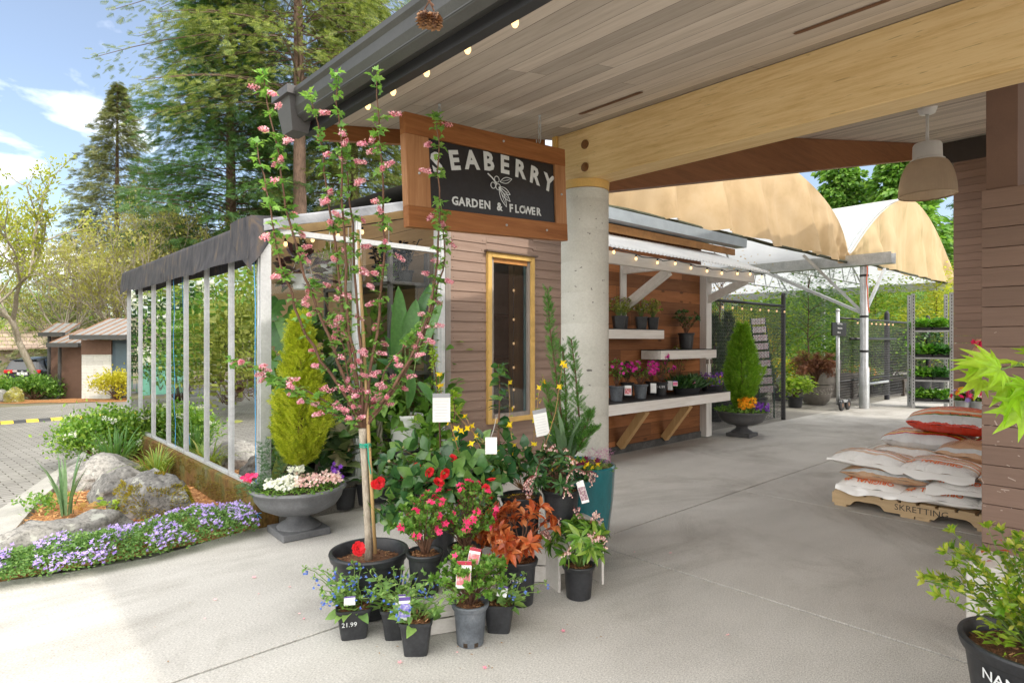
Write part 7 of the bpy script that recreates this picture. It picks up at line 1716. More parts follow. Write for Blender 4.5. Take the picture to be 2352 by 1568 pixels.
def bush(name, label, c, rx, ry, rz, mat, n, L, fl=None, clumps=26, cat='shrub', tm='leaf', stem=True):
    c = Vector(c); t = T(name, label, cat, c); lv = LV(tm); fv = LV('flower5'); sm = MB()
    for k in range(clumps):
        o = rdir(-.35, 1); p = c + Vector((o.x * rx, o.y * ry, rz * (.9 + .75 * o.z) * .62)); sm.tube(curve(c, p, -.03, 4, .02), [.012, .01, .007, .005, .003], 5); cr_ = min(rx, rz) * .26
        for i in range(n // clumps):
            g = Vector((rnd.gauss(0, cr_), rnd.gauss(0, cr_), rnd.gauss(0, cr_ * .8))); lv.one(p + g, o * .5 + rdir(-.3, 1) + UP * .2, L * rnd.uniform(.6, 1.2), 1.05)
        if fl and rnd.random() < fl[1]:
            q = p + o * cr_ * 1.5
            for i in range(fl[2]): d_ = (o + rv(.6)).normalized(); fv.one(q + rv(fl[3] * 2.2), d_.orthogonal(), fl[3], 1, d_)
    if stem: sm.build('stems', STEM, t, True)
    lv.build('foliage', mat, t, .8)
    if fl: fv.build('blossoms', fl[0], t, .4)
    return t
L_CHO = leaf_mat('choisya_leaf', (.09, .22, .03), (.20, .36, .05), .35, .35, (.34, .48, .08))
p = fl(243, 7.9); bush('mexican_orange', 'rounded bright green shrub with white blossom between road and greenhouse', (p.x, p.y, p.z), .40, .38, .60, L_CHO, 6500, .055, (P_WHITE, .7, 16, .016), 44)
p = fl(325, 9.2); bush('sedge_shrub', 'pale feathery green shrub behind the white blossomed shrub', (p.x + .1, p.y, p.z),   .28, .35, .55, L_OLI, 2600, .05, None, 30)

# ------------------------------------------------------------------ plants inside the greenhouse
IG = 'houseplants inside the greenhouse'
L_MON = leaf_mat('monstera_leaf', (.04, .14, .03), (.10, .26, .055), .25, .4, (.22, .40, .11), spec=.6)
def split_leaf(mb, p, d, up, L, cuts=5):
    """monstera leaf: heart outline with deep side cuts"""
    d = Vector(d).normalized(); z = (Vector(up) - d * Vector(up).dot(d)).normalized(); x = d.cross(z)
    pts = []
    for i in range(13):
        s_ = i / 12; ww = .46 * math.sin(math.pi * min(1, (s_ + .10) / 1.10)) ** .75; cut = (i % 2 == 1 and 2 < i < 12); pts.append((ww * (.50 if cut else 1), s_ - .12 + .05 * (0 if cut else 1)))
    vs = [(0, -.02 + .02, 0)] + [(0, s_ / 12, 0) for s_ in range(13)]; mid = [p + d * L * s_ / 12 - z * L * .18 * (s_ / 12) ** 2 for s_ in range(13)]
    for sgn in (-1, 1):
        ed = [p + x * sgn * w_ * L + d * s_ * L - z * L * (.18 * max(0, s_) ** 2 - .10 * w_ ) for w_, s_ in pts]; mb.add(mid + ed, [(i, i + 1, 13 + i + 1, 13 + i) for i in range(12)])
def monstera(label, c, leaves, seed):
    c = Vector(c); t = T('monstera', label, 'houseplant', c, IG); pot(t, c, .17, .13, .28, BLACKP, n=24); sm = MB(); lm = MB()
    for (u, v, d, L, dx, dz) in leaves:
        e = at(u, v, d); cc = curve(c + UP * .26, e, -.08, 5); sm.tube(cc, [.009, .008, .007, .006, .005, .004], 6); split_leaf(lm, e, RT * dx + UP * dz - FW * .35, UP * .6 - FW * .9 + rv(.3), L)
    sm.build('stems', GREENSTEM, t, True); lm.build('leaves', L_MON, t)
c = at(655, CV, 5.75); c.z = .02
monstera('big leaved monstera just inside the greenhouse corner behind the conifer', (c.x, c.y, .02), [(640, 905, 5.6, .34, -.2, -1), (690, 880, 5.6, .32, .6, -.8), (625, 830, 5.7, .34, -.5, -.6), (665, 800, 5.75, .36, .2, -.9), (710, 830, 5.7, .32, .8, -.4), (630, 740, 5.9, .36, .4, -.8), (660, 720, 6.0, .36, .9, -.2), (640, 690, 6.0, .34, -.3, -.6), (735, 900, 5.6, .30, .5, -.9), (620, 960, 5.6, .3, -.3, -1), (745, 840, 5.75, .3, .3, -.9)], 1)
c = at(780, CV, 6.3); monstera('second monstera with split leaves left of the white pot', (c.x, c.y, .02), [(770, 900, 6.1, .34, -.4, -.8), (800, 880, 6.0, .34, .4, -.9), (760, 850, 6.2, .36, -.6, -.5), (812, 840, 6.1, .34, .8, -.4), (790, 930, 6.0, .3, .2, -1), (745, 950, 6.1, .3, -.5, -.8)], 2)
wp_ = at(932, CV, 5.75); wp_.z = .50
sdt = T('plant_stand', 'low dark stand carrying the large white pot in the greenhouse', 'stand', (wp_.x, wp_.y, .02)); m = MB(); m.lathe([(.17, .46), (.17, .495), (1e-3, .495)], 24, (wp_.x, wp_.y, 0)); m.build('stand_top', BLACKM, sdt)
for q in (0, 2.1, 4.2): m = MB(); m.tube([(wp_.x + .13 * math.cos(q), wp_.y + .13 * math.sin(q), .02), (wp_.x + .10 * math.cos(q), wp_.y + .10 * math.sin(q), .46)], .012, 6); m.build('leg', BLACKM, sdt)
bo = T('bird_of_paradise', 'tall bird of paradise plant in a large white pot inside the greenhouse', 'houseplant', wp_, IG); pot(bo, wp_, .158, .125, .315, WHITEP, soil=.9, n=36, lip=.006)
sm = MB(); lm = MB()
def paddle(mb, a, b, wd, nrm, bend=.15):
    a, b = Vector(a), Vector(b); d = (b - a); L = d.length; d.normalize(); x = d.cross(Vector(nrm)).normalized(); z = x.cross(d); vs = []; n = 10
    for i in range(n + 1):
        s_ = i / n; w_ = wd * math.sin(math.pi * min(1, (s_ * .93 + .07))) ** .65; p = a + d * L * s_ - z * L * bend * s_ * s_; vs += [p - x * w_ + z * w_ * .35, p, p + x * w_ + z * w_ * .35]
    mb.add(vs, [(3 * k + q, 3 * k + q + 1, 3 * k + q + 4, 3 * k + q + 3) for k in range(n) for q in (0, 1)])
for (u0, v0, u1_, v1_, d, wd, nr) in ((905, 830, 928, 660, 5.6, .085, (0, -1, .1)), (930, 800, 958, 690, 5.65, .07, (-.5, -1, 0)), (955, 830, 1010, 690, 5.6, .06, (-.8, -.6, .1)), (945, 760, 990, 650, 5.75, .05, (-.6, -.7, 0)), (915, 870, 895, 770, 5.6, .06, (.3, -1, .1)), (940, 850, 945, 1000 - 60, 5.45, .06, (.2, -1, .3)), (925, 860, 870, 820, 5.6, .06, (0, -.6, .8)), (960, 880, 1005, 930, 5.5, .055, (0, -.7, .7)), (920, 760, 905, 700, 5.7, .06, (.2, -1, 0))):
    a, b = at(u0, v0, d), at(u1_, v1_, d - .05); paddle(lm, a, b, wd, nr); sm.tube(curve(wp_ + UP * .29 + rv(.02), a, 0, 4), [.009, .008, .007, .006, .005], 6)
sm.build('stalks', GREENSTEM, bo, True); lm.build('leaves', leaf_mat('paddle_leaf', (.04, .13, .04), (.09, .22, .06), .3, .3, (.16, .32, .09), spec=.5), bo, True)
mt_ = at(872, CV, 5.7); mt_.z = .02
mo = T('money_tree', 'braided trunk money tree with drooping green leaves left of the white pot', 'houseplant', mt_, IG); pot(mo, mt_, .12, .09, .2, BLACKP, n=24); m = MB()
for k in range(3): m.tube([mt_ + Vector((.018 * math.cos(k * 2.09 + z * 16), .018 * math.sin(k * 2.09 + z * 16), .18 + z)) for z in [i * .025 for i in range(24)]], .013, 6)
m.build('braided_trunk', PALEBARK, mo, True); lv = LV('leaf')
for k in range(46): o = rdir(-.3, 1); p = mt_ + UP * .85 + Vector((o.x * .22, o.y * .22, o.z * .22)); whorl(lv, p, o + UP * .3, 5, .15, 1.3, .95, .2, .35)
lv.build('leaves', L_MID, mo)
rb2 = at(790, CV, 5.45); rb2.z = .02
ru = T('rubber_plant', 'cream edged rubber plant low behind the urn flowers', 'houseplant', rb2, IG); pot(ru, rb2, .11, .09, .2, BLACKP, n=24); lv = LV('leaf')
for k in range(40): lv.one(rb2 + UP * (.25 + .4 * rnd.random()) + rv(.03), rdir(-.1, .8), .19, 1.25)
lv.build('leaves', leaf_mat('variegated', (.06, .12, .05), (.20, .24, .10), .35, .25, (.48, .42, .28)), ru)
bw = at(725, CV, 5.5)
for i, (u, d, lab, lm_, L) in enumerate(((985, 5.5, 'leafy green houseplant low beside the greenhouse right post', L_MID, .14), (960, 6.2, 'dark leaved houseplant on the floor behind the white pot stand', L_DARK, .16), (835, 5.6, 'small green houseplant at the foot of the middle post', L_MID, .10), (700, 6.6, 'tall dark fan leaved houseplant deep in the greenhouse', L_DARK, .26), (860, 6.5, 'tall green houseplant rising behind the middle post', L_MID, .17), (760, 6.9, 'tall bright houseplant behind the purple hanging basket', L_PIE, .2), (640, 6.3, 'leafy houseplant against the side glass', L_MID, .2), (905, 5.75, 'bushy houseplant beside the braided money tree', L_PIE, .12), (735, 5.55, 'dark broad leaved houseplant behind the golden conifer', L_DARK, .2), (990, 6.0, 'green houseplant in front of the greenhouse rack', L_MID, .15), (1000, 6.4, 'tall green houseplant beside the rack end', L_PIE, .16))):
    b = at(u, CV, d); b.z = .02; t = T('houseplant', lab, 'houseplant', b, IG); pot(t, b, .12, .09, .2, BLACKP, n=20); lv = LV('leaf')
    hh = (.55, .5, .35, 1.5, 1.6, 1.5, 1.2, .6, 1.1, .9, 1.5)[i]
    for k in range(130 if i < 4 else 230): o = rdir(-.2, 1); lv.one(b + UP * (.2 + hh * rnd.random()) + Vector((o.x, o.y, 0)) * (.18 if i < 4 else .30) * rnd.random(), o, L * rnd.uniform(.6, 1.2), 1)
    lv.build('leaves', lm_, t)
ha = blades('agave', 'pale yellow striped agave close to the greenhouse side glass', 'houseplant', (2.12, 5.55, .05), 16, .62, .03, leaf_mat('agave', (.34, .40, .14), (.50, .52, .22), .5, .25), .6, 3.2, .15)
# rack with dark pots at the rear right
rkx0, rkx1, rky0, rky1 = 3.16, GXR - .02, 5.22, 6.7
gk = T('greenhouse_rack', 'dark steel shelving along the right inner wall of the greenhouse', 'shelf unit', (rkx0, 6.0, .02))
for z in (.55, 1.16, 2.06): m = MB(); m.box((rkx0, rky0, z), (rkx1, rky1, z + .03)); m.build('shelf', plain('rack_grey', (.10, .095, .09), .5), gk)
for x in (rkx0, rkx1 - .05):
    for y in (rky0 + .02, rky1 - .06): m = MB(); m.box((x, y, .021), (x + .04, y + .04, 2.4)); m.build('leg', MATS['rack_grey'], gk)
m = MB(); m.box((2.0, 7.6, .6), (3.6, 7.64, 1.25)); tag(m.build('dark_panel', plain('charcoal', (.03, .03, .033), .6), None), 'charcoal panel standing across the middle of the greenhouse', 'panel')
m = MB(); m.box((2.0, 7.3, 1.26), (3.6, 7.9, 1.30)); tag(m.build('potting_bench_top', WHITEP, None), 'white bench top above the charcoal panel in the greenhouse', 'bench top')
zt = T('raven_plant', 'tray of near black leaved raven plants on top of the greenhouse rack', 'houseplant', (3.38, 5.5, 2.091), IG)
for k in range(4): pot(zt, (3.40 - .03 * (k % 2), 5.32 + k * .16, 2.092), .075, .06, .12, BLACKP, n=18)
lv = LV('leaf'); sm = MB()
for k in range(36):
    b = Vector((3.38 + rnd.uniform(-.06, .06), 5.28 + .54 * rnd.random(), 2.20)); e = b + Vector((rnd.uniform(-.12, .12), rnd.uniform(-.12, .12), rnd.uniform(.18, .34))); cc = curve(b, e, 0, 5, 0, rv(.03)); sm.tube(cc, .005, 4)
    for i in range(12): s_ = .25 + .75 * i / 12; lv.one(b.lerp(e, s_), rdir(-.1, .6), .065, 1.1)
sm.build('stems', BLACKP, zt); lv.build('leaves', leaf_mat('raven', (.008, .008, .012), (.022, .02, .026), .25, 0, spec=.6), zt)
# hanging baskets
def basket(label, u, v, d, r, mat, L, n, drop=.1, spread=.2):
    p = at(u, v, d); t = T('hanging_basket', label, 'hanging basket', p, 'hanging baskets in the greenhouse'); zt_ = zr(min(max(p.x, GX), GXR)) - .08
    m = MB(); m.lathe([(1e-3, -r * 1.05), (r * .72, -r * 1.05), (r * .95, -.01), (r * 1.06, 0), (r * 1.05, .015), (r * .9, 0), (1e-3, -.02)], 28, p); m.build('pot', WHITEP, t, True, flat_angle=40)
    m = MB(); top = Vector((p.x, p.y, p.z + .34))
    for k in range(3): q = 2.09 * k + .3; m.tube([p + Vector((r * math.cos(q), r * math.sin(q), 0)), top], .003, 4)
    m.tube([top, (top.x, top.y, zt_)], .004, 5); m.build('hanger', WHITEP, t); lv = LV('leaf')
    for k in range(n): o = rdir(-.35, 1); lv.one(p + UP * .04 + Vector((o.x * spread * rnd.random(), o.y * spread * rnd.random(), o.z * spread * .8 - drop * rnd.random() * (abs(o.x) + abs(o.y)))), o + UP * .2 - UP * rnd.random() * .6, L * rnd.uniform(.6, 1.2), 1)
    lv.build('foliage', mat, t); return t
basket('white hanging basket of dark purple leaved plant nearest the corner', 696, 637, 5.75, .115, leaf_mat('purple_leaf', (.05, .018, .03), (.11, .04, .055), .35, .2, (.12, .14, .06)), .11, 150, .05, .26)
basket('smaller white hanging basket trailing green behind the purple one', 757, 608, 6.6, .10, L_OLI, .06, 220, .25, .2)
basket('white hanging basket with round green leaves near the rack', 893, 642, 6.3, .085, L_MID, .05, 240, .12, .16)
basket('white hanging basket trailing string leaves low at the middle post', 800, 652, 6.5, .09, L_MID, .05, 240, .35, .14)
gl = T('greenhouse_lights', 'string of small bulbs under the front edge of the greenhouse roof', 'string lights', (2.6, 5.15, 2.5)); m = MB(); pts = []
for k in range(7): x = GX + .25 + k * .24; p = Vector((x, 5.14, zr(x) - .16)); pts.append(p + UP * .03); bulb_at(p, gl, .8)
m.tube(pts, .005, 5); m.build('wire', BLACKM, gl)

# ------------------------------------------------------------------ service shed, parked car, speed bump
SD = 21.0; szb = fl(200, SD).z
def sp_(u, d=SD): q = at(u, CV, d); return Vector((q.x, q.y, 0))
def zv(v, d=SD): return EYE + (CV - v) / FPX * d
shd = T('service_shed', 'low brown service shed with a grey metal roof, white block wall and blue door', 'shed', (sp_(200).x, sp_(200).y, szb))
def wbox(nm, u0, u1, v0, v1, d0, dep, mat, parent=shd, z0=None):
    a, b = sp_(u0, d0), sp_(u1, d0); z1, zl = zv(v0, d0), (zv(v1, d0) if z0 is None else z0); m = MB(); c_ = (a + b) / 2 + FW * dep / 2; m.obox((c_.x, c_.y, (z1 + zl) / 2), RT * (b - a).length / 2, FW * dep / 2, UP * (z1 - zl) / 2); return m.build(nm, mat, parent)
SHB = plain('shed_brown', (.19, .105, .075), .7, var=.1)
BLOCK = wood('white_block', [(.3, (.60, .59, .56)), (.7, (.78, .77, .74))], 0, .2, 2, .8, .6, .02, .4, bd=.06)
zb_ = szb - .1
wbox('block_wall', 187.5, 255, 816, 916, SD, 3, BLOCK, z0=zb_); wbox('siding_wall', 186.5, 255, 782, 815.8, SD - .02, 3, SHB)
wbox('side_wall', 141, 187.2, 795, 916, SD + .9, 2.5, SHB, z0=zb_); wbox('rear_wall', 111, 141, 775, 916, SD + 1.8, 2, SHB, z0=zb_)
DOORB = plain('door_blue', (.085, .125, .165), .5, var=.06)
wbox('door_frame', 255.2, 300, 782, 916, SD + .05, 2.8, DOORB, z0=zb_); dr = wbox('door', 265.5, 296, 790, 912, SD + .0, .045, plain('door_face', (.10, .145, .185), .45, var=.05))
a = sp_(276, SD - .06); m = MB(); m.tube([a + UP * zv(869), a + RT * .1 + UP * zv(868)], .022, 6); m.ball(a + UP * zv(869), .04, 8); m.build('handle', STEEL, dr, True)
ROOFM = plain('standing_seam', (.30, .30, .305), .4, var=.06, metal=.2)
SEAM = plain('rusty_seam', (.34, .19, .11), .6)
def mroof(ul, ur, vt, vb, d0, run, nseam, uo=12):
    a, b = sp_(ul, d0), sp_(ur, d0); zb2, zt2 = zv(vb, d0), zv(vt, d0 + run); u_ = (b - a); back = FW * run; skew = RT * uo; m = MB()
    q = [a + UP * zb2, b + UP * zb2, b + back + skew + UP * zt2, a + back + skew + UP * zt2]; m.add(q + [p - UP * .08 for p in q], [(0, 1, 2, 3), (7, 6, 5, 4), (0, 4, 5, 1), (1, 5, 6, 2), (2, 6, 7, 3), (3, 7, 4, 0)]); r_ = m.build('roof', ROOFM, shd)
    m = MB()
    for k in range(nseam + 1): s_ = k / nseam; m.bar(q[0].lerp(q[1], s_) + UP * .012, q[3].lerp(q[2], s_) + UP * .012, .03, .03)
    m.build('seams', SEAM, r_)
    m = MB(); m.bar(a - FW * .08 - UP * .06 + UP * zb2, b - FW * .08 - UP * .06 + UP * zb2, .14, .15); m.build('gutter', plain('shed_gutter', (.07, .068, .068), .4), r_)
mroof(166, 330, 733, 772, SD - .4, 1.0, 8, .63); mroof(113, 186, 757, 790, SD + .5, .9, 4, .55); mroof(94, 150, 744, 766, SD + 1.4, .6, 3, .12)
for (u, v0, d) in ((115.5, 770, SD + 1.7), (140, 800, SD + .8)):
    a = sp_(u, d); m = MB(); m.tube([a - FW * .05 + UP * zv(v0, d), a - FW * .08 + UP * (szb + .05), a - FW * .2 + UP * (szb + .02)], .055, 8); m.build('downpipe', MATS['shed_gutter'], shd)
# car, seen from behind
CD = 31.0
cb_ = at(52, CV, CD); gzc = zv(897, CD); cbo = Vector((cb_.x, cb_.y, gzc))
car = T('parked_car', 'black estate car parked nose in beyond the bare tree, red tail lights showing', 'car', cbo)
cx_ = RT.copy(); cy_ = FW.copy()
def CP(x, y, z): return cbo + cx_ * x + cy_ * y + UP * z
CARP = plain('car_black', (.018, .021, .028), .18, var=.05, spec=.8); CGL = plain('car_glass', (.02, .026, .034), .06, spec=.9)
sec = [(0.0, .93, .34, .62, 1.0, .90), (.12, .96, .28, .66, 1.48, .74), (.9, .97, .24, .68, 1.66, .72), (2.4, .97, .24, .68, 1.64, .72), (3.0, .97, .24, .68, 1.05, .80), (4.2, .95, .26, .62, .95, .82), (4.55, .86, .34, .56, .72, .78)]
m = MB(); ring = []
for (y, w_, z0, z1, z2, w2) in sec:
    hw_ = w_; pr = [(-hw_ * .9, z0), (-hw_, z0 + .2), (-hw_, z1 + .28), (-hw_ * .97, min(z2, 1.02)), (-hw_ * w2, z2 - .05), (-hw_ * w2 * .85, z2), (hw_ * w2 * .85, z2), (hw_ * w2, z2 - .05), (hw_ * .97, min(z2, 1.02)), (hw_, z1 + .28), (hw_, z0 + .2), (hw_ * .9, z0)]; ring.append([CP(x, y, z) for x, z in pr])
n = 12; vs = [p for r_ in ring for p in r_]; fs = [(i * n + k, i * n + (k + 1) % n, (i + 1) * n + (k + 1) % n, (i + 1) * n + k) for i in range(len(ring) - 1) for k in range(n)] + [tuple(range(n)), tuple(range((len(ring) - 1) * n + n - 1, (len(ring) - 1) * n - 1, -1))]
m.add(vs, fs); m.build('body', CARP, car, True, flat_angle=28)
m = MB(); m.add([CP(-.72, .0, 1.02), CP(.72, .0, 1.02), CP(.60, .10, 1.42), CP(-.60, .10, 1.42)], [(0, 1, 2, 3)]); m.build('rear_window', CGL, car)
m = MB(); m.bar(CP(-.62, .04, 1.52), CP(.62, .04, 1.52), .22, .05); m.build('spoiler', CARP, car)
for sgn in (-1, 1):
    m = MB(); m.add([CP(sgn * .965, .35, 1.04), CP(sgn * .965, 2.6, 1.04), CP(sgn * .73, 2.3, 1.55), CP(sgn * .73, .5, 1.55)], [(0, 1, 2, 3)]); m.build('side_window', CGL, car)
    m = MB(); m.obox(CP(sgn * .70, -.01, .93), cx_ * .22, cy_ * .05, UP * .085); m.build('tail_light', plain('tail_red', (.62, .02, .02), .2), car, bevel=.03)
    m = MB(); m.obox(CP(sgn * .36, -.015, .95), cx_ * .11, cy_ * .03, UP * .045); m.build('reverse_light', plain('tail_pale', (.7, .6, .58), .2), car)
    m = MB(); m.ball(CP(sgn * 1.06, 2.9, 1.08), .1, 8); m.build('mirror', CARP, car, True)
    for y in (.9, 3.7): m = MB(); m.lathe([(.12, -.1), (.33, -.1), (.34, 0), (.33, .1), (.12, .1)], 20, (0, 0, 0)); m.xform(Matrix.Translation(CP(sgn * .86, y, .34)) @ Matrix.Rotation(AZ - rad(90), 4, 'Z') @ Matrix.Rotation(rad(90), 4, 'Y')); m.build('wheel', BLACKP, car, True, flat_angle=40)
m = MB(); m.obox(CP(0, -.02, .82), cx_ * .26, cy_ * .02, UP * .07); m.build('number_plate', PAPER, car); m = MB(); m.obox(CP(0, -.06, .46), cx_ * .93, cy_ * .08, UP * .11); m.build('bumper', CARP, car, bevel=.03); m = MB(); m.obox(CP(0, -.01, .93), cx_ * .05, cy_ * .03, UP * .03); m.build('badge', STEEL, car)
# speed bump
a, b = fl(-160, 12.6), fl(270, 14.9)
a = Vector((a.x, a.y, gz(a.x, a.y))); ub = Vector(b); YB1 = plain('bump_yellow', (.72, .52, .06), .7, var=.12); YB2 = plain('bump_black', (.06, .06, .065), .7, var=.2)
sb = T('speed_bump', 'black and yellow rubber speed bump across the paved road', 'speed bump', ub); NS = 15
for i in range(NS):
    p, q = ub.lerp(a, i / NS), ub.lerp(a, (i + .985) / NS); p.z, q.z = gz(p.x, p.y), gz(q.x, q.y); d = (q - p).normalized(); sd = d.cross(UP).normalized(); m = MB(); vs = []
    for e in (p, q):
        for k in range(7): an = math.pi * k / 6; vs.append(e + sd * .17 * math.cos(an) + UP * (.012 + .055 * math.sin(an) * (.35 if (i == 0 and e is p) else 1)))
    m.add(vs, [(k, k + 1, 8 + k, 7 + k) for k in range(6)] + [tuple(range(6, -1, -1)), tuple(range(7, 14))]); m.build('segment', YB1 if i % 2 else YB2, sb)
# far house roof
hp = fl(110, 48); hb = T('far_house', 'pale tile roofed house half hidden behind the bare tree', 'house', hp)
def hq(u, v, d): return at(u, v, d)
m = MB(); q = [hq(-40, 800, 46), hq(235, 795, 46), hq(190, 722, 52), hq(40, 722, 52)]; m.add(q + [p - UP * .2 for p in q], [(0, 1, 2, 3), (7, 6, 5, 4), (0, 4, 5, 1), (1, 5, 6, 2), (2, 6, 7, 3), (3, 7, 4, 0)])
m.build('roof', wood('roof_tile', [(.3, (.42, .30, .23)), (.7, (.60, .47, .38))], 0, .3, 2, .8, .6, .12, .35, bd=.25), hb); m = MB(); a, b = hq(-30, 800, 47), hq(225, 795, 47); m.obox(((a + b) / 2 + FW * 3) * Vector((1, 1, 0)).x if False else Vector(((a.x + b.x) / 2 + FW.x * 3, (a.y + b.y) / 2 + FW.y * 3, (a.z - .2 + hp.z - 2) / 2)), RT * (b - a).length / 2, FW * 2.8, UP * (a.z - .25 - hp.z + 2) / 2); m.build('wall', plain('house_wall', (.30, .24, .19), .8), hb)
# bank of low shrubs, yellow bush and rock by the shed
ysd = fl(268, 20.4); bush('golden_spirea', 'yellow leaved shrub in front of the blue shed door', ysd, .62, .5, .75, leaf_mat('gold_leaf', (.42, .40, .03), (.62, .56, .06), .5, .4), 1800, .10, None, 26)
q = fl(76, 21.5); bush('verge_shrub', 'dense green shrub left of the shed downpipe', q, .7, .55, .62, L_MID, 2400, .12, None, 26)
q = fl(35, 23.5); bush('verge_shrub', 'reddish green shrub below the parked car', q, 1.1, .7, .30, leaf_mat('bronze_green', (.12, .17, .04), (.24, .28, .08), .5, .3, (.40, .24, .12)), 2400, .14, None, 26)
q = fl(-5, 21.5); bush('verge_shrub', 'low green shrub at the left edge of the picture', q, .9, .7, .6, L_CHO, 2000, .12, None, 22)
q = fl(33, 20.2); rock('mossy_rock', 'upright mossy yellow green rock beside the road verge', (q.x, q.y, q.z + .15), .27, .25, .36, 0, rock_mat('moss_rock', [(.3, (.16, .15, .10)), (.5, (.30, .28, .05)), (.75, (.38, .36, .28))]), 3.3)
q = fl(6, 20.5); rock('grey_rock', 'low grey rock next to the mossy upright rock', (q.x, q.y, q.z + .1), .38, .3, .28, .3, RK2, 5.7)
m = MB(); vs = []
for i in range(25): u = -140 + i * 22; p, q = fl(u, 20.9 + .25 * math.sin(i)), fl(u, 19.7 + .15 * math.sin(i * 1.3)); vs += [(p.x, p.y, gz(p.x, p.y) + .05), (q.x, q.y, gz(q.x, q.y) + .012)]
m.add(vs, [(2 * i, 2 * i + 1, 2 * i + 3, 2 * i + 2) for i in range(24)]); tag(m.build('verge_bark', MULCH), kind='structure')

# ------------------------------------------------------------------ trees
TG = 'tall conifers behind the greenhouse'
def conifer(label, u, d, h, R_, crown0, mat, n, L, seed, droop=.25, trunk=.3, top=0.0, dens=1.0, tm='frond', gaps=.0, expo=.9, sparse_low=0):
    rs = random.Random(seed); b = fl(u, d); t = T('conifer_tree', label, 'tree', b, TG); m = MB(); lean = Vector((rs.uniform(-.3, .3), rs.uniform(-.3, .3), 0))
    m.tube([b + lean * (k / 8) ** 2 + UP * h * k / 8 - UP * .3 * (k == 0) for k in range(9)], [trunk * (1 - .93 * k / 8) + .02 for k in range(9)], 12); m.build('trunk', BARK, t, True)
    lv = LV(tm); bm = MB(); nb = int(n * .011 * 3)
    for i in range(nb):
        s_ = crown0 + (1 - crown0) * (i + rs.random()) / nb; f = (s_ - crown0) / (1 - crown0); q = i * 2.4 + rs.uniform(-.5, .5)
        Lb = R_ * ((1 - f) ** expo + .04) * rs.uniform(.55, 1.12); Lb *= 1 + .3 * noise.noise((math.cos(q) * 1.5, math.sin(q) * 1.5, s_ * 6 + seed))
        if gaps and noise.noise((math.cos(q) * 2, math.sin(q) * 2, s_ * 9 + seed * 3)) > gaps: continue
        o = Vector((math.cos(q), math.sin(q), 0)); st = b + lean * s_ ** 2 + UP * h * s_; pts = [st + o * Lb * k / 6 + UP * (Lb * (.18 * (k / 6) * (1 - f * .2) - droop * (k / 6) ** 2 * 1.6 + .25 * droop * (k / 6) ** 4)) for k in range(7)]
        bm.tube(pts, [.034 * (Lb / R_) * (1 - .85 * k / 6) + .005 for k in range(7)], 4, cap=False); sd = Vector((-o.y, o.x, 0)); ns_ = int(n / nb * (.35 + Lb / R_) * 2.6)
        for k in range(ns_):
            w_ = rs.random() ** .62; i_ = min(5, int((.08 + .92 * w_) * 6)); p = pts[i_].lerp(pts[i_ + 1], (.08 + .92 * w_) * 6 - i_); side = rs.uniform(-1, 1); wd = Lb * .30 * (1 - .55 * w_) + .12
            pp = p + sd * side * wd + Vector((0, 0, -abs(side) * wd * .35 + rs.gauss(0, .10))) ; d_ = o * .7 + sd * side * .9 + Vector((0, 0, rs.uniform(-.55, .12) - droop * .6)); lv.one(pp, d_, L * rs.uniform(.6, 1.3), 1.25, UP)
    bm.build('limbs', BARK, t); lv.build('crown', mat, t, .55); return t
L_FIR = leaf_mat('fir_needles', (.05, .12, .04), (.095, .195, .06), .6, .3, (.16, .27, .08)); L_FIR2 = leaf_mat('hemlock_needles', (.10, .15, .04), (.20, .25, .065), .6, .35, (.33, .34, .10)); L_FIR3 = leaf_mat('grey_fir', (.10, .13, .055), (.18, .20, .08), .6, .25, (.28, .27, .11))
conifer('deep green fir with a bare lower trunk behind the greenhouse roof', 532, 27, 21, 4.6, .28, L_FIR, 11000, .38, 3, .16, .30, gaps=.34, expo=.7)
conifer('tallest olive conifer behind the gutter corner, reaching out of the picture', 690, 25, 27, 6.8, .42, L_FIR2, 9000, .34, 8, .30, .33, gaps=.28, expo=.45)
conifer('grey green fir farther left with a pointed top against the sky', 268, 40, 19.6, 6.4, .05, L_FIR3, 9500, .42, 5, .16, .25, expo=.9, gaps=.32)
conifer('dark fir right behind the grey green one', 385, 46, 13.0, 4.0, .05, L_FIR3, 4500, .55, 6, .2, .25, gaps=.5)
conifer('olive conifer filling the gap between the two big trunks', 612, 33, 16, 3.4, .08, L_FIR2, 3800, .42, 9, .28, .28, gaps=.5)
conifer('yellowish conifer behind the hanging sign', 815, 29, 21, 5.2, .05, L_FIR2, 10500, .42, 12, .32, .3, gaps=.5, expo=.6)
conifer('green conifer beyond the tan curtain and hoop covers', 2075, 44, 17.5, 6, .1, L_MID, 9000, .42, 14, .25, .3, gaps=.5, tm='leaf')
conifer('dark conifer at the right behind the second hoop house', 2230, 46, 14.5, 5, .08, L_FIR, 6000, .6, 15, .25, .3, gaps=.5)
conifer('leafy green tree beyond the nearer hoop house crown', 1930, 48, 18, 6.5, .1, L_MID, 9000, .42, 16, .25, .3, gaps=.5, tm='leaf')
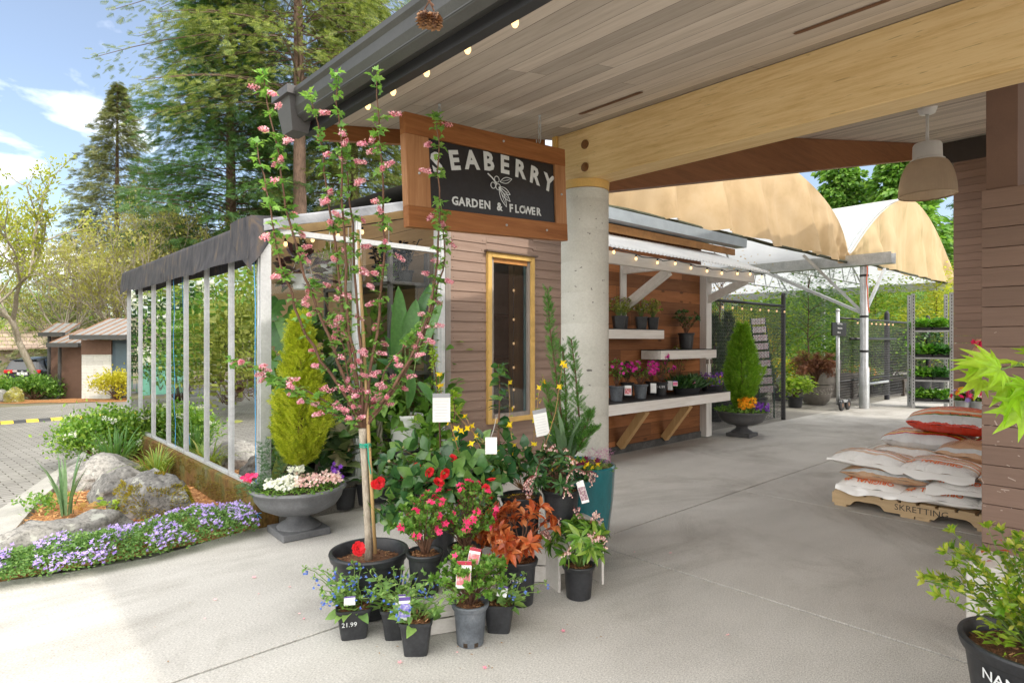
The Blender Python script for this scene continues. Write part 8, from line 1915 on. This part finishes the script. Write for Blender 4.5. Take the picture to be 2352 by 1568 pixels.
def budding(label, u, d, h, spread, mat, bark, seed, stems=1, nleaf=2600, L=.12, lean=0.0, levels=4, grp='budding deciduous trees'):
    rs = random.Random(seed); b = fl(u, d); t = T('deciduous_tree', label, 'tree', b, grp); m = MB(); ends = []
    def grow(p, dv, ln_, r, lev):
        pts = [p]; dd = dv.normalized()
        for k in range(4): dd = (dd + Vector((rs.gauss(0, .14), rs.gauss(0, .14), rs.gauss(.05, .09)))).normalized(); pts.append(pts[-1] + dd * ln_ / 4)
        m.tube(pts, [r * (1 - .4 * k / 4) for k in range(5)], 6 if lev < 2 else 4, cap=False)
        if lev >= 2: ends.extend([(pts[k], dd) for k in (2, 3, 4)])
        if lev < levels:
            for k in range(rs.randint(3, 4)):
                i_ = rs.choice((2, 3, 4, 4)); nd_ = (dd * .8 + Vector((rs.gauss(0, .55), rs.gauss(0, .55), rs.gauss(.18, .3))) * spread).normalized(); grow(pts[i_], nd_, ln_ * rs.uniform(.58, .82), r * .58, lev + 1)
    for s_ in range(stems):
        a = rs.uniform(0, 6.28); grow(b - UP * .2 + Vector((math.cos(a), math.sin(a), 0)) * .25 * (stems > 1), Vector((lean + rs.gauss(0, .12 * stems), rs.gauss(0, .12 * stems), 1)), h * .36, h * .016 / math.sqrt(stems), 0)
    m.build('trunk', bark, t, True); lv = LV('leaf')
    for k in range(nleaf): p, dd = rs.choice(ends); lv.one(p + rv(.16), dd + rdir(-.4, .8), L * rs.uniform(.5, 1.2), .9)
    lv.build('crown', mat, t); return t
L_BUD = leaf_mat('spring_bud', (.30, .34, .05), (.44, .46, .09), .5, .45, (.56, .54, .16)); L_BUD2 = leaf_mat('tan_buds', (.34, .31, .10), (.46, .43, .14), .6, .4, (.54, .54, .2))
budding('pale barked tree in yellow green bud at the left edge near the car', 95, 22.5, 9.0, 1.0, L_BUD, PALEBARK, 21, 1, 6500, .15, .0)
budding('second budding tree leaning in from beyond the left edge', -40, 25, 10.0, 1.05, L_BUD, PALEBARK, 33, 1, 6000, .16, .1)
budding('tan budded multi stemmed tree rising behind the shed roof', 300, 27, 9.0, .7, L_BUD2, PALEBARK, 44, 4, 8500, .15)
budding('tan budded tree directly behind the shade cloth', 430, 26, 8.6, .7, L_BUD2, PALEBARK, 45, 4, 8500, .15)
budding('brown twigged tree between the shed and the left budding tree', 205, 31, 9.4, .75, L_BUD2, PALEBARK, 46, 3, 7000, .16)
budding('lime leaved maple glowing behind the big fir trunk', 470, 33, 8.5, .9, leaf_mat('lime_maple', (.30, .42, .03), (.44, .56, .05), .5, .5), PALEBARK, 47, 2, 4200, .26)
budding('bright green maple seen between the conifers and the sign', 700, 34, 9.5, .9, L_SPR, PALEBARK, 48, 2, 4200, .26)
# dark hedge of evergreens closing the view, too far and dense to count
def wood_mass(name, pts, hgt, dep, n, L, mats):
    for mi, (mat, k) in enumerate(mats):
        lv = LV('frond3')
        for i in range(int(n * k)):
            s_ = rnd.random() * (len(pts) - 1); i_ = min(len(pts) - 2, int(s_)); p = Vector(pts[i_]).lerp(Vector(pts[i_ + 1]), s_ - i_); hh = hgt * (.65 + .5 * noise.noise((p.x * .12, p.y * .12, mi))) ; z = hh * rnd.random() ** .8; o = rv(dep * (1 - .5 * z / hgt)); lump = noise.noise((p.x * .5 + o.x * .4, p.y * .5 + o.y * .4, z * .5 + mi * 7))
            if lump < -.12: continue
            lv.one((p.x + o.x, p.y + o.y, gz(p.x, p.y) + z), rdir(-.6, .6), L * rnd.uniform(.6, 1.3), 1.3)
        o_ = lv.build(name, mat, None, 1.0); tag(o_, kind='stuff')
wood_mass('woodland', [fl(-220, 52), fl(60, 50), fl(300, 50), fl(520, 44), fl(800, 42), fl(1050, 40)], 8.5, 4, 20000, .8, [(L_FIR, .16), (L_SPR, .40), (L_OLI, .45)])
wood_mass('woodland', [fl(1500, 34), fl(1750, 32), fl(2000, 33), fl(2250, 36), fl(2500, 40)], 7.5, 3.0, 15000, .7, [(L_MID, .5), (L_SPR, .22), (L_FIR, .5)])
# planting across the road, seen as the reflection in the greenhouse glass
def hedge(name, label, x, y, r, h, mat, n, L, fl_=None): bush(name, label, (x, y, gz(x, y)), r, r * .8, h, mat, n, L, fl_, 30)
hedge('rhododendron_hedge', 'white flowered rhododendron across the road, mirrored in the glass', -1.5, 20.6, 1.5, 3.0, L_DARK, 6000, .13, (P_WHITE, .85, 22, .10))
hedge('laurel_hedge', 'broad glossy laurel across the road, mirrored in the glass', -1.9, 17.4, 1.5, 2.6, L_MID, 6500, .13)
hedge('golden_hedge', 'bright yellow green shrub across the road, mirrored in the glass', -1.7, 14.0, 1.3, 2.4, L_OLI, 6000, .12)
hedge('roadside_tree', 'tall olive leaved tree across the road, mirrored in the glass', -4.6, 17.5, 2.4, 6.5, L_OLI, 7000, .16)
hedge('roadside_tree', 'tall spring green tree across the road, mirrored in the glass', -4.2, 23.5, 2.6, 7.0, L_SPR, 7000, .17)
hedge('roadside_tree', 'tall dark green tree across the road, mirrored in the glass', -4.5, 12.5, 2.2, 6.0, L_MID, 7000, .16)
hedge('roadside_tree', 'tallest tan green tree across the road, mirrored in the glass', -5.5, 30.5, 3.2, 8.5, L_OLI, 7000, .2)
gb = T('utility_box', 'pale green utility cabinet across the road, mirrored in the glass', 'cabinet', (-2.2, 27.0, gz(-2.2, 27))); z0 = gz(-2.2, 27)
m = MB(); m.box((-3.0, 26.2, z0), (-1.7, 28.2, z0 + 1.45)); m.build('cabinet_body', plain('cabinet_green', (.18, .46, .36), .5), gb, bevel=.03); m = MB(); m.box((-3.05, 26.15, z0 + 1.451), (-1.65, 28.25, z0 + 1.53)); m.build('cabinet_lid', MATS['cabinet_green'], gb)

lv = LV('leaf'); fv = LV('flower5')
for i in range(70):
    u, v = rnd.gauss(1000, 300), rnd.uniform(1180, 1540); q = onz(u, v, .004)
    if q.y < 4.8 and q.x < 6: (lv if rnd.random() < .6 else fv).one(q, Vector((rnd.uniform(-1, 1), rnd.uniform(-1, 1), .05)), rnd.uniform(.008, .02), .8)
tag(lv.build('fallen_leaves', TANSTEM, None, .15), kind='stuff'); tag(fv.build('fallen_petals', P_PINK, None, .15), kind='stuff')
